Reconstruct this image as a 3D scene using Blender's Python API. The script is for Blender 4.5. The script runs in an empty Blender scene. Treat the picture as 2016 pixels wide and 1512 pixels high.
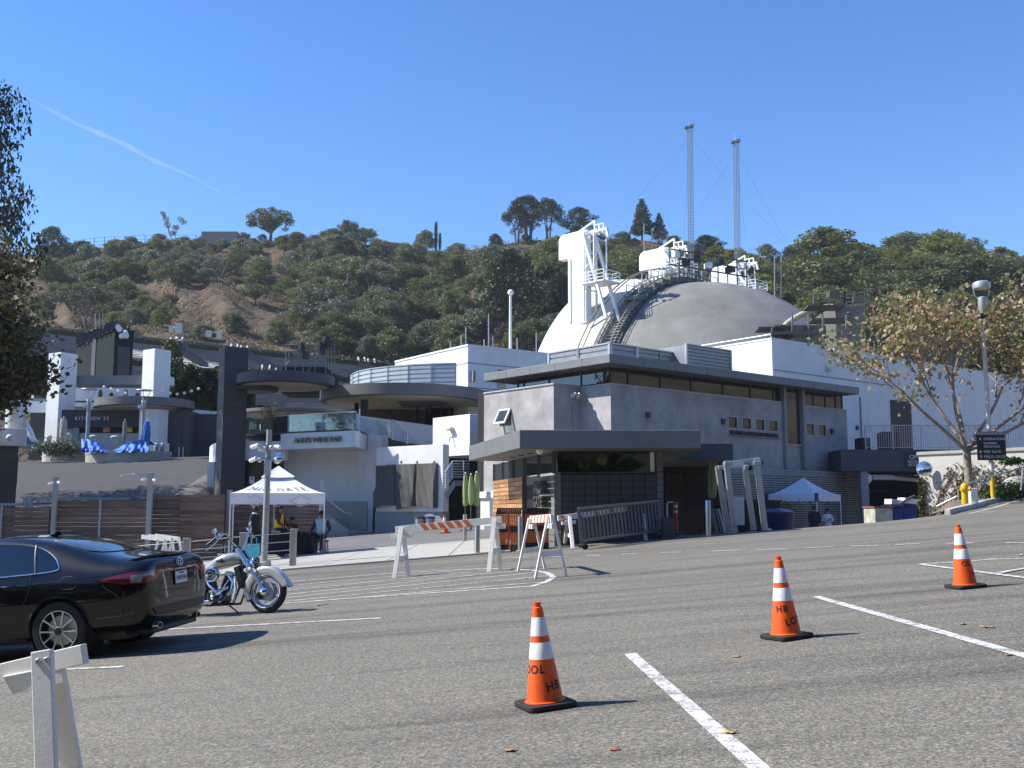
import bpy, bmesh, math, random
import numpy as np
from mathutils import Vector, Matrix, Euler
PI = math.pi
R = math.radians
rnd = random.Random(7)
np.random.seed(11)
scene = bpy.context.scene
col = scene.collection
# ------------------------------------------------------------------ camera
FPX, CX, CY, HZ = 2050.0, 1008.0, 756.0, 1003.0
PITCH = math.atan((HZ - CY) / FPX)
cam_d = bpy.data.cameras.new('camera')
cam_d.sensor_width = 36.0
cam_d.lens = 36.0 * FPX / 2016.0
cam_d.clip_start = 0.1
cam_d.clip_end = 12000
cam = bpy.data.objects.new('camera', cam_d)
col.objects.link(cam)
cam.location = (0, 0, 0)
cam.rotation_euler = (PI / 2 + PITCH, 0, 0)
scene.camera = cam
# ------------------------------------------------------------------ sky and sun
SUN_EL = R(45)
SUN_H = Vector((-0.996, 0.085)).normalized()          # horizontal direction towards the sun
world = bpy.data.worlds.new('World')
scene.world = world
world.use_nodes = True
wn = world.node_tree.nodes
wl = world.node_tree.links
wn.clear()
w_out = wn.new('ShaderNodeOutputWorld')
w_bg = wn.new('ShaderNodeBackground')
w_sky = wn.new('ShaderNodeTexSky')
w_sky.sky_type = 'NISHITA'
w_sky.sun_disc = False
w_sky.sun_elevation = SUN_EL
w_sky.sun_rotation = math.atan2(SUN_H.x, SUN_H.y)
w_sky.altitude = 100
w_sky.air_density = 1.0
w_sky.dust_density = 0.0
w_sky.ozone_density = 4.0
w_bg.inputs['Strength'].default_value = 0.14
w_hs = wn.new('ShaderNodeHueSaturation')
w_hs.inputs['Saturation'].default_value = 1.23
w_hs.inputs['Hue'].default_value = 0.508
wl.new(w_sky.outputs[0], w_hs.inputs['Color'])
wl.new(w_hs.outputs[0], w_bg.inputs['Color'])
wl.new(w_bg.outputs[0], w_out.inputs['Surface'])
sun_d = bpy.data.lights.new('sun', 'SUN')
sun_d.energy = 5.0
sun_d.angle = R(0.53)
sun_d.color = (1.0, 0.955, 0.88)
sun = bpy.data.objects.new('sun', sun_d)
col.objects.link(sun)
sdir = Vector((SUN_H.x * math.cos(SUN_EL), SUN_H.y * math.cos(SUN_EL), math.sin(SUN_EL)))
sun.rotation_euler = sdir.to_track_quat('Z', 'Y').to_euler()
sun.location = (-60, 20, 80)
vs = scene.view_settings
vs.view_transform = 'Standard'
vs.look = 'None'
vs.exposure = 0.63
vs.gamma = 1.0
vs.use_curve_mapping = False
scene.cycles.max_bounces = 8
scene.cycles.transparent_max_bounces = 16
scene.cycles.use_denoising = True
# ------------------------------------------------------------------ photo rays -> places
_c, _s = math.cos(PITCH), math.sin(PITCH)
def ray(px, py):
 u = (px - CX) / FPX
 v = (CY - py) / FPX
 d = Vector((u, _c - v * _s, _s + v * _c))
 return d / d.y
def P(px, py, Y):
 return ray(px, py) * Y
GA, GB_, GC = 0.08, 0.012, -1.44
def lot(x, y):
 return GC + GA * x + GB_ * y
def G(px, py, dz=0.0):
 d = ray(px, py)
 Y = (GC + dz) / (d.z - GA * d.x - GB_)
 return d * Y
def sst(a, b, x):
 t = min(1.0, max(0.0, (x - a) / (b - a)))
 return t * t * (3 - 2 * t)
def ground_z(x, y):
 z = lot(x, min(y, 64.0))
 t = sst(27.0, 42.0, y) * sst(2.0, 8.0, x) * (1 - sst(-1.8, -.15, (x - 12.0) * .82 - (y - 28.4) * .573))
 z += (min(z, -1.62) - z) * t
 k = sst(41.0, 84.0, y) * sst(-15.0, -19.0, x)       # driveway climbing on the left
 z += (4.0 + 0.03 * (x + 30) - z) * k
 if y > 66: z += (3.5 - z) * sst(66, 100, y) * (1 - k)
 return z
class Fr:
 """local frame of a building: origin, turn about z"""
 def __init__(s, o, deg):
  s.o = Vector(o); s.a = R(deg)
  s.ex = Vector((math.cos(s.a), math.sin(s.a), 0)); s.ey = Vector((-math.sin(s.a), math.cos(s.a), 0))
 def loc(s, p):
  d = Vector(p) - s.o
  return Vector((d.dot(s.ex), d.dot(s.ey), d.z))
 def wld(s, x, y, z):
  return s.o + s.ex * x + s.ey * y + Vector((0, 0, z))
 def wall(s, px, py, ly=0.0):
  d = ray(px, py); t = (ly + s.o.dot(s.ey)) / d.dot(s.ey)
  q = s.loc(d * t); return q.x, q.z
 def side(s, px, py, lx=0.0):
  d = ray(px, py); t = (lx + s.o.dot(s.ex)) / d.dot(s.ex)
  q = s.loc(d * t); return q.y, q.z
# ------------------------------------------------------------------ materials
MATS = {}
def nt(name):
 m = bpy.data.materials.new(name); m.use_nodes = True
 n = m.node_tree.nodes; l = m.node_tree.links
 return m, n, l, n['Principled BSDF']
def M(name, c=None, rough=0.6, metal=0.0, var=0.10, scale=3.0, bump=0.0, bscale=40.0, spec=0.5, coat=0.0,
 stretch=None, dirt=0.0, emit=None):
 if name in MATS: return MATS[name]
 m, n, l, b = nt(name)
 tc = n.new('ShaderNodeTexCoord'); src = tc.outputs['Object']
 if stretch:
  mp = n.new('ShaderNodeMapping'); mp.inputs['Scale'].default_value = stretch
  l.new(src, mp.inputs[0]); src = mp.outputs[0]
 b.inputs['Roughness'].default_value = rough
 b.inputs['Metallic'].default_value = metal
 b.inputs['Specular IOR Level'].default_value = spec
 if coat: b.inputs['Coat Weight'].default_value = coat; b.inputs['Coat Roughness'].default_value = 0.04
 nz = n.new('ShaderNodeTexNoise'); nz.inputs['Scale'].default_value = scale; nz.inputs['Detail'].default_value = 6
 nz.inputs['Roughness'].default_value = 0.62
 l.new(src, nz.inputs['Vector'])
 rp = n.new('ShaderNodeValToRGB')
 lo = [max(0, x * (1 - var)) for x in c]; hi = [min(1, x * (1 + var)) for x in c]
 rp.color_ramp.elements[0].position = 0.3; rp.color_ramp.elements[1].position = 0.7
 rp.color_ramp.elements[0].color = (*lo, 1); rp.color_ramp.elements[1].color = (*hi, 1)
 l.new(nz.outputs['Fac'], rp.inputs[0])
 out = rp.outputs[0]
 if dirt:
  n2 = n.new('ShaderNodeTexNoise'); n2.inputs['Scale'].default_value = scale * 0.23; n2.inputs['Detail'].default_value = 8
  n2.inputs['Roughness'].default_value = 0.7
  mp2 = n.new('ShaderNodeMapping'); mp2.inputs['Scale'].default_value = (1, 1, 0.35)
  l.new(tc.outputs['Object'], mp2.inputs[0]); l.new(mp2.outputs[0], n2.inputs['Vector'])
  r2 = n.new('ShaderNodeMapRange'); r2.inputs[1].default_value = 0.42; r2.inputs[2].default_value = 0.72
  r2.inputs[3].default_value = 0.0; r2.inputs[4].default_value = dirt
  l.new(n2.outputs['Fac'], r2.inputs[0])
  mx = n.new('ShaderNodeMix'); mx.data_type = 'RGBA'; mx.blend_type = 'MULTIPLY'
  l.new(r2.outputs[0], mx.inputs['Factor']); l.new(out, mx.inputs['A'])
  mx.inputs['B'].default_value = (0.55, 0.52, 0.48, 1); out = mx.outputs['Result']
 l.new(out, b.inputs['Base Color'])
 if bump:
  n3 = n.new('ShaderNodeTexNoise'); n3.inputs['Scale'].default_value = bscale; n3.inputs['Detail'].default_value = 4
  l.new(src, n3.inputs['Vector'])
  bp = n.new('ShaderNodeBump'); bp.inputs['Strength'].default_value = bump; bp.inputs['Distance'].default_value = 0.02
  l.new(n3.outputs['Fac'], bp.inputs['Height']); l.new(bp.outputs[0], b.inputs['Normal'])
 MATS[name] = m
 return m
def glass(name, tint=(0.75, 0.85, 0.85), alpha=0.25, rough=0.03, dark=None):
 """a pane: reflections over either a see-through tint or a dark interior"""
 if name in MATS: return MATS[name]
 m, n, l, b = nt(name)
 o = n['Material Output']
 if dark is not None:
  b.inputs['Base Color'].default_value = (*dark, 1); b.inputs['Roughness'].default_value = rough
  b.inputs['Specular IOR Level'].default_value = 0.9; b.inputs['IOR'].default_value = 1.6
 else:
  tr = n.new('ShaderNodeBsdfTransparent'); tr.inputs[0].default_value = (*tint, 1)
  gl = n.new('ShaderNodeBsdfGlossy'); gl.inputs['Roughness'].default_value = rough
  fr = n.new('ShaderNodeFresnel'); fr.inputs[0].default_value = 1.5
  ad = n.new('ShaderNodeMath'); ad.operation = 'ADD'; ad.inputs[1].default_value = alpha * 0.3
  l.new(fr.outputs[0], ad.inputs[0])
  mx = n.new('ShaderNodeMixShader'); l.new(ad.outputs[0], mx.inputs[0])
  df = n.new('ShaderNodeBsdfDiffuse'); df.inputs[0].default_value = (*tint, 1)
  mx2 = n.new('ShaderNodeMixShader'); mx2.inputs[0].default_value = alpha
  l.new(tr.outputs[0], mx2.inputs[1]); l.new(df.outputs[0], mx2.inputs[2])
  l.new(mx2.outputs[0], mx.inputs[1]); l.new(gl.outputs[0], mx.inputs[2])
  l.new(mx.outputs[0], o.inputs['Surface'])
 MATS[name] = m
 return m
def leafmat(name, c1, c2, trans=0.25, rough=0.55):
 """leaf: colour runs between c1 and c2 leaf by leaf and plant by plant"""
 if name in MATS: return MATS[name]
 m, n, l, b = nt(name)
 at = n.new('ShaderNodeAttribute'); at.attribute_name = 'lv'
 oi = n.new('ShaderNodeObjectInfo')
 ad = n.new('ShaderNodeMath'); ad.operation = 'MULTIPLY_ADD'; ad.inputs[1].default_value = 0.45;
 l.new(oi.outputs['Random'], ad.inputs[0])
 ml = n.new('ShaderNodeMath'); ml.operation = 'MULTIPLY'; ml.inputs[1].default_value = 0.55
 l.new(at.outputs['Fac'], ml.inputs[0]); l.new(ml.outputs[0], ad.inputs[2])
 mx = n.new('ShaderNodeMix'); mx.data_type = 'RGBA'
 mx.inputs['A'].default_value = (*c1, 1); mx.inputs['B'].default_value = (*c2, 1)
 l.new(ad.outputs[0], mx.inputs['Factor'])
 l.new(mx.outputs['Result'], b.inputs['Base Color'])
 b.inputs['Roughness'].default_value = rough; b.inputs['Specular IOR Level'].default_value = 0.3
 tl = n.new('ShaderNodeBsdfTranslucent'); l.new(mx.outputs['Result'], tl.inputs[0])
 ms = n.new('ShaderNodeMixShader'); ms.inputs[0].default_value = trans
 l.new(b.outputs[0], ms.inputs[1]); l.new(tl.outputs[0], ms.inputs[2])
 l.new(ms.outputs[0], n['Material Output'].inputs['Surface'])
 MATS[name] = m
 return m
# ------------------------------------------------------------------ mesh building
class MB:
 def __init__(s): s.v = []; s.f = []; s.mi = []; s.cur = 0
 def _add(s, vs, fs):
  k = len(s.v); s.v += [tuple(p) for p in vs]; s.f += [tuple(i + k for i in f) for f in fs]
  s.mi += [s.cur] * len(fs); return s
 def slot(s, i): s.cur = i; return s
 def box(s, x0, x1, y0, y1, z0, z1, T=None):
  vs = [Vector(p) for p in ((x0,y0,z0),(x1,y0,z0),(x1,y1,z0),(x0,y1,z0),(x0,y0,z1),(x1,y0,z1),(x1,y1,z1),(x0,y1,z1))]
  if T is not None: vs = [T @ p for p in vs]
  return s._add(vs, [(0,3,2,1),(4,5,6,7),(0,1,5,4),(1,2,6,5),(2,3,7,6),(3,0,4,7)])
 def cbox(s, c, d, rz=0.0, rx=0.0, ry=0.0):
  T = Matrix.Translation(Vector(c)) @ Euler((rx, ry, rz)).to_matrix().to_4x4()
  return s.box(-d[0]/2, d[0]/2, -d[1]/2, d[1]/2, -d[2]/2, d[2]/2, T)
 def bar(s, a, b, w, h=None, up=(0, 0, 1)):
  a = Vector(a); b = Vector(b); h = h or w
  y = (b - a); L = y.length
  if L < 1e-6: return s
  y.normalize(); u = Vector(up)
  if abs(y.dot(u)) > 0.98: u = Vector((1, 0, 0))
  x = y.cross(u).normalized(); z = x.cross(y).normalized()
  vs = []
  for q in (a, b):
   for sx, sz in ((-1,-1),(1,-1),(1,1),(-1,1)): vs.append(q + x * (sx * w / 2) + z * (sz * h / 2))
  return s._add(vs, [(0,1,2,3),(7,6,5,4),(0,4,5,1),(1,5,6,2),(2,6,7,3),(3,7,4,0)])
 def tube(s, pts, r, n=8, cap=True):
  pts = [Vector(p) for p in pts]; m = len(pts)
  rs = r if isinstance(r, (list, tuple)) else [r] * m
  vs = []; px = None
  for i, p in enumerate(pts):
   t = (pts[min(i+1, m-1)] - pts[max(i-1, 0)])
   t = t.normalized() if t.length > 1e-9 else Vector((0, 0, 1))
   if px is None:
    u = Vector((0, 0, 1)) if abs(t.z) < 0.9 else Vector((1, 0, 0)); px = t.cross(u).normalized()
   px = (px - t * px.dot(t)); px = px.normalized() if px.length > 1e-6 else t.orthogonal().normalized()
   py = t.cross(px)
   for k in range(n):
    a = 2 * PI * k / n; vs.append(p + (px * math.cos(a) + py * math.sin(a)) * rs[i])
  fs = [(i*n+k, i*n+(k+1) % n, (i+1)*n+(k+1) % n, (i+1)*n+k) for i in range(m-1) for k in range(n)]
  if cap: fs += [tuple(reversed(range(n))), tuple(range((m-1)*n, m*n))]
  return s._add(vs, fs)
 def lathe(s, prof, n=24, T=None, a0=0.0, a1=2*PI, cap=False):
  full = abs(a1 - a0 - 2*PI) < 1e-6
  k = n if full else n + 1; vs = []
  for r, z in prof:
   for i in range(k):
    a = a0 + (a1 - a0) * i / n; p = Vector((r * math.cos(a), r * math.sin(a), z))
    vs.append(T @ p if T is not None else p)
  fs = []
  for j in range(len(prof) - 1):
   for i in range(n):
    i2 = (i + 1) % k
    fs.append((j*k+i, j*k+i2, (j+1)*k+i2, (j+1)*k+i))
  if cap:
   fs.append(tuple(reversed(range(k)))); fs.append(tuple(range((len(prof)-1)*k, len(prof)*k)))
  return s._add(vs, fs)
 def prism(s, poly, ext):
  poly = [Vector(p) for p in poly]; e = Vector(ext); n = len(poly)
  fs = [tuple(range(n)), tuple(reversed(range(n, 2*n)))] + [(i, n+i, n+(i+1) % n, (i+1) % n) for i in range(n)]
  return s._add(poly + [p + e for p in poly], fs)
 def quad(s, a, b, c, d): return s._add([a, b, c, d], [(0, 1, 2, 3)])
 def grid(s, fn, nu, nv):
  vs = [fn(i / nu, j / nv) for j in range(nv + 1) for i in range(nu + 1)]
  fs = [(j*(nu+1)+i, j*(nu+1)+i+1, (j+1)*(nu+1)+i+1, (j+1)*(nu+1)+i) for j in range(nv) for i in range(nu)]
  return s._add(vs, fs)
 def sphere(s, c, r, n=12, m=8, sc=(1, 1, 1), rot=None):
  T = Matrix.Translation(Vector(c)) @ (rot.to_4x4() if rot else Matrix.Identity(4)) @ Matrix.Diagonal((sc[0], sc[1], sc[2], 1))
  return s.lathe([(max(1e-4, r * math.sin(PI * j / m)), -r * math.cos(PI * j / m)) for j in range(m + 1)], n, T)
 def build(s, name, mat, parent=None, smooth=None, bevel=0.0, world=False, fix=True):
  me = bpy.data.meshes.new(name)
  vs = s.v
  if world and parent is not None:
   inv = pmat(parent).inverted(); vs = [tuple(inv @ Vector(p)) for p in vs]
  me.from_pydata(vs, [], s.f)
  mats = mat if isinstance(mat, (list, tuple)) else [mat]
  for q in mats: me.materials.append(q)
  if len(mats) > 1: me.polygons.foreach_set('material_index', s.mi)
  me.validate()
  if fix:
   bm = bmesh.new(); bm.from_mesh(me); bmesh.ops.recalc_face_normals(bm, faces=bm.faces); bm.to_mesh(me); bm.free()
  if smooth:
   me.polygons.foreach_set('use_smooth', [True] * len(me.polygons))
   me.set_sharp_from_angle(angle=R(smooth))
  me.update()
  o = bpy.data.objects.new(name, me); col.objects.link(o)
  if parent is not None: o.parent = parent
  if bevel:
   bv = o.modifiers.new('bevel', 'BEVEL'); bv.width = bevel; bv.segments = 2; bv.limit_method = 'ANGLE'; bv.angle_limit = R(40)
  return o
def pmat(o):
 m = Matrix.LocRotScale(o.location, o.rotation_euler, o.scale)
 return pmat(o.parent) @ m if o.parent else m
def tag(o, label, cat, group=None):
 o['label'] = label; o['category'] = cat
 if group: o['group'] = group
 return o
def thing(name, label, cat, loc=(0, 0, 0), rz=0.0, group=None, rot=None):
 o = bpy.data.objects.new(name, None); col.objects.link(o)
 o.location = loc; o.rotation_euler = rot if rot else (0, 0, rz); o.empty_display_size = 0.2
 return tag(o, label, cat, group)
def frthing(fr, name, label, cat, group=None):
 return thing(name, label, cat, fr.o, fr.a, group)
def struct(o): o['kind'] = 'structure'; return o
def stuff(o): o['kind'] = 'stuff'; return o
def dup(root, loc=None, rz=None, label=None, scale=None, rot=None):
 r = root.copy(); col.objects.link(r)
 if loc is not None: r.location = loc
 if rz is not None: r.rotation_euler = (0, 0, rz)
 if rot is not None: r.rotation_euler = rot
 if scale is not None: r.scale = scale if isinstance(scale, (tuple, list)) else (scale,) * 3
 if label: r['label'] = label
 for ch in list(root.children):
  c = ch.copy(); col.objects.link(c); c.parent = r
  for g in list(ch.children):
   d = g.copy(); col.objects.link(d); d.parent = c
 return r
def shared(name, src, loc, parent, rot=None, scale=None):
 """another piece with the mesh of src"""
 o = bpy.data.objects.new(name, src.data); col.objects.link(o); o.parent = parent; o.location = loc
 if rot is not None: o.rotation_euler = rot
 if scale is not None: o.scale = scale
 return o
def text_mesh(txt, size, depth=0.0, align='CENTER', spacing=1.0, bold=0.0):
 cu = bpy.data.curves.new('lettering', 'FONT'); cu.body = txt; cu.size = size; cu.extrude = depth
 cu.align_x = align; cu.align_y = 'CENTER'; cu.space_character = spacing; cu.offset = bold; cu.resolution_u = 3
 ob = bpy.data.objects.new('tmp', cu); col.objects.link(ob)
 dg = bpy.context.evaluated_depsgraph_get(); dg.update()
 me = bpy.data.meshes.new_from_object(ob.evaluated_get(dg))
 bpy.data.objects.remove(ob); bpy.data.curves.remove(cu)
 me.name = 'lettering'; me.materials.clear()
 return me
def text(txt, size, mat, parent, loc, rot=(PI/2, 0, 0), depth=0.01, align='CENTER', spacing=1.0, bold=0.0, sx=1.0, warp=None):
 me = text_mesh(txt, size, depth, align, spacing, bold)
 me.materials.append(mat)
 if warp:
  bm = bmesh.new(); bm.from_mesh(me); bmesh.ops.triangulate(bm, faces=bm.faces)
  for _ in range(2):
   bmesh.ops.subdivide_edges(bm, edges=[e for e in bm.edges if e.calc_length() > size * 0.12], cuts=1)
  for v in bm.verts: v.co = warp(v.co)
  bm.to_mesh(me); bm.free()
 o = bpy.data.objects.new('lettering', me); col.objects.link(o); o.parent = parent
 o.location = loc; o.rotation_euler = rot; o.scale = (sx, 1, 1)
 return o
def bake(o):
 """apply the modifiers of o in place"""
 dg = bpy.context.evaluated_depsgraph_get(); dg.update()
 me = bpy.data.meshes.new_from_object(o.evaluated_get(dg)); o.modifiers.clear(); o.data = me
 return o
# common materials
m_white = M('white_stucco', (0.85, 0.845, 0.83), 0.85, var=0.05, scale=1.6, bump=0.2, bscale=60, dirt=0.28)
m_white2 = M('white_paint', (0.82, 0.82, 0.81), 0.5, var=0.05, scale=4, dirt=0.15)
m_greyst = M('grey_stucco', (0.41, 0.395, 0.385), 0.85, var=0.30, scale=0.8, bump=0.3, bscale=50, dirt=0.45)
m_grey2 = M('grey_wall', (0.30, 0.30, 0.31), 0.85, var=0.10, scale=0.8, bump=0.2, bscale=50, dirt=0.15)
m_fascia = M('grey_fascia', (0.20, 0.21, 0.21), 0.55, var=0.12, scale=0.9, dirt=0.2)
m_dark = M('charcoal_paint', (0.055, 0.056, 0.06), 0.6, var=0.15, scale=1.2)
m_dark2 = M('charcoal_wall', (0.075, 0.073, 0.07), 0.7, var=0.15, scale=0.7, dirt=0.2)
m_black = M('black_plastic', (0.012, 0.012, 0.013), 0.45, var=0.3, scale=8)
m_rubber = M('black_rubber', (0.018, 0.018, 0.018), 0.8, var=0.3, scale=9, bump=0.2, bscale=80)
m_conc = M('concrete', (0.42, 0.41, 0.38), 0.9, var=0.10, scale=1.5, bump=0.3, bscale=70, dirt=0.3)
m_conc2 = M('pale_concrete', (0.55, 0.53, 0.48), 0.9, var=0.10, scale=1.2, bump=0.3, bscale=60, dirt=0.35)
m_tan = M('tan_soffit', (0.56, 0.46, 0.33), 0.7, var=0.10, scale=1.5)
m_steel = M('galvanised_steel', (0.50, 0.52, 0.53), 0.42, 0.75, var=0.12, scale=7)
m_brushed = M('brushed_steel', (0.55, 0.54, 0.52), 0.32, 0.9, var=0.10, scale=14, stretch=(1, 1, 0.1))
m_postp = M('grey_post_paint', (0.33, 0.35, 0.34), 0.45, 0.2, var=0.08, scale=4)
m_chrome = M('chrome', (0.80, 0.82, 0.84), 0.06, 1.0, var=0.02, scale=4)
m_alum = M('aluminium', (0.58, 0.59, 0.58), 0.4, 0.6, var=0.10, scale=6, dirt=0.2)
m_darkglass = glass('dark_glass', dark=(0.012, 0.013, 0.014))
m_clear = glass('clear_glass', (0.88, 0.95, 0.94), 0.05)
m_soffit = M('soffit_grey', (0.15, 0.15, 0.15), 0.7, var=0.06, scale=1.5)
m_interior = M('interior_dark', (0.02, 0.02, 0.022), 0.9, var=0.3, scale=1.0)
m_orange = M('cone_orange', (0.86, 0.11, 0.012), 0.42, var=0.10, scale=14, dirt=0.5)
m_stripe = M('sign_orange', (0.72, 0.16, 0.03), 0.5, var=0.08, scale=6, dirt=0.2)
m_refl = M('reflective_white', (0.80, 0.80, 0.82), 0.35, var=0.06, scale=22, dirt=0.45)
m_barr = M('barricade_white_wood', (0.80, 0.78, 0.72), 0.6, var=0.08, scale=7, bump=0.04, bscale=60, dirt=0.4)
m_ink = M('black_ink', (0.012, 0.012, 0.012), 0.6, var=0.2, scale=30)
m_letter = M('white_letter', (0.75, 0.75, 0.74), 0.5, var=0.05, scale=10)
m_paintline = None
# GROUND
def asphalt(name, base, streak=0.22, tone=(1.0, 0.97, 0.91)):
 m, n, l, b = nt(name)
 tc = n.new('ShaderNodeTexCoord'); src = tc.outputs['Object']
 vo = n.new('ShaderNodeTexVoronoi'); vo.inputs['Scale'].default_value = 80; vo.inputs['Randomness'].default_value = 1
 l.new(src, vo.inputs['Vector'])
 bw = n.new('ShaderNodeSeparateColor'); l.new(vo.outputs['Color'], bw.inputs[0])
 gr = n.new('ShaderNodeValToRGB'); e = gr.color_ramp.elements
 e[0].position = 0.0; e[0].color = (base*0.45,)*3 + (1,)
 e[1].position = 1.0; e[1].color = (min(1, base*1.9*tone[0]), min(1, base*1.8*tone[1]), min(1, base*1.6*tone[2]), 1)
 q = e.new(0.35); q.color = (base*0.82*tone[0], base*0.82*tone[1], base*0.80*tone[2], 1)
 q = e.new(0.8); q.color = (base*1.18*tone[0], base*1.15*tone[1], base*1.08*tone[2], 1)
 l.new(bw.outputs[0], gr.inputs[0])
 cur = gr.outputs[0]
 def mul(fac_out, colr):
  nonlocal cur
  mx = n.new('ShaderNodeMix'); mx.data_type = 'RGBA'; mx.blend_type = 'MULTIPLY'
  l.new(fac_out, mx.inputs['Factor']); l.new(cur, mx.inputs['A']); mx.inputs['B'].default_value = (*colr, 1)
  cur = mx.outputs['Result']
 def noise(scale, st=(1, 1, 1), rz=0.0, det=5, lo=0.45, hi=0.7, amt=1.0):
  mp = n.new('ShaderNodeMapping'); mp.inputs['Scale'].default_value = st; mp.inputs['Rotation'].default_value = (0, 0, rz)
  mp.vector_type = 'TEXTURE' if False else 'POINT'
  l.new(src, mp.inputs[0])
  nz = n.new('ShaderNodeTexNoise'); nz.inputs['Scale'].default_value = scale; nz.inputs['Detail'].default_value = det
  nz.inputs['Roughness'].default_value = 0.6
  l.new(mp.outputs[0], nz.inputs['Vector'])
  r = n.new('ShaderNodeMapRange'); r.inputs[1].default_value = lo; r.inputs[2].default_value = hi; r.inputs[4].default_value = amt
  l.new(nz.outputs['Fac'], r.inputs[0]); return r.outputs[0]
 mul(noise(0.35, det=6, lo=0.4, hi=0.75, amt=0.5), (0.74, 0.74, 0.75))
 mul(noise(1.0, (0.10, 1.5, 1), R(-38), 4, 0.50, 0.66, streak * 2.2), (0.62, 0.62, 0.64))
 mul(noise(1.0, (0.07, 0.9, 1), R(-8), 5, 0.52, 0.68, streak * 2.0), (0.60, 0.60, 0.62))
 mul(noise(2.6, (0.35, 1, 1), R(-20), 3, 0.66, 0.74, 0.35), (0.5, 0.5, 0.5))
 mul(noise(14, det=2, lo=0.3, hi=0.8, amt=0.22), (0.72, 0.71, 0.69))
 l.new(cur, b.inputs['Base Color'])
 b.inputs['Roughness'].default_value = 0.9; b.inputs['Specular IOR Level'].default_value = 0.25
 bp = n.new('ShaderNodeBump'); bp.inputs['Strength'].default_value = 0.45; bp.inputs['Distance'].default_value = 0.005
 l.new(vo.outputs['Distance'], bp.inputs['Height']); l.new(bp.outputs[0], b.inputs['Normal'])
 MATS[name] = m
 return m
m_asph = asphalt('weathered_asphalt', 0.192, 0.38, (1.0, 0.94, 0.80))
m_asph2 = asphalt('dark_asphalt', 0.085, 0.05, (0.98, 0.98, 1.0))
def sheet_grid(name, xs, ys, zf, mat):
 nx, ny = len(xs), len(ys)
 v = [(x, y, zf(x, y)) for y in ys for x in xs]
 f = [(j*nx+i, j*nx+i+1, (j+1)*nx+i+1, (j+1)*nx+i) for j in range(ny-1) for i in range(nx-1)]
 b = MB(); b._add(v, f)
 return b.build(name, mat, smooth=60, fix=False)
xs = list(np.arange(-150, -40, 10.0)) + list(np.arange(-40, 30, 1.0)) + list(np.arange(30, 151, 10.0))
ys = list(np.arange(-120, -14, 12.0)) + list(np.arange(-14, 41, 1.0)) + list(np.arange(41, 90, 1.5)) + list(np.arange(90, 330, 12.0))
struct(sheet_grid('ground', xs, ys, ground_z, m_asph))
def flat_sheet(name, pts, mat, dz):
 """a thin sheet following the lot, outline given as ground points"""
 b = MB(); b._add([(p[0], p[1], ground_z(p[0], p[1]) + dz) for p in pts], [tuple(range(len(pts)))])
 return struct(b.build(name, mat, fix=False))
# ramp and plaza of newer, darker asphalt lie over the lot sheet
def over_sheet(name, x0, x1, y0, y1, mat, dz, step=1.5, keep=None):
 xs = np.arange(x0, x1 + .01, step); ys = np.arange(y0, y1 + .01, step)
 return struct(sheet_grid(name, list(xs), list(ys), lambda x, y: ground_z(x, y) + dz, mat))
over_sheet('driveway', -62, -15.5, 40.5, 100, m_asph2, 0.006)
over_sheet('plaza_pavement', -15.5, 1.0, 37.0, 66, M('plaza_asphalt', (0.15, 0.148, 0.14), 0.9, var=0.18, scale=0.6, bump=0.3, bscale=90, dirt=0.3), 0.006)
# concrete apron in front of the gate, in cast slabs with joints
apron_m = M('apron_concrete', (0.40, 0.385, 0.345), 0.9, var=0.10, scale=0.8, bump=0.3, bscale=80, dirt=0.4)
apron = MB()
for i in range(9):
 for j in range(3):
  x0, x1 = -14.6 + i * 1.62, -14.6 + (i + 1) * 1.62 - 0.02
  y0, y1 = 27.6 + j * 3.1, 27.6 + (j + 1) * 3.1 - 0.02
  q = [(x, y, ground_z(x, y)) for x, y in ((x0, y0), (x1, y0), (x1, y1), (x0, y1))]
  apron._add([(a, b_, c + 0.05) for a, b_, c in q] + [(a, b_, c - 0.1) for a, b_, c in q],
    [(0,1,2,3), (0,4,5,1), (1,5,6,2), (2,6,7,3), (3,7,4,0)])
struct(apron.build('sidewalk', apron_m, bevel=0.012))
# ------------------------------------------------------------------ painted lines
def line_paint():
 m, n, l, b = nt('road_paint')
 tc = n.new('ShaderNodeTexCoord')
 nz = n.new('ShaderNodeTexNoise'); nz.inputs['Scale'].default_value = 9; nz.inputs['Detail'].default_value = 9; nz.inputs['Roughness'].default_value = 0.75
 l.new(tc.outputs['Object'], nz.inputs['Vector'])
 vo = n.new('ShaderNodeTexVoronoi'); vo.inputs['Scale'].default_value = 62; l.new(tc.outputs['Object'], vo.inputs['Vector'])
 ad = n.new('ShaderNodeMath'); ad.operation = 'MULTIPLY_ADD'; ad.inputs[1].default_value = 0.22
 l.new(vo.outputs['Distance'], ad.inputs[0]); l.new(nz.outputs['Fac'], ad.inputs[2])
 rp = n.new('ShaderNodeValToRGB'); e = rp.color_ramp.elements
 e[0].position = 0.36; e[0].color = (0.72, 0.71, 0.68, 1); e[1].position = 0.72; e[1].color = (0.22, 0.21, 0.19, 1)
 q = e.new(0.58); q.color = (0.58, 0.57, 0.54, 1)
 l.new(ad.outputs[0], rp.inputs[0]); l.new(rp.outputs[0], b.inputs['Base Color'])
 b.inputs['Roughness'].default_value = 0.75
 return m
m_paintline = line_paint()
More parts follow.
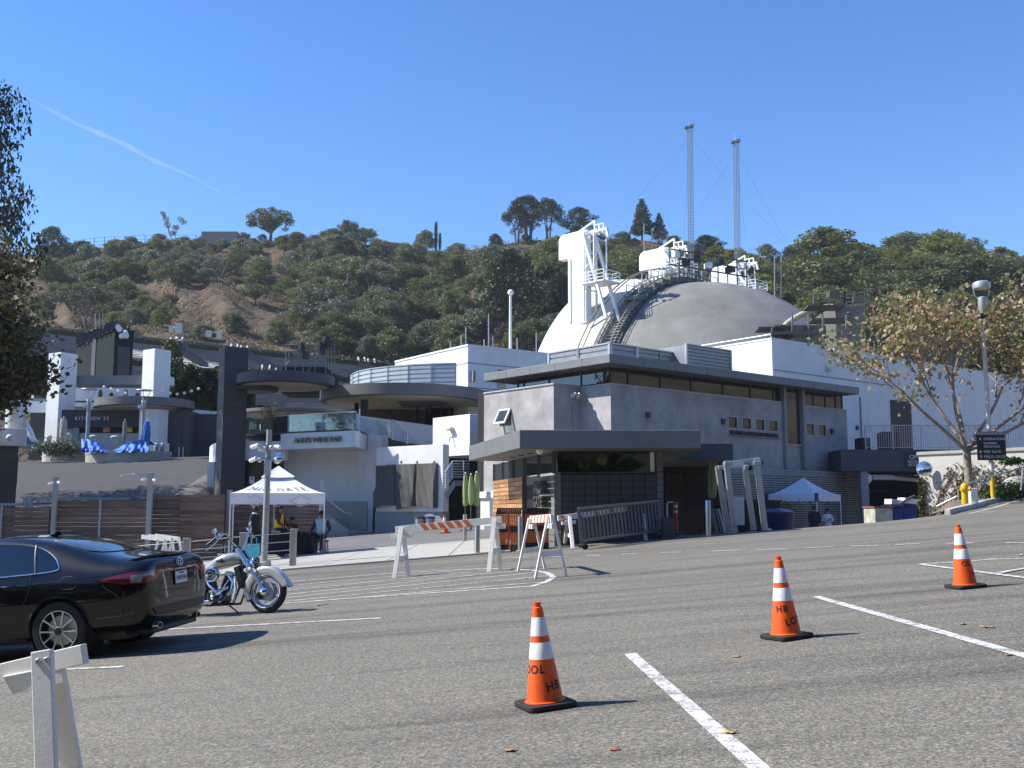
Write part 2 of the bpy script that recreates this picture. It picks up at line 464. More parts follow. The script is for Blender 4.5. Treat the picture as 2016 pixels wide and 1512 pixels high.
def strip(pts, w, closed=False):
 """ground polyline -> strip with mitred corners"""
 q = [Vector((p[0], p[1], 0)) for p in pts]; n = len(q); L = []; Rr = []
 for i in range(n):
  a = q[(i-1) % n] if (closed or i > 0) else None
  c = q[(i+1) % n] if (closed or i < n-1) else None
  t1 = (q[i]-a).normalized() if a is not None else (c-q[i]).normalized()
  t2 = (c-q[i]).normalized() if c is not None else t1
  t = (t1+t2).normalized(); nn = Vector((-t.y, t.x, 0)); k = w/2/max(0.4, abs(nn.dot(Vector((-t1.y, t1.x, 0)))))
  L.append(q[i]+nn*k); Rr.append(q[i]-nn*k)
 return L, Rr, n
def paint(name, pixpts, w, dz=0.006, closed=False, sub=6):
 pts = []
 g = [G(*p) for p in pixpts]
 for i in range(len(g) - (0 if closed else 1)):
  a, b_ = g[i], g[(i+1) % len(g)]
  k = 1 if len(g) > 4 else sub
  for j in range(k): pts.append(a.lerp(b_, j / k))
 if not closed: pts.append(g[-1])
 L, Rr, n = strip(pts, w, closed); b = MB()
 v = []
 for a, c in zip(L, Rr):
  v += [(a.x, a.y, ground_z(a.x, a.y) + dz), (c.x, c.y, ground_z(c.x, c.y) + dz)]
 f = [(2*i, 2*i+1, 2*((i+1) % n)+1, 2*((i+1) % n)) for i in range(n if closed else n-1)]
 b._add(v, f)
 return struct(b.build(name, m_paintline, fix=False))
isl = [(520,1150),(740,1131.5),(901,1121.7),(957,1120),(1008,1121),(1052,1123.5),(1078,1128.5),(1090,1136.6),(1076,1146),(1046,1155),(969,1159.5),(800,1171),(740,1175),(520,1191)]
paint('painted_island_border', isl, 0.11)
for a, c in (((540,1156),(905,1123.5)), ((540,1165.5),(957,1123.5)), ((540,1173.5),(1017,1124)), ((540,1180),(1052,1127.5)), ((540,1186.5),(1081,1134)), ((700,1177.5),(1073,1146))):
 paint('painted_hatch_line', [a, c], 0.085)
paint('painted_bay_line', [(310,1240.5),(750,1217.5)], 0.10)
paint('painted_bay_line', [(60,1321.5),(243,1313)], 0.10)
paint('painted_bay_line', [(1240,1287.5),(1560,1572)], 0.105)
paint('painted_bay_line', [(1606,1175),(2110,1318)], 0.105)
paint('painted_bay_line', [(1812,1111),(1905,1106),(1950,1101.5),(2100,1100)], 0.09)
paint('painted_bay_line', [(1812,1112),(2100,1149)], 0.09, dz=0.010)
paint('painted_bay_line', [(1965,1130),(2100,1106)], 0.09, dz=0.014)
for a, c in (((1010,1098.5),(1042,1097.5)), ((1085,1096.5),(1118,1095.5)), ((1155,1094),(1183,1093.4)), ((1222,1091.2),(1255,1090.2)), ((1301,1088.2),(1340,1087)), ((1400,1085.5),(1467,1082.6)), ((1489,1082.5),(1548,1081)), ((1582,1079.4),(1640,1076.6)),
   ((1674,1075.2),(1728,1074)), ((1762,1072.7),(1810,1070.8)), ((1860,1070),(1915,1069.4)), ((1978,1069),(2040,1068.5))):
 paint('painted_dash', [a, c], 0.10)
paint('painted_edge_line', [(1909,1011.5),(1960,999),(2040,974)], 0.10)
paint('painted_edge_line', [(1929,1009.5),(1967,1007)], 0.08)
# oil stains with soft, broken edges
def stain_mat():
 m, n, l, b = nt('oil_stain')
 tc = n.new('ShaderNodeTexCoord')
 gr = n.new('ShaderNodeTexGradient'); gr.gradient_type = 'SPHERICAL'
 mp = n.new('ShaderNodeMapping'); mp.inputs['Scale'].default_value = (2.0, 2.0, 2.0); mp.inputs['Location'].default_value = (-1, -1, 0)
 l.new(tc.outputs['Generated'], mp.inputs[0]); l.new(mp.outputs[0], gr.inputs[0])
 nz = n.new('ShaderNodeTexNoise'); nz.inputs['Scale'].default_value = 16; nz.inputs['Detail'].default_value = 6; l.new(tc.outputs['Object'], nz.inputs[0])
 mu = n.new('ShaderNodeMath'); mu.operation = 'MULTIPLY'; l.new(gr.outputs['Fac'], mu.inputs[0]); l.new(nz.outputs['Fac'], mu.inputs[1])
 r = n.new('ShaderNodeMapRange'); r.inputs[1].default_value = 0.12; r.inputs[2].default_value = 0.36; r.inputs[4].default_value = 0.55
 l.new(mu.outputs[0], r.inputs[0]); l.new(r.outputs[0], b.inputs['Alpha'])
 b.inputs['Base Color'].default_value = (0.035, 0.035, 0.036, 1); b.inputs['Roughness'].default_value = 0.7
 return m
m_stain = stain_mat()
rsc = random.Random(8)
for (px, py, rx, ry) in [(rsc.uniform(300, 2000), rsc.uniform(1100, 1500), rsc.uniform(.03, .10), rsc.uniform(.03, .07)) for _ in range(44)] + [(rsc.uniform(1150, 2000), rsc.uniform(1110, 1260), rsc.uniform(.15, .45), .035) for _ in range(16)] + list(((1470,1282,.16,.22), (1222,1281,.20,.35), (1790,1387,.14,.14), (1985,1408,.22,.25), (2005,1470,.25,.25), (1905,1300,.12,.2), (1330,1232,.1,.3), (520,1480,.2,.2))):
 c = G(px, py); b = MB()
 b._add([(c.x + sx*rx, c.y + sy*ry, lot(c.x + sx*rx, c.y + sy*ry) + 0.004) for sx, sy in ((-1,-1),(1,-1),(1,1),(-1,1))], [(0,1,2,3)])
 struct(b.build('oil_stain', m_stain, fix=False))
# HILLSIDE
def interp(tab, x):
 if x <= tab[0][0]: return tab[0][1]
 for (a, b_), (c, d) in zip(tab, tab[1:]):
  if x <= c: return b_ + (d - b_) * (x - a) / (c - a)
 return tab[-1][1]
RIDGE = [(-900,520),(-200,505),(0,500),(100,497),(200,484),(300,480),(420,480),(500,474),(600,468),(700,474),(800,487),(900,492),(980,478),(1060,468),(1150,475),(1250,466),(1350,482),(1420,500),(1520,506),(1680,500),(1740,494),(1800,493),(1900,504),(2016,508),(2200,520),(2900,540)]
BASE = [(-900,660),(100,655),(330,662),(560,692),(780,722),(1060,724),(1300,740),(1600,760),(2016,800),(2900,820)]
YB = [(-900,215),(780,205),(1000,175),(1300,150),(2900,140)]
YR = [(-900,360),(900,340),(1200,310),(1500,285),(2900,280)]
from mathutils import noise as mnoise
def hill(px, t):
 """t 0 at the foot of the slope, 1 on the ridge, beyond 1 the far side"""
 py = interp(BASE, px) + (interp(RIDGE, px) - interp(BASE, px)) * min(t, 1.0)
 Y = interp(YB, px) + (interp(YR, px) - interp(YB, px)) * t
 p = P(px, py, Y)
 if t > 1.0: p.z -= (t - 1.0) * 70
 if t < 0.0: p.z += t * 120
 q = Vector((px * 0.009, t * 2.2, 3.1))
 amp = 7.0 * math.sin(PI * min(max(t, 0.0), 1.0))
 g = mnoise.noise(Vector((px * 0.010 + t * 2.6, t * 1.1, 0.3)))             # spurs running down across the slope
 return p + Vector((0, -1, 0.35)) * (amp * (g + 0.5 * mnoise.noise(q * 2.3)))
def hill_t(px, py):
 return (interp(BASE, px) - py) / (interp(BASE, px) - interp(RIDGE, px))
def soil():
 m, n, l, b = nt('dry_soil')
 tc = n.new('ShaderNodeTexCoord')
 nz = n.new('ShaderNodeTexNoise'); nz.inputs['Scale'].default_value = 0.09; nz.inputs['Detail'].default_value = 10; nz.inputs['Roughness'].default_value = 0.68
 l.new(tc.outputs['Object'], nz.inputs[0])
 rp = n.new('ShaderNodeValToRGB'); e = rp.color_ramp.elements
 e[0].position = 0.34; e[0].color = (0.055, 0.041, 0.030, 1); e[1].position = 0.66; e[1].color = (0.165, 0.122, 0.080, 1)
 q = e.new(0.5); q.color = (0.115, 0.082, 0.053, 1)
 l.new(nz.outputs['Fac'], rp.inputs[0]); l.new(rp.outputs[0], b.inputs['Base Color'])
 b.inputs['Roughness'].default_value = 0.95; b.inputs['Specular IOR Level'].default_value = 0.1
 n2 = n.new('ShaderNodeTexNoise'); n2.inputs['Scale'].default_value = 0.5; n2.inputs['Detail'].default_value = 8; l.new(tc.outputs['Object'], n2.inputs[0])
 bp = n.new('ShaderNodeBump'); bp.inputs['Strength'].default_value = 1.0; bp.inputs['Distance'].default_value = 1.2
 l.new(n2.outputs['Fac'], bp.inputs['Height']); l.new(bp.outputs[0], b.inputs['Normal'])
 return m
m_soil = soil()
hb = MB()
hb.grid(lambda u, v: hill(-900 + 3800 * u, -0.25 + 1.85 * v), 260, 60)
struct(hb.build('hillside', m_soil, smooth=70, fix=False))
# ------------------------------------------------------------------ leaves and trees
def leaf_mesh(name, C, S, mat, shape='rhomb', up=0.0, rng=None, lv=None):
 rng = rng or np.random
 N = len(C)
 n = rng.normal(size=(N, 3)); n[:, 2] += up
 n /= np.linalg.norm(n, axis=1, keepdims=True)
 a = rng.normal(size=(N, 3)); a -= n * (a * n).sum(1, keepdims=True); a /= np.linalg.norm(a, axis=1, keepdims=True)
 b = np.cross(n, a)
 if shape == 'rhomb': prof = [(-1, 0, 0), (0, -.55, .12), (1, 0, 0), (0, .55, .12)]
 elif shape == 'needle': prof = [(-1, -.1, 0), (1, -.22, 0), (1.1, .22, 0), (-1, .1, 0)]
 else: prof = [(-1, 0, 0), (-.75, -.75, .2), (-.1, -.45, .05), (.35, -.85, .25), (1, 0, .0), (.35, .85, .25), (-.1, .45, .05), (-.75, .75, .2)]
 k = len(prof)
 V = np.empty((N, k, 3), np.float32)
 S = np.asarray(S).reshape(-1, 1)
 for i, (x, y, z) in enumerate(prof): V[:, i] = C + (a * x + b * y + n * z) * S
 me = bpy.data.meshes.new(name)
 me.vertices.add(N * k); me.vertices.foreach_set('co', V.reshape(-1))
 me.loops.add(N * k); me.loops.foreach_set('vertex_index', np.arange(N * k, dtype=np.int32))
 me.polygons.add(N); me.polygons.foreach_set('loop_start', np.arange(0, N * k, k, dtype=np.int32))
 me.materials.append(mat)
 at = me.attributes.new('lv', 'FLOAT', 'FACE')
 at.data.foreach_set('value', (rng.random(N) if lv is None else lv).astype(np.float32))
 me.update(); me.validate()
 return me
def add_leaves(name, C, S, mat, parent, **k):
 o = bpy.data.objects.new(name, leaf_mesh(name, np.asarray(C, np.float32), S, mat, **k)); col.objects.link(o); o.parent = parent
 return o
def cloud(clumps, per, rng):
 """points in a set of clumps (x, y, z, radius, flatness), denser to the outside"""
 out = []
 for x, y, z, r, fl in clumps:
  k = max(6, int(per * r * r))
  d = rng.normal(size=(k, 3)); d /= np.linalg.norm(d, axis=1, keepdims=True)
  d *= (r * rng.random((k, 1)) ** 0.38); d[:, 2] *= fl
  out.append(d + np.array([x, y, z]))
 return np.concatenate(out)
BARK = M('bark', (0.13, 0.10, 0.075), 0.9, var=0.35, scale=3, bump=0.6, bscale=12)
BARKL = M('pale_bark', (0.42, 0.37, 0.30), 0.85, var=0.30, scale=4, bump=0.4, bscale=14)
L_CHAP = leafmat('chaparral_leaf', (0.068, 0.084, 0.030), (0.235, 0.250, 0.100))
L_SAGE = leafmat('sage_leaf', (0.100, 0.115, 0.070), (0.270, 0.280, 0.180))
L_PINE = leafmat('pine_needle', (0.070, 0.086, 0.022), (0.280, 0.290, 0.085), 0.3)
L_DPINE = leafmat('dark_pine_needle', (0.026, 0.038, 0.018), (0.090, 0.105, 0.050), 0.15)
L_DRY = leafmat('dry_twigs', (0.075, 0.052, 0.038), (0.135, 0.100, 0.072), 0.1)
L_OAK = leafmat('oak_leaf', (0.064, 0.082, 0.028), (0.210, 0.228, 0.088))
L_SPARSE = leafmat('eucalyptus_leaf', (0.12, 0.12, 0.07), (0.24, 0.22, 0.13))
def proto(name, kind, seed, leafm, bark=BARK, lsm=1.0, pm=1.0):
 """a plant of height 1 standing on the origin: trunk with limbs, crown of leaf clumps"""
 rng = np.random.RandomState(seed); r = random.Random(seed)
 t = thing(name, 'x', 'tree')
 cl = []; tr = MB(); ls = 0.03; per = 2600; up = 0.3
 if kind == 'shrub':
  w = r.uniform(0.60, 0.75)
  for i in range(46):
   a = r.uniform(0, 2*PI); e = r.uniform(0.0, 1.0); k = (1 - e ** 2.2) ** 0.5 * r.uniform(0.45, 1.0)
   cl.append((math.cos(a)*w*k*0.85, math.sin(a)*w*k*0.85, 0.10 + 0.72*e, r.uniform(.11, .20), .8))
  for i in range(6):
   c = cl[i*7]; tr.tube([(0,0,-.1), (c[0]*.4, c[1]*.4, c[2]*.5), c[:3]], [.03, .02, .008], 5)
  per = 5200; ls = 0.030
 elif kind == 'oak':
  top = 0.62
  for i in range(60):
   a = r.uniform(0, 2*PI); e = r.uniform(-0.55, 1.0); k = (1 - abs(e) ** 2.4) ** 0.5 * r.uniform(0.35, 1.0)
   cl.append((math.cos(a)*.52*k, math.sin(a)*.52*k, top + .30*e, r.uniform(.08, .15), .85))
  tr.tube([(0,0,-.1), (.02,0,.18), (0.05,.02,.34)], [.045,.036,.026], 7)
  for i in range(9):
   c = cl[i*6]; tr.tube([(.03,.01,.24), (c[0]*.5+.02, c[1]*.5, .24 + (c[2]-.24)*.5), c[:3]], [.022,.014,.005], 5)
  per = 7600; ls = 0.024
 elif kind == 'pine':
  h0 = r.uniform(0.22, 0.34); lean = r.uniform(-.05, .05)
  for i in range(44):
   z = h0 + (1 - h0) * (i + r.random()) / 44; e = (z - h0) / (1 - h0)
   w = 0.34 * (math.sin(PI * min(1, e * 0.85 + 0.18)) ** 0.7) + .02
   a = i * 2.4 + r.uniform(-.4, .4); k = r.uniform(.35, 1.0)
   cl.append((math.cos(a)*w*k + lean*z, math.sin(a)*w*k, z - .03, r.uniform(.075, .13), .62))
  tr.tube([(0,0,-.1), (lean*.4, 0, .4), (lean*.8, .01, .75), (lean, 0, .97)], [.022,.018,.011,.003], 7)
  for c in cl[::3]: tr.tube([(lean*c[2], 0, c[2]-.05), (c[0]*.6, c[1]*.6, c[2]-.02), c[:3]], [.008,.006,.003], 4)
  per = 9000; ls = 0.021; up = 0.8
 elif kind == 'umbrella':
  for i in range(75):
   a = r.uniform(0, 2*PI); e = r.random(); rad = r.uniform(.1, 1.0)
   z = .50 + .42 * (1 - rad ** 2.6) * r.uniform(.75, 1.0) - .10*rad - .12 * (1 - e) * rad
   cl.append((math.cos(a)*.40*rad, math.sin(a)*.40*rad, z, r.uniform(.05, .10), .8))
  for k in range(4):
   a = k * 1.7; x, y = .06*math.cos(a), .06*math.sin(a)
   tr.tube([(x*.4, y*.4, -.1), (x, y, .3), (x*2.2, y*2.2, .62)], [.016,.013,.007], 6)
   for q in range(4):
    c = cl[k*17 + q*4]; tr.tube([(x*1.5, y*1.5, .45), c[:3]], [.007,.003], 4)
  per = 15000; ls = 0.016; up = 0.5
 elif kind == 'conifer':
  for i in range(70):
   e = (i + r.random()) / 70; w = .25 * (1 - e) ** .8 + .015; a = i * 2.4; k = r.uniform(.5, 1)
   cl.append((math.cos(a)*w*k, math.sin(a)*w*k, .14 + .84*e, .035 + .07*(1-e), .6))
  tr.tube([(0,0,-.1), (0,0,.97)], [.022,.003], 7); per = 14000; ls = 0.020; up = 0.5
 elif kind == 'cypress':
  for i in range(60):
   e = (i + r.random()) / 60; w = .05 * math.sin(PI * (e * .82 + .1)) ** .6; a = i * 2.4
   cl.append((math.cos(a)*w*.5, math.sin(a)*w*.5, .04 + .93*e, .028 + .4*w, 1.6))
  tr.tube([(0,0,-.1), (0,0,.95)], [.012,.003], 6); per = 30000; ls = 0.014
 elif kind == 'sparse':
  tips = [(-.30,.0,.95), (-.22,.05,.80), (-.13,-.03,.62), (.22,0,.80), (.30,.03,.72), (.10,.0,.55), (.06,-.05,.38), (-.25,0,.88)]
  tr.tube([(0,0,-.1), (-.03,0,.25), (-.12,0,.45)], [.02,.015,.011], 6)
  for q in tips:
   tr.tube([(-.04,0,.28), (q[0]*.55, q[1], .28+(q[2]-.28)*.5), q], [.010,.007,.003], 5)
   cl.append((*q, r.uniform(.07, .12), .8))
  per = 9000; ls = 0.022
 elif kind == 'dry':
  for i in range(40):
   a = r.uniform(0, 2*PI); e = r.random(); k = (1 - e ** 2) ** .5
   cl.append((math.cos(a)*.5*k, math.sin(a)*.5*k, .1 + .75*e, r.uniform(.10, .18), .8))
  for i in range(24):
   c = cl[i]; tr.tube([(0,0,-.1), (c[0]*.5, c[1]*.5, c[2]*.55), c[:3]], [.014,.008,.003], 4)
  per = 1700; ls = 0.020
 elif kind == 'snag':
  def br(p, d, L, w, k):
   q = p + d * L; tr.tube([p, p.lerp(q, .5) + Vector((r.uniform(-.02,.02), r.uniform(-.02,.02), 0)), q], [w, w*.8, w*.55], 6)
   if k:
    for _ in range(2):
     dd = (d + Vector((r.uniform(-.7,.7), r.uniform(-.4,.4), r.uniform(-.1,.5)))).normalized(); br(q, dd, L*.66, w*.55, k-1)
  br(Vector((0,0,-.05)), Vector((.05,0,1)).normalized(), .42, .016, 3)
 trunk = tr.build('trunk', bark, t, smooth=50)
 if cl:
  C = cloud(cl, per * pm, rng)
  add_leaves('crown', C, lsm * ls * rng.uniform(.6, 1.3, len(C)), leafm, t, up=up, rng=rng)
 return t
PROT = {
'shrub': [proto('chaparral_shrub', 'shrub', s, L_CHAP) for s in (1, 2, 3)],
'sage': [proto('sage_shrub', 'shrub', s, L_SAGE) for s in (4, 5)],
'oak': [proto('oak_tree', 'oak', s, L_OAK) for s in (6, 7)],
'pine': [proto('pine_tree', 'pine', s, L_PINE) for s in (8, 9, 10)],
'dpine': [proto('dark_pine_tree', 'pine', s, L_DPINE) for s in (11, 12)],
'umbrella': [proto('umbrella_pine', 'umbrella', s, L_DPINE) for s in (13, 14)],
'conifer': [proto('conifer_tree', 'conifer', s, L_DPINE) for s in (15,)],
'cypress': [proto('cypress_tree', 'cypress', s, L_DPINE) for s in (16,)],
'sparse': [proto('eucalyptus_tree', 'sparse', s, L_SPARSE, BARKL) for s in (17,)],
'dry': [proto('dry_shrub', 'dry', s, L_DRY) for s in (18,)],
'snag': [proto('dead_tree', 'snag', s, L_DRY, BARKL) for s in (19, 20, 21)],
}
def plant(kind, px, py, hpx, label, cat, group=None, wide=1.0, t=None, rz=None):
 """stand a plant on the hillside where its foot shows, hpx tall in the photo"""
 tt = hill_t(px, py) if t is None else t
 p = hill(px, tt)
 H = hpx / FPX * p.y
 pr = rnd.choice(PROT[kind])
 o = dup(pr, loc=p - Vector((0, 0, 0.02 * H)), rz=rnd.uniform(0, 6.28) if rz is None else rz, scale=(H * wide * rnd.uniform(.85, 1.2), H * wide * rnd.uniform(.85, 1.2), H))
 o['label'] = label; o['category'] = cat
 if group: o['group'] = group
 elif 'group' in o: del o['group']
 return o
# single plants that stand out against the sky
plant('umbrella', 1040, 474, 102, 'tallest umbrella pine in the ridge clump, its bare stems against the sky', 'pine tree', wide=1.15, rz=0.3)
plant('umbrella', 1080, 474, 98, 'umbrella pine at the right end of the ridge clump', 'pine tree', wide=1.0, rz=2.0)
plant('umbrella', 1018, 480, 88, 'lower umbrella pine at the left end of the ridge clump', 'pine tree', wide=0.9, rz=4.0)
plant('dpine', 1141, 474, 70, 'dark pine on the ridge just right of the umbrella pines', 'pine tree', wide=1.5)
plant('conifer', 1264, 470, 86, 'tall pointed conifer on the ridge above the white towers', 'conifer', wide=1.25)
plant('conifer', 1298, 472, 62, 'smaller pointed conifer next to the tall one on the ridge', 'conifer', wide=1.1)
plant('oak', 532, 474, 70, 'round oak on the ridge with sky showing under its crown', 'oak tree', wide=1.35, rz=1.0)
plant('oak', 685, 478, 48, 'pale green tree on the ridge left of the slim cypresses', 'tree', wide=1.0)
plant('oak', 720, 480, 34, 'small low tree on the ridge beside the pale green tree', 'tree', wide=1.2)
plant('shrub', 838, 492, 46, 'round dark tree on the ridge hugging the slim cypresses', 'tree', wide=0.8)
plant('cypress', 858, 492, 60, 'taller of the two slim cypresses on the ridge', 'cypress', wide=1.0)
plant('cypress', 866, 492, 36, 'shorter of the two slim cypresses on the ridge', 'cypress', wide=1.2)
plant('sparse', 338, 478, 72, 'thin leaning eucalyptus with sparse leaves on the ridge', 'eucalyptus', wide=1.0, rz=0.0)
plant('snag', 597, 468, 34, 'bare twisted sapling on the ridge', 'dead tree', wide=0.6)
plant('snag', 657, 612, 100, 'pale dead tree with forked bare limbs in the hillside scrub', 'dead tree', wide=0.9)
plant('snag', 722, 620, 90, 'grey dead tree with broken limbs right of the forked one', 'dead tree', wide=0.8)
plant('dpine', 100, 522, 82, 'leaning dark pine at the left end of the ridge', 'pine tree', wide=1.2)
plant('pine', 1625, 575, 130, 'big feathery pine rising above the right skyline', 'pine tree', wide=1.7)
plant('dpine', 1570, 560, 95, 'dark pine just left of the big feathery pine', 'pine tree', wide=1.1)
plant('conifer', 1932, 522, 46, 'bluish conifer alone on the right skyline', 'conifer', wide=1.4)
plant('shrub', 1775, 497, 22, 'round dark bush on the bare right ridge', 'bush', wide=1.3)
plant('shrub', 1715, 497, 16, 'low bush left of the bare patch on the right ridge', 'bush', wide=1.5)
plant('dpine', 1000, 668, 190, 'tall dark pine with a long bare trunk on the lower slope', 'pine tree', wide=0.95)
plant('dpine', 1080, 680, 165, 'broad dark pine beside the white stage tower', 'pine tree', wide=1.2)
plant('oak', 505, 608, 44, 'small round tree alone on the bare brown slope', 'tree', wide=1.25)
plant('dry', 760, 560, 74, 'purplish dead shrub in the middle of the hillside', 'shrub', wide=1.0)
plant('dry', 790, 545, 60, 'grey-brown dead shrub right of the purplish one', 'shrub', wide=1.0)
plant('dry', 1150, 560, 44, 'brown dead shrub left of the white stage tower', 'shrub', wide=1.3)
plant('dry', 905, 662, 48, 'reddish dry shrub above the flat white roof', 'shrub', wide=1.3)
# the mass of the scrub and wood, plant by plant
def zone(px, t):
 for lim, s in ((250, 'above the green tower'), (400, 'above the utility boxes'), (550, 'above the charcoal pillar'), (680, 'above the pipe scaffold'), (800, 'above the curved screen'), (920, 'above the flat white roof'), (1010, 'left of the white pole lamp'), (1130, 'left of the tall fin'), (1240, 'beside the tall fin'), (1340, 'behind the middle fin'), (1430, 'behind the masts'), (1560, 'right of the masts'), (1700, 'above the stage house'), (1850, 'above the sycamore'), (9999, 'by the street lamp head')):
  if px < lim: break
 return ('low' if t < .33 else 'halfway up' if t < .66 else 'high') + ' ' + s
def fill(n, region, kinds, hr, wr, dens, label, cat, group, mind=13):
 pts = []; tries = 0
 while len(pts) < n and tries < n * 60:
  tries += 1
  px = rnd.uniform(region[0], region[1]); t = rnd.uniform(region[2], region[3])
  if rnd.random() > dens(px, t): continue
  py = interp(BASE, px) + (interp(RIDGE, px) - interp(BASE, px)) * t
  if any((px-a)**2 + ((py-b_)*1.5)**2 < mind**2 for a, b_ in pts): continue
  pts.append((px, py))
  lk = zone(px, t)
  plant(rnd.choice(kinds), px, py, rnd.uniform(*hr) * (1 - .55 * sst(.55, 1, t)), label + ', ' + lk, cat, group, rnd.uniform(*wr), t=t)
def d_left(px, t):                                          # brown open slope left of px 620, low down
 if px < 330 and t < 0.35: return 0.5
 if px < 580 and t < 0.46: return 0.05
 if px < 640 and t < 0.28: return 0.15
 if px < 620 and t < 0.56: return 0.35
 return 1.0
fill(180, (60, 700, 0.02, 0.98), ['shrub', 'sage', 'shrub', 'oak', 'dry', 'sage', 'pine'], (24, 64), (1.0, 1.5), d_left, 'green shrub on the open hillside', 'shrub', 'scrub on the open hillside', 13)
fill(22, (90, 640, 0.90, 1.0), ['shrub', 'sage', 'oak'], (26, 44), (1.2, 1.6), lambda a, b_: 1, 'low bush along the left crest', 'bush', 'bushes on the left crest', 17)
fill(150, (620, 1140, 0.03, 0.98), ['shrub', 'shrub', 'sage', 'oak', 'pine', 'dry', 'dpine', 'oak', 'sage'], (36, 88), (0.95, 1.45), lambda a, b_: 1, 'leafy tree in the dense hillside wood', 'tree', 'dense wood on the middle slope', 13)
fill(80, (1120, 1430, 0.30, 0.99), ['shrub', 'oak', 'pine', 'sage', 'dpine', 'dry'], (38, 80), (1.0, 1.4), lambda a, b_: 1, 'leafy tree on the slope behind the shell', 'tree', 'trees behind the stage towers', 14)
fill(140, (1390, 2060, 0.15, 0.93), ['pine', 'pine', 'pine', 'oak', 'dpine'], (64, 128), (1.2, 1.9), lambda a, b_: 1, 'olive green pine on the right hillside', 'pine tree', 'pine wood on the right slope', 22)
fill(16, (1380, 2060, 0.90, 1.0), ['dpine', 'oak', 'shrub'], (26, 42), (1.0, 1.3), lambda a, b_: 0.3 if 1700 < a < 1810 else 1, 'dark tree on the right crest', 'tree', 'trees on the right crest', 22)
# wooded slope across the canyon, behind the camera
rh = MB(); rh.grid(lambda u, v: (-170 + 340 * u, -34 - 120 * v, -4 + 46 * v ** .8 + 5 * math.sin(u * 9) * v + 3 * math.sin(u * 31 + v * 5) * v), 60, 14)
struct(rh.build('rear_hillside', M('rear_scrub', (.055, .060, .028), .95, var=.6, scale=.12, bump=1.0, bscale=.6), None, smooth=70))
rg_ = MB(); rg_.grid(lambda u, v: (78 + .34 * max(0, -60 + 200 * u) + 110 * v, -60 + 200 * u, -2 + 48 * v ** .8 + 4 * math.sin(u * 14) * v), 30, 14)
struct(rg_.build('east_hillside', M('east_scrub', (.10, .085, .048), .95, var=.55, scale=.10, bump=1.0, bscale=.6), None, smooth=70))
# trees along the street behind the camera: the window panes mirror them
for i, (x, y, h) in enumerate(((-30, -16, 13), (-20, -24, 15), (-11, -19, 12), (-3, -26, 16), (6, -20, 13), (14, -25, 15), (23, -19, 13), (33, -24, 15), (44, -16, 14), (54, -8, 14), (-42, -8, 14), (62, 4, 13))):
 o = dup(PROT['oak'][i % 2] if i % 3 else PROT['shrub'][i % 3], loc=(x, y, lot(x, y) - .3), rz=i * 1.3, scale=(h * 1.7, h * 1.7, h * 1.45))
 tag(o, 'street tree behind the viewpoint, mirrored in the window panes', 'tree', 'street trees behind the viewpoint')
for v in PROT.values():
 for o in v:
  for ch in list(o.children): bpy.data.objects.remove(ch)
  bpy.data.objects.remove(o)
# dry brush and grass tufts over the open slope
rs = np.random.RandomState(5); C = []
while len(C) < 42000:
 px = rs.uniform(60, 1150); t = rs.uniform(0.0, 1.0)
 if mnoise.noise(Vector((px * .02, t * 6, 9))) < -0.02: continue
 p = hill(px, t); k = rs.randint(3, 9); s = rs.uniform(.3, .9)
 for _ in range(k): C.append((p.x + rs.normal() * s, p.y + rs.normal() * s, p.z + abs(rs.normal()) * .35))
C = np.array(C)
o = add_leaves('dry_brush', C, rs.uniform(.12, .34, len(C)), leafmat('dry_brush', (0.055, 0.060, 0.028), (0.20, 0.175, 0.095), .2), None, rng=rs)
o['label'] = 'dry grass and low brush scattered over the brown hillside'; stuff(o); o['category'] = 'brush'
# ridge fence and small ridge structures
def ridge_pt(px, dz=0.0, t=0.985):
 p = hill(px, t); return p + Vector((0, 0, dz))
rf = thing('ridge_fence', 'dark mesh fence following the left ridge line', 'fence', ridge_pt(150))
pan = MB()
for i in range(16):
 a, b_ = ridge_pt(145 + i * 20), ridge_pt(145 + (i + 1) * 20)
 MB().bar(a, a + Vector((0, 0, 3.6)), 0.14).build('post', m_dark, rf, world=True)
 for k in (1.0, 2.2, 3.5): pan.bar(a + Vector((0, 0, k)), b_ + Vector((0, 0, k)), 0.06)
pan.build('rail', m_dark, rf, world=True)
q = ridge_pt(436, 0); b = MB().box(-6.0, 6.0, 0, 4, -1, 3.2)
tag(b.build('ridge_shed', M('shed_grey', (0.19, 0.19, 0.2), .8, var=.1), None), 'low grey flat-roofed shed on the left ridge', 'shed').location = q + Vector((0, -3, 0.6))
lw = MB()
for i in range(8):
 a, b_ = ridge_pt(735 + i * 9, .8), ridge_pt(735 + (i + 1) * 9, .8); lw.bar(a, b_, .5, 1.8)
tag(lw.build('ridge_wall', M('tan_wall', (0.24, 0.18, 0.12), .9, var=.15), None), 'low tan wall along the ridge left of the cypresses', 'wall')
# GREY LOUNGE BUILDING
o_ = P(1202.5, 800, 46.3); GBF = Fr((o_.x, o_.y, 0), 40)
gb = frthing(GBF, 'lounge_building', 'two-storey grey stucco building with flat overhanging roof and clerestory glass', 'building')
zsill = GBF.wall(1203, 757)[1]
xr = GBF.wall(1667, 820)[0]
ya, _ = GBF.side(1142, 790, 0.0)
xw, _ = GBF.wall(1090, 790, ya)
yl, _ = GBF.side(953, 800, xw)
zwing = GBF.side(1090, 757, xw)[1]
zroof1 = 6.76; zroof0 = 6.37
ZB = -3.2
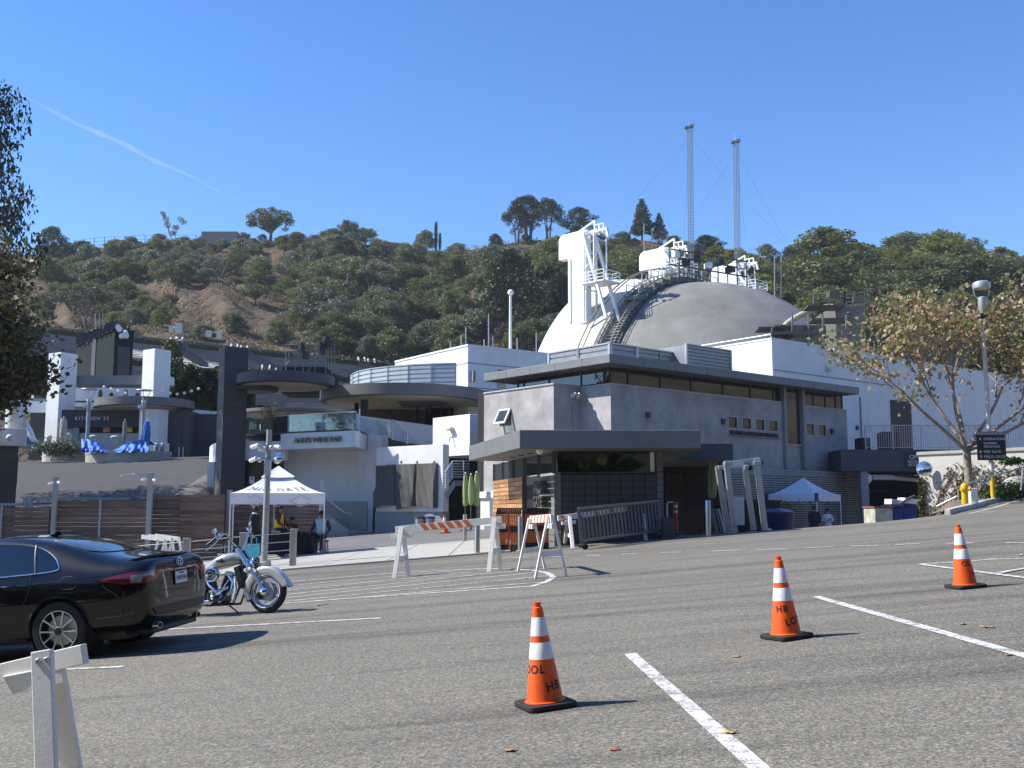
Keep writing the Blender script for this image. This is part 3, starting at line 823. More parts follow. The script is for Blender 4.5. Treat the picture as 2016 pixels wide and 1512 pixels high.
# walls: right facade broken round the tall window
xt0 = GBF.wall(1543, 820)[0]; xt1 = GBF.wall(1578, 820)[0]; zt0 = GBF.wall(1560, 877)[1]
zs2 = GBF.wall(1620, 804)[1]
w = MB()
def wall_holes(mb, x0, x1, z0, z1, holes, th=0.25):
 """a wall in the local xz plane (outer face at y 0) with rectangular openings"""
 xsn = sorted({x0, x1, *[h[0] for h in holes], *[h[1] for h in holes]}); zsn = sorted({z0, z1, *[h[2] for h in holes], *[h[3] for h in holes]})
 for a, b_ in zip(xsn, xsn[1:]):
  run = None
  for c, d in zip(zsn, zsn[1:]):
   cx, cz = (a + b_) / 2, (c + d) / 2
   hole = any(h[0] < cx < h[1] and h[2] < cz < h[3] for h in holes)
   if not hole:
    run = (run[0], d) if run else (c, d)
   if hole or d == zsn[-1]:
    if run: mb.box(a, b_, 0, th, run[0], run[1]); run = None
wins = []
zt_, zb_ = GBF.wall(1442, 821)[1], GBF.wall(1442, 842.5)[1]
for a, b_ in ((1433.8, 1450.8), (1461, 1478), (1487.7, 1504), (1513, 1530)):
 wins.append((GBF.wall(a, 832)[0], GBF.wall(b_, 832)[0], zb_, zt_))
zt2, zb2 = GBF.wall(1595, 835)[1], GBF.wall(1595, 856)[1]
win2 = [(GBF.wall(a, 845)[0], GBF.wall(b_, 845)[0], zb2, zt2) for a, b_ in ((1587.5, 1602.5), (1611, 1625.5))]
wall_holes(w, 0, xt0 - .05, ZB, zsill, wins)
wall_holes(w, xt1 + .05, xr, ZB, zs2, win2)
w.box(xt0 - .05, xt1 + .05, 0.10, 0.35, ZB, zt0)
w.build('wall', m_greyst, gb)
MB().box(xw, xw + .25, ya, yl, ZB, zwing).box(xw + .25, 0.25, ya, ya + .25, ZB, zwing).box(0, .25, 0.25, ya, ZB, zsill).build('wall', m_greyst, gb)
MB().box(xr - .25, xr, .25, 12, ZB, zs2).build('wall', m_greyst, gb)
MB().box(-.04, xt0 - .06, -.04, .30, zsill, zsill + .07).build('sill', M('pale_trim', (.42,.42,.43), .6, var=.08), gb)
MB().box(xt1 + .06, xr + .02, -.04, .30, zs2, zs2 + .06).build('sill', MATS['pale_trim'], gb)
MB().box(xw - .05, xw + .3, ya - .05, yl, zwing, zwing + .07).box(xw + .3, .25, ya - .05, ya + .3, zwing, zwing + .07).box(-.04, .3, .302, ya - .052, zsill + .002, zsill + .07).build('sill', MATS['pale_trim'], gb)
for a in (xt0 - .04, xt1 + .04): MB().box(a - .10, a + .10, -.16, .30, ZB, zroof0).build('pilaster', m_grey2, gb)
# roof slab with fascia joints
xrr = GBF.wall(1692, 770, -.9)[0]; yrl = GBF.side(952, 745, -.95)[0]
MB().box(-.95, xrr, -.9, yrl, zroof0, zroof1).build('roof', m_fascia, gb, bevel=.02)
MB().box(-.90, xrr - .05, -.85, yrl - .05, zroof0 - .012, zroof0 - .002).build('soffit', m_soffit, gb)
for i in range(1, 9):
 x = -.95 + i * (xrr + .95) / 9
 MB().box(x - .012, x + .012, -.905, -.897, zroof0 + .01, zroof1 - .01).build('fascia_joint', m_dark, gb)
for i in range(1, 5):
 y = -.9 + i * (yrl + .9) / 5
 MB().box(-.955, -.947, y - .012, y + .012, zroof0 + .01, zroof1 - .01).build('fascia_joint', m_dark, gb)
# clerestory: frames and panes, a pale room wall behind
m_cler = glass('clerestory_glass', dark=(0.035, 0.032, 0.022), rough=0.02)
mull = [0.12] + [GBF.wall(p, 775, .12)[0] for p in (1236, 1299.4, 1360, 1422.5, 1476, 1522)] + [xt0 - .16]
for a, b_ in zip(mull, mull[1:]):
 MB().box(a + .03, b_ - .03, .12, .14, zsill + .09, zroof0 - .03).build('pane', m_cler, gb)
 MB().box(b_ - .03, b_ + .03, .08, .18, zsill + .07, zroof0 - .015).build('mullion', m_dark, gb)
mull2 = [xt1 + .16] + [GBF.wall(p, 790, .12)[0] for p in (1601, 1624, 1644)] + [xr - .25]
for a, b_ in zip(mull2, mull2[1:]):
 MB().box(a + .03, b_ - .03, .12, .14, zs2 + .08, zroof0 - .03).build('pane', m_cler, gb)
 MB().box(b_ - .03, b_ + .03, .08, .18, zs2 + .06, zroof0 - .015).build('mullion', m_dark, gb)
lm = [0.1] + [GBF.side(p, 750, .05)[0] for p in (1188, 1143, 1080, 1030)] + [yl - .5]
for a, b_ in zip(lm, lm[1:]):
 MB().box(.10, .12, a + .03, b_ - .03, max(zsill, zwing) + .09, zroof0 - .03).build('pane', m_cler, gb)
 MB().box(.06, .16, b_ - .03, b_ + .03, max(zsill, zwing) + .07, zroof0 - .015).build('mullion', m_dark, gb)
MB().box(.3, xr - .3, .8, 10, ZB, zroof0 - .3).build('interior', m_interior, gb)
# tall window
MB().box(xt0 + .10, xt1 - .10, .06, .08, zt0 + .08, zroof0 - .03).build('pane', m_cler, gb)
MB().box(xt0 + .07, xt1 - .07, -.02, .25, zt0, zt0 + .07).build('sill', MATS['pale_trim'], gb)
m_wframe = M('pale_window_frame', (.50, .48, .42), .5, var=.08)
for (a, b_, c, d) in wins + win2:
 fr = MB()
 t = .045
 fr.box(a - t, b_ + t, -.03, .06, d, d + t).box(a - t, b_ + t, -.03, .06, c - t, c).box(a - t, a, -.03, .06, c, d).box(b_, b_ + t, -.03, .06, c, d)
 f_ = fr.build('window', m_wframe, gb)
 MB().box(a, b_, .05, .07, c, d).build('pane', m_cler, f_)
for px, py in ((1274, 817), (1422, 830), (1636.5, 849)):
 x, z = GBF.wall(px, py)
 MB().box(x - .10, x + .10, -.14, -.002, z - .13, z + .13).build('wall_lamp', m_dark, gb, bevel=.015)
xa, za = GBF.wall(1433, 847); xb, zb3 = GBF.wall(1533, 860)
za = GBF.wall(1483, 850)[1]; zc = GBF.wall(1483, 860)[1]
sp = MB().box(xa, xb, -.06, -.003, zc - .05, zc + .0).build('sign_ledge', m_fascia, gb)
text('THE GEORGE D. GOODHEW AND KERRI LOUNGE', .27, M('dark_letter', (.03, .03, .032), .5, var=.1), gb, ((xa + xb) / 2, -.05, zc + .13), depth=.02, sx=(xb - xa) / 6.4 * 1.0, bold=.006)
# open awning window and floodlights on the left wing
yw, zw = GBF.side(995, 823, xw)
aw = MB(); aw.box(xw - .02, xw + .02, yw - .42, yw + .42, zw - .35, zw + .45)
aw.build('window_opening', m_black, gb)
T = Matrix.Translation((xw - .03, yw, zw + .42)) @ Euler((0, R(28), 0)).to_matrix().to_4x4()
aw = MB()
for a, b_, c, d in ((-.42, .42, -.08, 0), (-.42, .42, -.80, -.72), (-.42, -.34, -.72, -.08), (.34, .42, -.72, -.08)): aw.box(-.03, .03, a, b_, c, d, T)
fo = aw.build('window', m_white2, gb)
MB().box(-.008, .008, -.34, .34, -.72, -.08, T).build('pane', m_clear, fo)
for dx in (-.35, -.08):
 x, z = GBF.wall(1133, 779, ya); p = Vector((x + dx, ya - .30, z))
 fl = MB(); T = Matrix.Translation(p) @ Euler((R(62), 0, R(12 if dx < -.2 else -12))).to_matrix().to_4x4()
 fl.lathe([(.04, .14), (.07, .10), (.12, -.10), (.13, -.14), (.001, -.13)], 14, T)
 fo = fl.build('floodlight', m_alum, gb, smooth=40); MB().bar(p, p + Vector((0, .30, .02)), .04).build('bracket', m_alum, fo)
MB().tube([(GBF.wall(1133, 779, ya)[0] - .22, ya - .03, zwing - .75), (GBF.wall(1133, 779, ya)[0] - .22, ya - .03, ZB + 3)], .02, 6).build('conduit', m_grey2, gb)
# pale cornice piece and low wall at the far left foot
yy, zz = GBF.side(953, 975, xw);
MB().box(xw - .12, xw + .1, yl - 2.2, yl + .1, -1.4, .55).box(xw - .24, xw + .1, yl - 2.3, yl + .2, .55, .85).build('plinth', m_white, gb)
# roof plant screens of ribbed metal
m_rib = M('ribbed_galvanised', (0.36, 0.37, 0.37), 0.45, 0.55, var=0.10, scale=3, dirt=.2)
def ribbed(parent, a, b_, z0, z1, n, name='screen_panel', post=True, mat=None, depth=.05):
 """a ribbed sheet standing between two local plan points"""
 a = Vector((a[0], a[1], 0)); b_ = Vector((b_[0], b_[1], 0)); d = (b_ - a); nrm = Vector((d.y, -d.x, 0)).normalized()
 mb = MB(); v = []; rows = []
 for i in range(n):
  h0 = z0 + (z1 - z0) * i / n; h1 = z0 + (z1 - z0) * (i + 1) / n; hm = h0 + (h1 - h0) * .72
  rows += [(h0, 0), (h0 + (h1 - h0) * .1, depth), (hm, depth), (hm + (h1 - h0) * .1, 0)]
 rows.append((z1, 0))
 for h, k in rows: v += [a + nrm * k + Vector((0, 0, h)), b_ + nrm * k + Vector((0, 0, h))]
 f = [(2*i, 2*i+1, 2*i+3, 2*i+2) for i in range(len(rows) - 1)]
 mb._add(v, f)
 p = mb.build(name, mat or m_rib, parent, fix=False)
 if post:
  fr = MB(); up = Vector((0, 0, 1))
  for q in (a, b_): fr.bar(q + nrm * .03 + up * z0, q + nrm * .03 + up * (z1 + .03), .12)
  fr.bar(a + nrm * .03 + up * (z1 + .02), b_ + nrm * .03 + up * (z1 + .02), .12, .06)
  fr.build('screen_frame', m_alum, p)
 return p
rs_ = frthing(GBF, 'roof_screen', 'ribbed metal equipment screens on the grey building roof', 'screen')
ztop = GBF.wall(1204, 677, .5)[1]
yscr = GBF.side(1082, 690, .5)[0]; zl2 = GBF.side(1082, 690, .5)[1]
ym = GBF.side(1140, 690, .5)[0]
ribbed(rs_, (.5, yscr), (.5, ym), zroof1 + .01, ztop, 3); ribbed(rs_, (.5, ym), (.5, .5), zroof1 + .01, ztop, 3)
x1 = GBF.wall(1251, 685, .5)[0]; x2 = GBF.wall(1298, 685, 1.2)[0]; x3 = GBF.wall(1350, 685, 1.2)[0]; x4 = GBF.wall(1437, 700, .3)[0]; x3b = GBF.wall(1350, 685, .3)[0]
ribbed(rs_, (.5, .5), (x1, .5), zroof1 + .01, ztop, 3)
x1b = GBF.wall(1253, 685, 1.2)[0]; xm_ = (x1b + x2) / 2
ribbed(rs_, (x1b, 1.2), (x2, 1.2), zroof1 + .01, ztop + .14, 4); ribbed(rs_, (x2, 1.2), (x3, 1.2), zroof1 + .01, ztop + .14, 4)
ribbed(rs_, (x3b, .3), (x4, .3), zroof1 + .01, GBF.wall(1350, 678, .3)[1], 7)
MB().box(x3b, x4, .36, 2.2, zroof1 + .01, GBF.wall(1350, 678, .3)[1] - .02).build('screen_box', m_rib, rs_)
MB().lathe([(.14, 0), (.14, .35), (.2, .36), (.2, .5), (.02, .52)], 10, Matrix.Translation((GBF.wall(1336, 672, 3)[0], 3, ztop - .1))).build('vent_cap', m_white2, rs_)
# ------------------------------------------------------------------ slatted screen wall in front of its foot
SLF = Fr(GBF.wld(0, -.9, 0), 40)
sl = frthing(SLF, 'slat_screen', 'pale horizontal slat screen wall at the foot of the grey building', 'fence')
sx0 = SLF.wall(1396, 960)[0]; sx1 = SLF.wall(1697, 960)[0]; sz1 = SLF.wall(1697, 931)[1]
m_slat = M('slat_grey', (.34, .325, .29), .65, var=.12, scale=1.2, stretch=(.3, 1, 1))
ns = 25; pitch = .118
m0 = MB().box(0, sx1 - sx0, -.02, .02, 0, .078).build('slat', m_slat, sl); m0.location = (sx0, 0, sz1 - .08)
for i in range(1, ns): shared('slat', m0, (sx0, 0, sz1 - .08 - i * pitch), sl)
for i in range(11):
 x = sx0 + (sx1 - sx0) * i / 10
 MB().box(x - .03, x + .03, .021, .10, sz1 - ns * pitch, sz1 - .002).build('post', m_slat, sl)
MB().box(sx0, sx1, .25, .30, sz1 - ns * pitch - .2, sz1 - .3).build('backing', m_black, sl)
# GATE KIOSK
kz1, kz0 = 2.09, 1.61
kA = Vector((.20, 27.5, 0)); kB = Vector((4.99, 27.5, 0)); kC = Vector((-1.43, 34.6, 0)); kD = Vector((5.5, 36.0, 0))
ks = thing('gate_kiosk', 'dark block ticket kiosk under a deep grey canopy, lettered MID GATE', 'kiosk', (2.6, 29.5, ground_z(2.6, 29.5)))
up = Vector((0, 0, 1))
MB().prism([kA + up*kz0, kB + up*kz0, kD + up*kz0, kC + up*kz0], (0, 0, kz1 - kz0)).build('canopy', M('canopy_grey', (.165, .172, .17), .5, var=.10, scale=.8, dirt=.15), ks, world=True, bevel=.015)
MB().prism([kA + Vector((.06,.06,kz0-.012)), kB + Vector((-.06,.06,kz0-.012)), kD + Vector((-.06,-.06,kz0-.012)), kC + Vector((.08,-.06,kz0-.012))], (0, 0, .010)).build('soffit', m_soffit, ks, world=True)
for t in (.12, .27, .42, .57):
 p = kA.lerp(kC, t) + Vector((.75, .3, kz0 - .03)); MB().lathe([(.001, -.01), (.09, -.01), (.1, 0), (.1, .02)], 12, Matrix.Translation(p)).build('downlight', m_dark, ks, world=True)
p = kA + Vector((.55, .6, kz0 - .05)); MB().lathe([(.10, .05), (.10, 0), (.085, -.05), (.04, -.085), (.001, -.09)], 14, Matrix.Translation(p)).build('dome_camera', m_white2, ks, world=True, smooth=40)
# front wall of stacked blocks
WY = 28.7; m_blk = M('dark_block', (.062, .064, .072), .7, var=.25, scale=1.3, bump=.3, bscale=60); m_blk2 = M('grey_block', (.17, .165, .155), .8, var=.18, scale=2.2, bump=.4, bscale=60)
zsk = P(1200, 932, WY).z; bw, bh = .363, .183
fx0, fx1 = P(1105, 1000, WY).x, P(1294, 1000, WY).x; cx0 = P(1092, 1000, WY).x; cx1 = P(1307, 1000, WY).x
nb = 8; bwf = (fx1 - fx0) / nb
src = MB().box(.012, bwf - .012, 0, .12, .010, bh - .010).build('block', m_blk, ks, bevel=.006)
base = pmat(ks).inverted()
first = True
for j in range(13):
 z = zsk - .03 - (j + 1) * bh
 for i in range(nb):
  x = fx0 + i * bwf
  if z + bh < ground_z(x, WY): continue
  L = base @ Vector((x, WY + .02, z))
  if first: src.location = L; first = False
  else: shared('block', src, L, ks)
zg = ground_z(2.5, WY) - .3
MB().box(fx0, fx1, WY + .06, WY + .3, zg, zsk - .03).build('wall_core', m_black, ks, world=True)
MB().box(fx0 - .02, fx1 + .02, WY - .03, WY + .2, zsk - .03, zsk + .03).build('sill', m_black, ks, world=True)
cs1 = MB().box(.006, cx1 - fx1 - .006, 0, .3, .009, bh - .009).build('block', m_blk2, ks, bevel=.006); first = True
cs2 = MB().box(.006, fx0 - cx0 - .006, 0, .16, .009, bh - .009).build('block', m_blk2, ks, bevel=.006)
k = 0
for j in range(22):
 z = kz0 - .03 - (j + 1) * bh
 if z + bh < ground_z(fx1, WY) - .1: break
 L1 = base @ Vector((fx1, WY - .01, z));
 if j == 0: cs1.location = L1
 else: shared('block', cs1, L1, ks)
 if z + bh <= zsk + .05:
  L2 = base @ Vector((cx0, WY - .01, z))
  if k == 0: cs2.location = L2
  else: shared('block', cs2, L2, ks)
  k += 1
# glazing above the blocks
MB().box(fx0 - .1, fx1 - .02, WY + .10, WY + .12, zsk + .04, kz0 - .02).build('pane', glass('kiosk_glass', dark=(.006, .007, .006)), ks, world=True)
MB().box(fx1 - .16, fx1 - .05, WY + .07, WY + .095, zsk + .05, kz0 - .04).build('blind', m_white2, ks, world=True)
side_a = Vector((cx0, WY + .05, 0)); side_b = Vector((.39, 32.3, 0)); side_c = Vector((-.64, 37.4, 0))
for t0, t1, a, b_ in ((0, .5, side_a, side_b), (.5, 1, side_a, side_b), (0, .34, side_b, side_c), (.34, .67, side_b, side_c), (.67, 1, side_b, side_c)):
 p, q = a.lerp(b_, t0), a.lerp(b_, t1);
 MB().prism([p + up*(zsk+.03), q + up*(zsk+.03), q + up*(kz0-.02), p + up*(kz0-.02)], (.015, .003, 0)).build('pane', m_clear, ks, world=True)
 MB().bar(q + up*zsk, q + up*kz0, .09).build('mullion', m_dark, ks, world=True)
MB().bar(side_a + up*zsk, side_a + up*kz0, .12).build('mullion', m_dark, ks, world=True)
MB().box(1.6, 4.0, 31.5, 31.6, 0.2, 1.5).build('room_wall', m_white2, ks, world=True)
# block side wall with the letters and its dark doorway, timber-clad wall beyond
sd = (side_b - side_a); sl_ = sd.length; sd.normalize(); sn = Vector((-sd.y, sd.x, 0)); ang = math.atan2(sd.y, sd.x)
sb_ = MB().box(.012, .388, -.10, 0, .010, bh - .010).build('block', m_blk2, ks, bevel=.006); k = 0
for j in range(15):
 z = zsk - .03 - (j + 1) * bh
 if z + bh < ground_z(1, 30) - .2: break
 for i in range(5):
  L = base @ (side_a + sd * (.02 + i * .4) + up * z)
  if k == 0: sb_.location = L; sb_.rotation_euler = (0, 0, ang)
  else: shared('block', sb_, L, ks, rot=(0, 0, ang))
  k += 1
p0 = side_a + sd * 2.03; p1 = side_a + sd * 3.35
MB().prism([p0 + up*(-2) - sn*(-.0), p1 + up*(-2), p1 + up*(zsk-.25), p0 + up*(zsk-.25)], -sn * .06).build('doorway', m_black, ks, world=True)
MB().prism([p0 + up*(zsk-.25), p1 + up*(zsk-.25), p1 + up*zsk, p0 + up*zsk], -sn * .1).build('lintel', m_blk2, ks, world=True)
MB().bar(side_b + up*(-2), side_b + up*zsk, .16).build('post', m_dark, ks, world=True)
def wood(name, c, lo, hi, sc=1.0):
 if name in MATS: return MATS[name]
 m, n, l, b = nt(name); tc = n.new('ShaderNodeTexCoord'); oi = n.new('ShaderNodeObjectInfo')
 mp = n.new('ShaderNodeMapping'); mp.inputs['Scale'].default_value = (1.2*sc, 6*sc, 14*sc); l.new(tc.outputs['Object'], mp.inputs[0])
 ad = n.new('ShaderNodeVectorMath'); ad.operation = 'ADD'; l.new(mp.outputs[0], ad.inputs[0])
 cb = n.new('ShaderNodeCombineXYZ'); ml = n.new('ShaderNodeMath'); ml.operation = 'MULTIPLY'; ml.inputs[1].default_value = 50
 l.new(oi.outputs['Random'], ml.inputs[0]); l.new(ml.outputs[0], cb.inputs[0]); l.new(cb.outputs[0], ad.inputs[1])
 nz = n.new('ShaderNodeTexNoise'); nz.inputs['Scale'].default_value = 1.6; nz.inputs['Detail'].default_value = 7; l.new(ad.outputs[0], nz.inputs[0])
 rp = n.new('ShaderNodeValToRGB'); rp.color_ramp.elements[0].position = .3; rp.color_ramp.elements[1].position = .72
 rp.color_ramp.elements[0].color = (*[x*lo for x in c], 1); rp.color_ramp.elements[1].color = (*[min(1, x*hi) for x in c], 1)
 l.new(nz.outputs['Fac'], rp.inputs[0])
 hs = n.new('ShaderNodeMix'); hs.data_type = 'RGBA'; hs.blend_type = 'MULTIPLY'; hs.inputs['B'].default_value = (.52, .46, .42, 1)
 l.new(oi.outputs['Random'], hs.inputs['Factor']); l.new(rp.outputs[0], hs.inputs['A']); l.new(hs.outputs['Result'], b.inputs['Base Color'])
 b.inputs['Roughness'].default_value = .6
 bp = n.new('ShaderNodeBump'); bp.inputs['Strength'].default_value = .25; bp.inputs['Distance'].default_value = .01; l.new(nz.outputs['Fac'], bp.inputs['Height']); l.new(bp.outputs[0], b.inputs['Normal'])
 MATS[name] = m; return m
m_cedar = wood('cedar_board', (.62, .34, .15), .55, 1.2)
wd = side_c - side_b; wlen = wd.length; wd.normalize(); wang = math.atan2(wd.y, wd.x); nw = 4; pl = wlen / nw
zw1 = P(1033, 939, 32.3).z + .02; ph = (zw1 - P(1033, 1000, 32.3).z) / 7.0
pk = MB().box(.014, pl - .014, 0, .05, .010, ph - .010).build('plank', m_cedar, ks, bevel=.005); k = 0
for j in range(11):
 for i in range(nw):
  u_ = (i + .5) / nw; bow = .0
  L = base @ (side_b + wd * (i * pl) + up * (zw1 - (j + 1) * ph))
  if k == 0: pk.location = L; pk.rotation_euler = (0, 0, wang)
  else: shared('plank', pk, L, ks, rot=(0, 0, wang))
  k += 1
wn_ = Vector((wd.y, -wd.x, 0))
MB().prism([side_b + up*-2 - wn_*.02, side_c + up*-2 - wn_*.02, side_c + up*zw1 - wn_*.02, side_b + up*zw1 - wn_*.02], wn_ * .2).build('wall_core', m_black, ks, world=True)
m_mg = M('bronze_letter', (.10, .095, .085), .5, .3, var=.15)
for s_, sz_, zz_, dx in (('MID', .50, P(1065, 961, 30).z, .95), ('GATE', .42, P(1065, 989, 30).z, .95)):
 pL = side_a + sd * dx - Vector((0, 0, 0)); L = base @ (pL + up * zz_ + Vector((-sd.y, sd.x, 0)) * .16)
 text(s_, sz_, m_mg, ks, L, rot=(PI/2, 0, ang + PI), depth=.10, sx=1.0, bold=.01)
# entry canopy between kiosk and building, dark recess below it
ec = thing('entry_canopy', 'dark flat entry canopy joining the kiosk to the grey building', 'canopy', (6, 34, ground_z(6, 34)))
e1 = P(1300, 880, 34).x; e2 = P(1443, 880, 34).x; ez1 = P(1400, 873, 34).z; ez0 = P(1400, 906, 34).z
MB().box(e1, e2, 34, 46, ez0, ez1).build('roof', M('navy_fascia', (.06, .065, .075), .55, var=.1), ec, world=True, bevel=.01)
e3 = P(1308, 960, 40).x; e4 = P(1402, 960, 40).x
for j in range(3):
 for i in range(9):
  x0 = e3 + (e4 + .3 - e3) * j / 3
  MB().box(x0 + .01, x0 + (e4 + .3 - e3) / 3 - .01, 39.5, 39.55, -2 + i * .42, -2 + i * .42 + .40).build('gate_board', wood('dark_gate_board', (.035, .022, .016), .6, 1.2), ec, world=True)
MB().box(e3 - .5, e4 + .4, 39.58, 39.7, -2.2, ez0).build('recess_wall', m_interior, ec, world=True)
m_pillarb = wood('pillar_block', (.16, .12, .075), .7, 1.2)
px0, px1 = P(1396, 960, 42).x, P(1411, 960, 42).x
for i in range(12): MB().box(px0, px1, 42, 42.3, -2.0 + i * .29, -2.0 + i * .29 + .28).build('block', m_pillarb, ec, world=True)
# WHITE BUILDING BEHIND
o_ = P(1520, 700, 62.0); WBF = Fr((o_.x, o_.y, 0), 38)
wb = frthing(WBF, 'white_building', 'tall plain white building behind the grey one, lit on its left face', 'building')
wz = WBF.wall(1520, 668)[1]; wy = WBF.side(1404, 690, 0)[0]
MB().box(0, 46, 0, .3, -4, wz).box(0, .3, .3, wy + 4, -4, wz).box(.3, 46, .3, wy + 4, wz - .9, wz - .6).build('wall', m_white, wb)
MB().box(-.03, 46, -.03, .33, wz, wz + .10).box(-.03, .33, .33, wy + 4, wz, wz + .10).build('coping', m_white2, wb)
for (a, b_) in (((1622, 731), (1634, 721)),):
 x, z = WBF.wall(1628, 727); MB().box(x - .16, x + .16, -.35, -.003, z - .15, z + .15).build('wall_lamp', m_alum, wb, bevel=.03)
x, z = WBF.wall(1628, 690)
for dx in (-.25, .2):
 T = Matrix.Translation((x + dx, -.45, z)) @ Euler((R(60), 0, R(20 if dx > 0 else -35))).to_matrix().to_4x4()
 MB().lathe([(.05, .2), (.10, .12), (.19, -.12), (.001, -.12)], 12, T).build('floodlight', m_white2 if dx > 0 else m_dark, wb, smooth=40)
x1, z1 = WBF.wall(1524, 728); x2, z2 = WBF.wall(1760, 757)
MB().tube([(x1, -.03, z1), (x2, -.03, z1 - .05)], .025, 6).build('conduit', m_grey2, wb)
x1, z1 = WBF.wall(1692, 782); MB().tube([(x1, -.06, z1), (x1, -.06, -1)], .05, 6).build('downpipe', m_grey2, wb)
x1, z1 = WBF.wall(1687, 842); MB().lathe([(.17, 0), (.15, .08), (.001, .09)], 16, Matrix.Translation((x1, -.003, z1)) @ Euler((PI/2, 0, 0)).to_matrix().to_4x4()).build('fire_bell', M('bell_red', (.18, .03, .03), .4), wb, smooth=40)
x1, z1 = WBF.wall(1752, 787); x2, _ = WBF.wall(1792, 787); MB().box(x1, x2, -.05, .28, -1, z1).build('doorway', m_black, wb)
# roof rail of the white building
rl = thing('roof_railing', 'thin pale pipe railing along the white building roof edge', 'railing', WBF.o, WBF.a)
ya_ = WBF.side(1516, 660, 1.2)[0]
for i in range(7):
 y = 1 + i * 2.6; MB().tube([(1.2, y, wz - .6), (1.2, y, wz + .55)], .035, 6).build('post', m_alum, rl)
MB().tube([(1.2, 1, wz + .55), (1.2, 16.6, wz + .55)], .035, 6).tube([(1.2, 1, wz + .25), (1.2, 16.6, wz + .25)], .03, 6).build('rail', m_alum, rl)
# DECK OVER THE GARAGE MOUTH
DY = 55.0; dz1 = P(1700, 885, DY).z; dz0 = P(1700, 928, DY).z; dxa = P(1655, 885, DY).x; dxb = P(2090, 885, DY).x
dk = thing('garage_deck', 'dark concrete deck spanning the garage entrance beside the grey building', 'deck', ((dxa + dxb) / 2, DY, dz0))
MB().box(dxa, dxb, DY, DY + 6, dz0, dz1).build('beam', M('deck_grey', (.085, .09, .10), .8, var=.12, scale=.5, dirt=.2), dk, world=True, bevel=.02)
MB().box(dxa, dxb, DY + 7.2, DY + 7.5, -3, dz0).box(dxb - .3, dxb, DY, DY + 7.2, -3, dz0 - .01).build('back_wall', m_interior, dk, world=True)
MB().box(P(1697, 960, DY).x, P(1712, 960, DY).x, DY + .1, DY + .6, -3, dz0).build('column', m_grey2, dk, world=True)
L = pmat(dk).inverted() @ P(1746, 967, DY + 7.1); text('OPERATIONS', .30, M('dull_letter', (.10, .085, .07), .6), dk, L, depth=.01, align='RIGHT', bold=.004)
pp = thing('service_pipe', 'pale wrapped pipe running under the deck at the garage mouth', 'pipe', P(1705, 945, DY + .3))
MB().tube([P(1718, 941, DY + .3), P(1760, 941, DY + .6), P(1830, 947, DY + 2.0)], .12, 10).build('pipe', m_conc2, pp, world=True, smooth=40)
MB().sphere(P(1707, 942, DY + .3), .26, 12, 8, (1, .8, 1.1)).sphere(P(1703, 954, DY + .3), .17, 10, 6).build('elbow', m_white2, pp, world=True, smooth=50)
# railing with pickets in bays
rail = thing('deck_railing', 'grey picket railing on the edge of the garage deck', 'railing', (P(1706, 885, DY).x, DY + .12, dz1))
rz1 = P(1750, 838, DY).z
a0 = P(1706, 885, DY).x; bay = (dxb - a0) / 7
for i in range(7):
 a, b_ = a0 + i * bay, a0 + (i + 1) * bay
 pb = MB()
 for k in range(1, 12): x = a + bay * k / 12; pb.box(x - .013, x + .013, DY + .107, DY + .133, dz1 + .12, rz1 - .02)
 pb.build('picket_bay', m_steel, rail, world=True)
 MB().box(a - .03, a + .03, DY + .09, DY + .15, dz1, rz1 + .02).build('post', m_steel, rail, world=True)
MB().box(a0, dxb, DY + .095, DY + .145, rz1, rz1 + .05).box(a0, dxb, DY + .10, DY + .14, dz1 + .09, dz1 + .12).build('rail', m_steel, rail, world=True)
tag(MB().box(P(1690, 870, DY + 1.4).x, P(1712, 870, DY + 1.4).x, DY + 1.2, DY + 2.1, dz1, P(1700, 862, DY + 1.4).z).build('deck_bin', m_black, None, bevel=.06), 'black bin on the deck left of the picket railing', 'bin')
tag(MB().box(P(1735, 870, DY + 1.4).x, P(1772, 870, DY + 1.4).x, DY + 1.2, DY + 2.1, dz1, P(1700, 850, DY + 1.4).z).build('deck_bin', m_black, None, bevel=.06), 'large black bin on the deck behind the picket railing', 'bin')
os_ = thing('operations_sign', 'black hanging sign with OPERATIONS lettering half hidden behind the ivy wall', 'sign', P(1800, 906, DY - .15))
sa, sb2 = P(1783, 892, DY - .12), P(1850, 921, DY - .12)
MB().box(sa.x, sb2.x, DY - .16, DY - .10, sb2.z, sa.z).build('board', M('sign_black', (.018, .019, .022), .45, var=.1), os_, world=True)
for s_, py, sz_ in (('OPERATIONS', 900, .32), ('RECEIVING', 909, .20), ('SECURITY', 915.5, .20)):
 text(s_, sz_, m_letter, os_, pmat(os_).inverted() @ P(1790 if sz_ > .3 else 1787, py, DY - .165), depth=.004, align='LEFT')
# retaining wall with climbing ivy
ra = P(1811, 950, 40); rb = P(2120, 950, 35.6); rz_ = P(1811, 890, 40).z
rd = (rb - ra); rd.z = 0; rlen = rd.length; rang = math.atan2(rd.y, rd.x)
RWF = Fr((ra.x, ra.y, 0), math.degrees(rang))
rw = frthing(RWF, 'retaining_wall', 'pale concrete retaining wall overgrown with ivy beside the garage mouth', 'wall')
MB().box(0, rlen, 0, .35, -1.6, rz_ - .12).build('wall', m_conc2, rw, bevel=.02)
MB().box(-.05, rlen, -.06, .4, rz_ - .12, rz_).build('coping', m_conc, rw, bevel=.01)
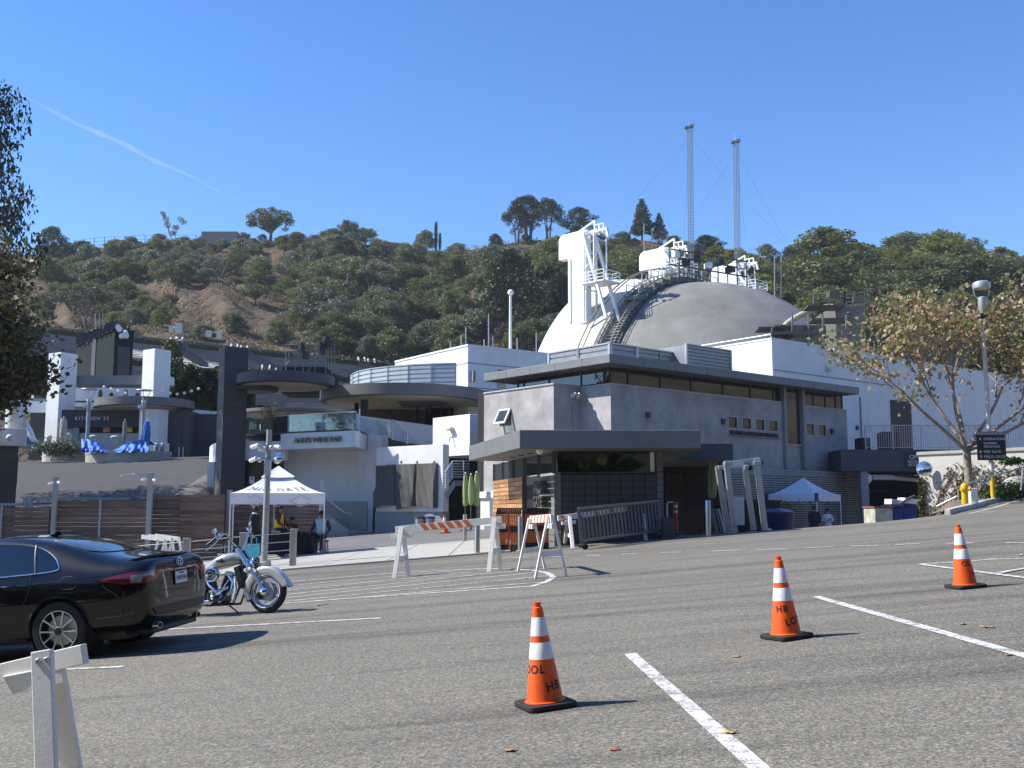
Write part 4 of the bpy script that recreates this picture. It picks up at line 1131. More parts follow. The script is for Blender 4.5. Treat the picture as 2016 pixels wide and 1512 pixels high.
# earth bank between the wall and the walkway
def bank(u_, v_):
 x = -.2 + u_ * (rlen + 1); y = -.02 - v_ * 4.2
 p = RWF.wld(x, y, 0)
 return RWF.loc(Vector((p.x, p.y, max(ground_z(p.x, p.y), lot(p.x, p.y) if p.y < 36 else -2) + .10 + (1 - v_) * .45 * sst(.25, .6, u_) + .04 * math.sin(9 * u_ + 4 * v_))))
ivy = leafmat('ivy_leaf', (.035, .05, .018), (.16, .15, .06), .2)
dryivy = leafmat('dry_ivy_leaf', (.10, .08, .045), (.22, .18, .10), .2)
vines = MB(); ivc = []; rq = random.Random(3)
for i in range(46):
 x = rq.uniform(.0, rlen * .62); z = -1.0 + rq.uniform(0, .3); pts = [(x, -.02, z)]
 for k in range(9):
  x += rq.uniform(-.02, .28); z += rq.uniform(.10, .36);
  if z > rz_ - .25 - .5 * rq.random(): break
  pts.append((x, -.025, z))
  for _ in range(7): ivc.append((x + rq.gauss(0, .09), -.05 - abs(rq.gauss(0, .03)), z + rq.gauss(0, .09)))
 if len(pts) > 1: vines.tube(pts, [.014] * (len(pts) - 1) + [.005], 5)
iv = thing('ivy', 'dry ivy with bare stems climbing the pale retaining wall', 'ivy', RWF.o, RWF.a)
vines.build('stem', BARK, iv)
C = np.array(ivc); add_leaves('leaves', C, np.random.uniform(.025, .06, len(C)), dryivy, iv, shape='lobed', up=0)
C = np.array([(abs(rq.gauss(0, .12)), -.06 - abs(rq.gauss(0, .07)), rq.uniform(-.9, 1.2)) for _ in range(600)])
add_leaves('leaves', C, np.random.uniform(.03, .07, len(C)), ivy, iv, shape='lobed')
# convex traffic mirror
mp_ = P(1820, 923, 39.5)
cm = thing('convex_mirror', 'round convex traffic mirror at the corner of the ivy wall', 'mirror', mp_)
T = Matrix.Translation((0, 0, 0)) @ Euler((R(84), 0, R(-28))).to_matrix().to_4x4()
MB().lathe([(.001, .035), (.12, .030), (.21, .016), (.262, .0)], 28, T).build('glass', m_chrome, cm, smooth=60)
MB().lathe([(.262, -.01), (.29, -.01), (.29, .015), (.262, .015)], 28, T).lathe([(.28, -.01), (.15, -.08), (.001, -.09)], 28, T).build('rim', m_alum, cm, smooth=40)
MB().bar((0, 0, 0), (.05, .5, 0), .05).build('bracket', m_steel, cm)
# BAND SHELL
DO = P(1375, 800, 112); DF = Fr((DO.x, DO.y, 0), 45)
sh = frthing(DF, 'band_shell', 'huge concrete band shell seen from behind, grey dome with a white front ring', 'band shell')
RX, RZ, Z0, RB = 17.0, 21.4, 3.0, 20.0
m_shell = M('weathered_shell', (.208, .204, .185), .85, var=.30, scale=.22, bump=.2, bscale=6, dirt=.35)
m_patch = m_white
d = MB()
def dome(u_, v_):
 th = PI * u_; ph = (PI / 2) * v_
 return (-RX * math.cos(th) * math.cos(ph) ** .9, -RB * math.sin(ph) * (.35 + .65 * math.sin(th) ** .5 if True else 1), Z0 + RZ * math.sin(th) * math.cos(ph) ** .75)
def dome2(u_, v_):
 th = PI * u_; k = math.cos(PI / 2 * v_); s_ = math.sin(PI / 2 * v_)
 return (-RX * math.cos(th) * k, -RB * s_, Z0 + RZ * math.sin(th) * k)
d.grid(dome2, 64, 24).build('dome', m_shell, sh, smooth=70)
def arch(rx, rz, y, n=64, t0=0, t1=PI): return [Vector((-rx * math.cos(t0 + (t1-t0) * i / n), y, Z0 + rz * math.sin(t0 + (t1-t0) * i / n))) for i in range(n + 1)]
def ring(y0, y1, dr0, dr1, thick):
 mb = MB(); n = 64
 A = arch(RX + dr0, RZ + dr0, y0); B = arch(RX + dr1, RZ + dr1, y1); C_ = arch(RX + dr0 - thick, RZ + dr0 - thick, y0); D_ = arch(RX + dr1 - thick, RZ + dr1 - thick, y1)
 v = A + B + C_ + D_; k = n + 1; f = []
 for i in range(n): f += [(i, i+1, k+i+1, k+i), (2*k+i, 3*k+i, 3*k+i+1, 2*k+i+1), (i, 2*k+i, 2*k+i+1, i+1), (k+i, k+i+1, 3*k+i+1, 3*k+i)]
 mb._add(v, f); return mb
ring(.02, .9, .22, .22, .9).build('rim', m_dark2, sh, smooth=50)
ring(2.2, 9.2, .9, 1.9, .9).build('front_ring', M('cream_shell', (.64, .61, .52), .8, var=.08, scale=.4, dirt=.2), sh, smooth=50)
ring(.9, 2.2, -.7, -.7, .3).build('gutter', m_dark2, sh, smooth=50)
for (px, py) in ((1453, 581), (1443, 611)):
 pass
# catwalks, stairs and rails over the rim
m_rail = M('olive_rail', (.22, .22, .18), .6, .3, var=.12)
cw = frthing(DF, 'shell_catwalk', 'steel stairs and catwalk rails curving over the rim of the band shell', 'catwalk')
for y, dr, r_ in ((.1, 1.2, .06), (.1, .75, .05), (1.9, 1.3, .06), (1.9, .8, .05), (2.6, 2.1, .06), (3.3, 2.1, .07)):
 MB().tube(arch(RX + dr, RZ + dr, y, 60, .12, 2.6), r_, 6).build('rail', m_rail, cw, smooth=60)
for i in range(58):
 th = .15 + i * .042;
 for y in (.1, 1.9):
  a = Vector((-(RX+.1) * math.cos(th), y, Z0 + (RZ+.1) * math.sin(th))); b_ = Vector((-(RX+1.25) * math.cos(th), y, Z0 + (RZ+1.25) * math.sin(th)))
  MB().bar(a, b_, .06).build('stanchion', m_rail, cw)
for i in range(64):
 th = .20 + i * .021; c = Vector((-(RX+.35) * math.cos(th), 1.0, Z0 + (RZ+.35) * math.sin(th)))
 MB().cbox(c, (.42, 1.5, .05)).build('tread', m_steel, cw)
for i in range(13):
 th = 1.02 + i * .085; c = Vector((-(RX+.5) * math.cos(th), 1.0, Z0 + (RZ+.6) * math.sin(th)))
 MB().cbox(c, (1.55, 1.7, .45)).build('landing', m_shell, cw)
 hb = MB()
 for sx in (-.7, .7):
  for y in (.2, 1.8): hb.bar(c + Vector((sx, y - 1, .2)), c + Vector((sx, y - 1, 1.45)), .07)
 for h in (.8, 1.45):
  for y in (.2, 1.8): hb.bar(c + Vector((-.75, y - 1, h)), c + Vector((.75, y - 1, h)), .06)
 hb.build('handrail', m_steel, cw)
bt = MB()                                                                  # lighting truss on the crown
c0 = DF.loc(P(1318, 520, 110)); c1 = DF.loc(P(1470, 545, 112))
for k in (0, .9, 1.7): bt.bar(c0 + up*k, c1 + up*k, .13)
for i in range(9):
 q = c0.lerp(c1, i / 8); bt.bar(q - up * 1.6, q + up * 1.7, .10)
bt.build('lighting_truss', m_dark2, cw)
for i in range(7):
 q = c0.lerp(c1, (i + .5) / 7.0); MB().cbox(q + up * (.5 if i % 2 else 1.1), (.9, .7, .6), rz=.3*i).build('lamp_box', m_black if i % 3 else m_white2, cw)
# three white fins standing on the ring
m_fin = M('fin_white', (.86, .86, .84), .45, var=.03, scale=1.0, dirt=.08)
def fin(label, xloc, ztop, zbase, headdrop, y0=5.0, hl=3.8, bl=2.4, tr=3.2):
 t = thing('stage_fin', label, 'tower', DF.wld(xloc, y0, zbase), DF.a)
 H = ztop - zbase; hd = headdrop; r_ = .7
 body = [(0, 0, 0), (0, bl, 0), (0, bl, H - hd), (0, hl, H - hd)]
 body += [(0, hl - r_ + r_ * math.cos(a), H - r_ + r_ * math.sin(a)) for a in (0, .4, .8, 1.2, PI/2)] + [(0, 0, H)]
 MB().prism([Vector(p) - Vector((.45, 0, 0)) for p in body], (.9, 0, 0)).build('fin', m_fin, t, bevel=.04)
 MB().box(-.55, -.46, bl - .35, bl - .02, .3, H - hd - .05).build('ladder_duct', m_fin, t)
 g = MB()
 for sx in (-1.0, 1.0):
  g.bar((sx, -.2, H - .8), (sx, -tr, 0), .28); g.bar((sx, -.2, 0), (sx, -.2, H - .4), .18); g.bar((sx, -1.6, H - .4), (sx, -1.6, H * .45), .12)
 for k in range(4): z = H * (.35 + .2 * k); g.bar((-1, -.2, z), (1, -.2, z), .12); g.bar((-1, -.2, z), (1, -.2, min(H - .5, z + H * .2)), .08)
 g.build('brace', m_fin, t)
 pf = MB().cbox((0, -1.6, H * .40), (2.6, 3.0, .14)).build('platform', m_fin, t)
 hr = MB()
 for k in (.35, .7, 1.1):
  for sx in (-1.3, 1.3): hr.bar((sx, -.1, H*.4 + k), (sx, -3.1, H*.4 + k), .06)
  hr.bar((-1.3, -3.1, H*.4 + k), (1.3, -3.1, H*.4 + k), .06)
 for yq in (-.1, -1.1, -2.1, -3.1):
  for sx in (-1.3, 1.3): hr.bar((sx, yq, H*.4), (sx, yq, H*.4 + 1.1), .06)
 hr.build('handrail', m_fin, pf)
 tp = MB(); tp.bar((0, 1.3, H + .05), (0, -.9, H + .85), .16); tp.bar((0, -.9, H - .6), (0, -.9, H + .85), .16)
 for yq in (-1.5, -2.1): tp.bar((0, yq, H - .8), (0, yq, H + .35), .12); tp.bar((0, yq, H + .35), (0, yq + .5, H + .35), .12)
 for k in range(6): tp.bar((-.6 + .1*k, -.3 - .35*k, H - .2 - .22*(k % 3)), (.7, -.5 - .35*k, H - .4), .14)
 tp.bar((0, .2, H - .3), (0, -2.6, H - .35), .3); tp.bar((0, -2.5, H - .4), (0, -2.7, H - 1.2), .22)
 tp.build('winch_gear', m_fin, t)
 for k in range(5): MB().sphere((-.75, -.45 - .4*k, H - .75 - .35*(k % 2)), .17, 8, 6).build('lamp', m_white2, t)
 return t
def finz(px, py, xl, yl_=6.0): p = DF.wld(xl, yl_, 0); return P(px, py, p.y).z
fin('tall white stage fin with cantilevered head left of the shell', -12.6, finz(1140, 458, -12.6), finz(1140, 640, -12.6), 2.7, y0=4.6)
fin('middle white stage fin rising from the crown of the shell', 1.0, finz(1300, 492, 1.0), finz(1300, 575, 1.0), 2.2, y0=4.4)
fin('rightmost white stage fin half hidden behind the grey dome', 15.6, finz(1455, 523, 15.6), finz(1455, 620, 15.6), 2.0, y0=4.4)
# stage house and lighting platforms right of the dome
st = thing('stage_house', 'dull green-grey stage house block right of the dome with roof railings', 'building', P(1680, 680, 92))
m_sth = M('stage_green', (.13, .135, .11), .8, var=.12, scale=.4, dirt=.3)
q0, q1 = P(1644, 600, 92), P(1702, 600, 92); zt = q0.z
MB().box(q0.x, q1.x, 92, 104, 4, zt).build('tower_block', m_sth, st, world=True, bevel=.05)
q2 = P(1900, 640, 95); MB().box(q1.x, q2.x, 95, 108, 4, P(1760, 652, 95).z).build('wing_block', M('stage_dark', (.06, .065, .06), .8, var=.15), st, world=True)
MB().box(P(1530, 650, 94).x, q0.x - .05, 95, 104, 4, P(1600, 640, 95).z).build('link_block', m_sth, st, world=True)
dk_ = MB()
for (a, b_, py, Y) in ((1495, 1605, 645, 88), (1600, 1683, 628, 88), (1520, 1612, 655, 86), (1592, 1665, 602, 90)):
 x0, x1, z = P(a, py, Y).x, P(b_, py, Y).x, P(a, py, Y).z; dk_ = MB().cbox(((x0+x1)/2, Y + 1, z), (x1 - x0, 2.2, .16), rz=-.06)
 dk_.build('platform', m_dark2, st, world=True)
def sp3(a, b_, w_): MB().bar(a, b_, w_).build('scaffold_pipe', m_rail, st, world=True)
for px in (1620, 1520, 1592, 1666, 1560):
 sp3(P(px, 700, 87), P(px, 618 if px != 1520 else 645, 87), .12)
for (a, b_) in ((1602, 1662), (1662, 1702)):
 for py in (576, 583, 591, 600): sp3(P(a, py + 4, 91), P(b_, py, 91), .08)
 for px in (a, (a+b_)/2, b_): sp3(P(px, 602, 91), P(px, 573, 91), .09)
for py in (640, 655, 670, 685): sp3(P(1605, py, 87), P(1622, py - 2, 87), .08)
for (px, py) in ((1530, 652), (1548, 660), (1575, 648), (1640, 580), (1690, 590), (1675, 612), (1668, 655), (1540, 668)):
 MB().cbox(P(px, py, 87), (.9, .8, .5), rz=px).build('speaker_box', m_black if px < 1600 else m_dark2, st, world=True)
rg = MB(); n = 24; A = []
for i in range(n + 1):
 t_ = i / n; px = 1545 + 95 * t_; py = 642 - 38 * math.sin(t_ * PI / 2) ** .8; A.append(P(px, py, 96))
rg.tube(A, .28, 8).build('curved_edge', M('cream_edge', (.42, .38, .27), .7, var=.1), st, world=True, smooth=50)
# antenna whips near the shell
for i, (px, pt, pb_, Y) in enumerate(((1525, 505, 610, 105), (1538, 505, 615, 105), (1268, 440, 520, 118), (1284, 450, 540, 118))):
 tag(MB().tube([P(px, pb_, Y), P(px, pt, Y)], .06, 6).build('whip_antenna', m_postp, None), ['left of two thin poles right of the dome', 'right of two thin poles right of the dome', 'left of two thin poles behind the middle fin', 'right of two thin poles behind the middle fin'][i] , 'pole')
# ------------------------------------------------------------------ lattice masts
m_mast = M('mast_grey', (.30, .31, .32), .5, .5, var=.1)
def mast(label, px, ptop, pxb, pbot, Y, guys):
 b0, t0 = P(pxb, pbot, Y), P(px, ptop, Y); ax = (t0 - b0)
 t = thing('lattice_mast', label, 'mast', b0)
 lg = MB(); w_ = .42; n = 46; off = [Vector((w_*math.cos(a), w_*math.sin(a), 0)) for a in (.3, .3 + 2*PI/3, .3 + 4*PI/3)]
 for o in off: lg.tube([b0 + o, t0 + o], .04, 5)
 lg.build('leg', m_mast, t, world=True)
 lc = MB()
 for i in range(n):
  p, q = b0.lerp(t0, i / n), b0.lerp(t0, (i + 1) / n)
  for k in range(3): lc.bar(p + off[k], q + off[(k+1) % 3], .032); lc.bar(p + off[k], p + off[(k+1) % 3], .032)
 lc.build('lattice', m_mast, t, world=True)
 MB().cbox(t0 + Vector((-.1, 0, .1)), (1.2, .7, .2), ry=-.15).cbox(t0 + Vector((.3, 0, .35)), (.6, .5, .2), ry=-.15).build('head', m_mast, t, world=True)
 MB().tube([t0, t0 + Vector((-.15, 0, 1.4))], .05, 6).build('spike', m_steel, t, world=True)
 for (gx, gy, gY) in guys:
  MB().tube([t0 - up * 1.2, P(gx, gy, gY)], .013, 4).build('guy_wire', m_postp, t, world=True)
 return t
mast('taller steel lattice mast behind the band shell', 1357.5, 252, 1361, 545, 135, [(1210, 440, 190), (1545, 480, 190), (1346, 470, 150)])
mast('shorter steel lattice mast right of the taller one', 1449, 281, 1452.5, 560, 137, [(1372, 420, 190), (1548, 478, 190), (1468, 470, 150)])
# WHITE PLANT BUILDING W1 (centre)
o_ = P(921, 720, 68); W1 = Fr((o_.x, o_.y, 0), 36)
w1 = frthing(W1, 'flat_white_building', 'flat-roofed white building with grey shaded side behind the round canopies', 'building')
z1 = W1.wall(921, 681)[1]; x1 = W1.wall(1100, 700)[0]; y1 = W1.side(778, 706, 0)[0]
MB().box(0, x1, 0, .3, -3, z1).box(0, .3, .3, y1, -3, z1).box(.3, x1, .3, y1, z1 - .5, z1 - .3).build('wall', m_white, w1)
MB().box(-.05, x1, -.05, .35, z1, z1 + .12).box(-.05, .35, .352, y1, z1, z1 + .12).build('coping', m_white2, w1)
zb = W1.wall(921, 715)[1]; MB().box(-.02, x1, -.02, -.002, zb, zb + .06).box(-.02, -.002, 0, y1, zb, zb + .06).build('band', m_grey2, w1)
zb = W1.wall(921, 763)[1]; MB().box(-.02, x1, -.02, -.002, zb, zb + .06).build('band', m_grey2, w1)
xa, za = W1.wall(979, 727); xb, zb = W1.wall(995, 765)
f_ = MB().box(xa, xb, -.06, .02, zb, za).build('window', m_wframe, w1); MB().box(xa + .06, xb - .06, -.075, -.062, zb + .06, (za+zb)/2 - .03).box(xa + .06, xb - .06, -.075, -.062, (za+zb)/2 + .03, za - .06).build('pane', glass('brown_glass', dark=(.06, .045, .03)), f_)
xa, za = W1.wall(929, 742); MB().box(xa - .12, xa + .12, -.3, -.003, za - .35, za + .35).build('conduit_box', m_grey2, w1)
for i, (px, pt) in enumerate(((887, 672), (908, 660), (917, 645), (953, 668), (962, 618), (970, 662), (1018, 665), (1056, 655))):
 tag(MB().tube([P(px, 700, 74), P(px, pt, 74)], .05, 6).build('roof_mast', m_postp, None), 'thin steel mast on the flat white roof, number %s from the left' % ['one', 'two', 'three', 'four', 'five', 'six', 'seven', 'eight'][i], 'mast')
lp = thing('white_flood_mast', 'tall white pole with round lamp standing behind the flat white roof', 'pole', P(1005, 690, 78))
MB().tube([P(1005, 700, 78), P(1005, 582, 78)], [.13, .10], 10).build('pole', m_white2, lp, world=True, smooth=40)
MB().sphere(P(1005.5, 576, 78), .24, 12, 8).build('lamp', m_white2, lp, world=True, smooth=40)
# curved louvre screen above the round canopy
ls_ = thing('curved_screen', 'curved pale blue-grey louvre screen above the largest round canopy', 'screen', P(800, 750, 68))
pts = [(692, 757, 733, 72.5), (697, 757, 730, 71), (708, 757, 727, 69.8), (732, 757, 725.5, 68.6), (765, 757, 722.5, 67.6), (805, 757, 720, 66.8), (850, 757, 718, 66.3), (897, 757, 717, 66)]
m_lv = M('louvre_galvanised', (.50, .53, .55), .5, .35, var=.06, scale=2)
zA = P(765, 722.5, 67.6).z; zB = P(765, 757, 67.6).z - .3
for a, b_ in zip(pts, pts[1:]):
 pa, pb_ = P(a[0], 740, a[3]), P(b_[0], 740, b_[3])
 rb_ = ribbed(ls_, ls_.matrix_basis.inverted() @ pa if False else (pa.x - ls_.location.x, pa.y - ls_.location.y), (pb_.x - ls_.location.x, pb_.y - ls_.location.y), zB - ls_.location.z, zA - ls_.location.z, 5, mat=m_lv, depth=.07)
# WINE BAR TERRACE BUILDING
m_ring = M('canopy_ring_grey', (.16, .155, .145), .6, var=.12, scale=.8, dirt=.2)
m_ringd = M('canopy_ring_dark', (.07, .072, .078), .6, var=.12, scale=.8, dirt=.15)
def disc(name, label, cpx, Y, rpx, zt, zb_, mring, msof, cat='canopy', sy=1.0, inner=None):
 c = P(cpx, 750, Y); r_ = rpx / FPX * Y
 t = thing(name, label, cat, (c.x, Y, zb_))
 T = Matrix.Diagonal((1, sy, 1, 1))
 MB().lathe([(r_ - .35, 0), (r_, .06), (r_, zt - zb_ - .02), (r_ - .12, zt - zb_), (.01, zt - zb_)], 64, T).build('rim', mring, t, smooth=35)
 MB().lathe([(.01, .05), (r_ * .55, .04), (r_ * .56, .0), (r_ - .36, -.003)], 64, T).build('soffit', msof, t, smooth=35)
 return t, c, r_
disc('round_canopy', 'round dark canopy cantilevered from the tall charcoal pillar', 562, 62, 96, P(562, 741, 62).z, P(562, 762, 62).z, m_ringd, m_tan)
disc('round_canopy', 'small low disc under the pillar canopy', 502, 62.5, 46, P(502, 764, 62.5).z, P(502, 772, 62.5).z, m_ringd, m_grey2)
bc, bcc, bcr = disc('round_canopy', 'largest round canopy with tan soffit over the wine bar terrace', 795, 66.2, 163, 7.45, 6.72, m_ring, m_tan)
MB().box(bcc.x - .3 - bc.location.x, bcc.x + 5.5 - bc.location.x, -1.2, 4.5, .02, .70).build('roof_extension', m_ring, bc)
wbt = thing('terrace_building', 'white curved terrace building with the ANNS WINE BAR sign', 'building', (-11, 64, -1.4))
T0 = 62.0
def Wp(px, py, Y=T0): return P(px, py, Y)
zfl = Wp(630, 857).z                                                   # terrace floor level
# pillar
pc = P(456, 820, 62); pw = 1.40
pil = thing('charcoal_pillar', 'tall square charcoal pillar carrying the round canopy', 'pillar', (pc.x, 62, -1.4), R(30))
ph_ = P(456, 686, 62).z + 1.4
MB().box(-pw/2, pw/2, -pw/2, pw/2, -.5, ph_ * .66).box(-pw/2 + .015, pw/2 - .015, -pw/2 + .015, pw/2 - .015, ph_ * .66, ph_ * .67).box(-pw/2, pw/2, -pw/2, pw/2, ph_ * .67, ph_).build('shaft', m_dark2, pil, bevel=.02)
for z in (ph_ * .15, ph_ * .19): MB().cbox((-pw/2 - .02, -.2, z), (.04, .10, .12)).build('marker_lamp', m_white2, pil)
# terrace slab: a curved white parapet band on the left, straight sign fascia in the middle
def band(pts, z0, z1, th, mat, name, parent, seg=None):
 """upright band along plan points"""
 mb = MB(); n = len(pts); v = []
 for i, p in enumerate(pts):
  a = pts[max(i-1, 0)]; b_ = pts[min(i+1, n-1)]; d = (Vector(b_) - Vector(a)); nn = Vector((d.y, -d.x, 0)).normalized()
  q = Vector((p[0], p[1], 0)); v += [q + up*z0, q + up*z1, q - nn*th + up*z1, q - nn*th + up*z0]
 f = [(4*i+k, 4*i+(k+1) % 4, 4*i+4+(k+1) % 4, 4*i+4+k) for i in range(n-1) for k in range(4)] + [(0,1,2,3), tuple(4*(n-1)+k for k in (3,2,1,0))]
 mb._add(v, f); return mb.build(name, mat, parent, world=True, smooth=30)
def plan(lst): return [(P(px, 850, Y).x, Y, 0) for px, Y in lst]
zb0, zb1 = Wp(500, 906).z, Wp(500, 868).z
band(plan([(414, 68), (420, 65), (430, 63.5), (447, 62.6), (470, 62.2), (500, 62.2), (530, 62.5), (562, 62.0)]), zb0, zb1, .3, m_white, 'parapet', wbt)
zs0, zs1 = Wp(630, 884, 61).z, Wp(630, 853, 61).z
sgp = plan([(553, 61.8), (566, 61.2), (700, 58.9)])
band(sgp, zs0, zs1, .4, m_white, 'sign_fascia', wbt)
band(plan([(700, 58.9), (712, 60.8), (726, 63.0)]), zs0, zs1, .3, m_white, 'sign_fascia', wbt)
MB().prism([Vector(p) + up * (zs1 + .002) for p in sgp + plan([(726, 63.5), (740, 72), (480, 74), (447, 64)])], (0, 0, .10)).build('terrace_edge', m_dark, wbt, world=True)
MB().prism([Vector(p) + up * (zs0 - .01) for p in plan([(553, 61.8), (566, 61.4), (700, 59.1), (726, 63.2), (760, 72), (480, 74), (430, 66)])], (0, 0, .3)).build('floor_slab', m_white, wbt, world=True)
sdv = Vector(sgp[2]) - Vector(sgp[1]); sa_ = math.atan2(sdv.y, sdv.x)
Lc = Vector(sgp[1]).lerp(Vector(sgp[2]), .47); Ln = Vector((sdv.y, -sdv.x, 0)).normalized()
text("ANN'S WINE BAR", .46, M('steel_letter', (.16, .155, .15), .4, .5, var=.1), wbt, pmat(wbt).inverted() @ (Lc + Ln * .12 + up * ((zs0 + zs1) / 2)), rot=(PI/2, 0, sa_), depth=.05, spacing=.95, bold=-.004)
# curved shaded wall below and lower glazed wall on the left
zg_ = -1.6
band(plan([(520, 64.6), (560, 63.6), (610, 63.2), (660, 63.0), (700, 62.7), (724, 62.4)]), zg_, zs0, .3, m_white, 'wall', wbt)
band(plan([(724, 62.38), (745, 62.0)]), zg_, zs1 + .3, .3, m_white, 'wall', wbt)
band(plan([(432, 64.6), (452, 63.6), (480, 63.4), (520, 63.9), (560, 63.55)]), zg_, zb0 + .1, .1, glass('bar_glass', dark=(.010, .012, .012)), 'window_wall', wbt)
for px, Y in ((445, 63.6), (493, 63.2), (538, 63.6)): MB().bar(P(px, 850, Y - .1).xy.to_3d() + up * zg_, P(px, 850, Y - .1).xy.to_3d() + up * zb0, .10).build('mullion', m_dark, wbt, world=True)
gt = band(plan([(446, 63.5), (480, 63.28), (520, 63.8), (556, 63.45)]), .62, .70, .06, m_dark, 'transom', wbt)
MB().bar(P(418, 900, 64.5).xy.to_3d() + up*-1.5, P(418, 900, 64.5).xy.to_3d() + up*zb0, .45).build('white_post', m_white, wbt, world=True)
# back wall of the bar on the terrace
MB().box(P(560, 850, 74).x, P(700, 850, 74).x, 74, 74.3, zfl, zfl + 3.2).build('back_wall', M('bar_back', (.22, .20, .17), .8, var=.2, scale=.5), wbt, world=True)
cb_ = P(640, 800, 76)
tag(MB().box(P(583, 800, 76).x, P(700, 800, 76).x, 76, 80, P(600, 810, 76).z, P(600, 797, 76).z).build('white_roof_slab', m_white, None, bevel=.05), 'white roof slab behind the terrace under the big canopy', 'roof')
disc('round_canopy', 'low far disc canopy behind the terrace chairs', 590, 76, 118, P(590, 812, 76).z, P(590, 820, 76).z, m_ring, m_tan)
MB().bar(Wp(717, 815, 64).xy.to_3d() + up * zfl, Wp(717, 815, 64).xy.to_3d() + up * 7.3, .42).build('canopy_post', m_dark2, wbt, world=True)
MB().bar(Wp(702, 815, 66).xy.to_3d() + up * zfl, Wp(702, 815, 66).xy.to_3d() + up * 6.7, .25).build('canopy_post', m_black, wbt, world=True)
# white wall with small door at right and dark screen behind the big canopy
MB().box(P(725, 800, 70).x, P(845, 800, 70).x, 70, 70.2, zfl, 6.7).build('dark_screen', M('brown_screen', (.12, .11, .095), .8, var=.12, scale=.6), wbt, world=True)
for px in (822, 846, 868, 885): MB().bar(P(px, 830, 68).xy.to_3d() + up * zfl, P(px, 780, 68).xy.to_3d() + up * 6.7, .5, .1).build('screen_post', m_black, wbt, world=True)
MB().box(P(838, 800, 69).x, P(893, 800, 69).x, 69, 69.2, zfl, 6.7).build('dark_screen', m_interior, wbt, world=True)
pA, pB = P(706, 818, 62.3), P(854, 838, 64.2)
MB().prism([pA, pB, Vector((pB.x, pB.y, zfl - 2.5)), Vector((pA.x, pA.y, zfl - 2.5))], (.05, .3, 0)).build('stair_wall', m_white, wbt, world=True)
MB().prism([P(764, 858, 61.9), P(772, 866, 61.9), P(850, 880, 61.9), P(850, 905, 61.9), P(764, 905, 61.9)], (0, .2, 0)).build('stair_flight', m_dark2, wbt, world=True)
# glass balustrade
gp = plan([(480, 62.3), (530, 62.6), (566, 61.5), (634, 60.3), (700, 59.2)])
for a, b_ in zip(gp, gp[1:]):
 a, b_ = Vector(a) + Vector((0, .15, 0)), Vector(b_) + Vector((0, .15, 0))
 MB().prism([a + up*(zs1+.02), b_ + up*(zs1+.02), b_ + up*(zs1+1.10), a + up*(zs1+1.10)], (.0, .02, 0)).build('glass_panel', m_clear, wbt, world=True)
 MB().bar(b_ + up*zs1, b_ + up*(zs1+1.12), .06).build('glass_post', m_steel, wbt, world=True)
 MB().bar(a + up*(zs1+1.12), b_ + up*(zs1+1.12), .05).build('glass_cap', m_steel, wbt, world=True)
MB().prism([P(708, 822, 60.7), P(762, 830, 61.2), P(762, 856, 61.2), P(708, 854, 60.7)], (0, .02, 0)).build('glass_panel', m_clear, wbt, world=True)
MB().bar(P(706, 854, 60.7), P(706, 815, 60.7), .18).build('glass_post', m_white2, wbt, world=True)
MB().prism([P(742, 880, 60.5), P(768, 880, 60.6), P(768, 915, 60.6), P(756, 906, 60.55)], (0, .02, 0)).build('glass_panel', m_clear, wbt, world=True)
# stair handrail with five bars
hr = thing('stair_railing', 'steel stair railing with parallel bars beside the wine bar terrace', 'railing', P(766, 860, 61.2))
for k in range(6):
 a, b_ = P(768, 826 + k * 6.5, 61.3), P(768 + (57 - k * 4), 873.5, 61.3); MB().tube([a, b_], .035, 6).build('bar', m_steel, hr, world=True)
 MB().tube([P(742, 829 + k * 6, 62.0), P(742 + (26 - k * 3), 855, 62.0)], .03, 6).build('bar', m_steel, hr, world=True)
for px, t_, b_ in ((766, 825, 862), (773, 826, 866), (802, 848, 874)): MB().tube([P(px, t_, 61.3), P(px, b_, 61.3)], .045, 6).build('post', m_steel, hr, world=True)
# terrace chairs and tables
m_chair = M('pale_chair', (.42, .52, .52), .4, var=.06)
def chair(px, Y, rz, label):
 c = P(px, 850, Y); t = thing('terrace_chair', label, 'chair', (c.x, Y, zfl + .05), rz, 'pale chairs on the wine bar terrace')
 MB().box(-.22, .22, -.22, .22, .42, .46).build('seat', m_chair, t); MB().box(-.21, .21, .20, .24, .48, .90).build('backrest', m_chair, t)
 for sx in (-.19, .19):
  for sy in (-.19, .19): MB().bar((sx, sy, 0), (sx, sy, .45), .03).build('leg', m_steel, t)
 return t
for i, (px, Y, a) in enumerate(((498, 63.5, .3), (520, 64.2, 2.0), (541, 65, 3.1), (559, 63.0, 3.0), (588, 62.2, 1.4), (606, 62.0, 3.0), (628, 62.0, 3.1), (645, 62.6, 2.2), (657, 62.6, 1.0), (686, 62.0, 4.4))):
 chair(px, Y, a, 'pale metal chair behind the terrace glass, %s from the left' % ['first', 'second', 'third', 'fourth', 'fifth', 'sixth', 'seventh', 'eighth', 'ninth', 'last'][i])
for i, px in enumerate((514, 576, 618, 668)):
 c = P(px, 850, 63); t = thing('terrace_table', 'dark-topped terrace table, %s from the left' % ['first', 'second', 'third', 'fourth'][i], 'table', (c.x, 63, zfl + .05), 0, 'tables on the wine bar terrace')
 MB().cbox((0, 0, .74), (.8, .7, .04)).build('tabletop', m_dark2, t); MB().tube([(0, 0, 0), (0, 0, .73)], .04, 8).build('leg', m_dark, t); MB().cbox((0, 0, .015), (.45, .45, .03)).build('foot', m_dark, t)
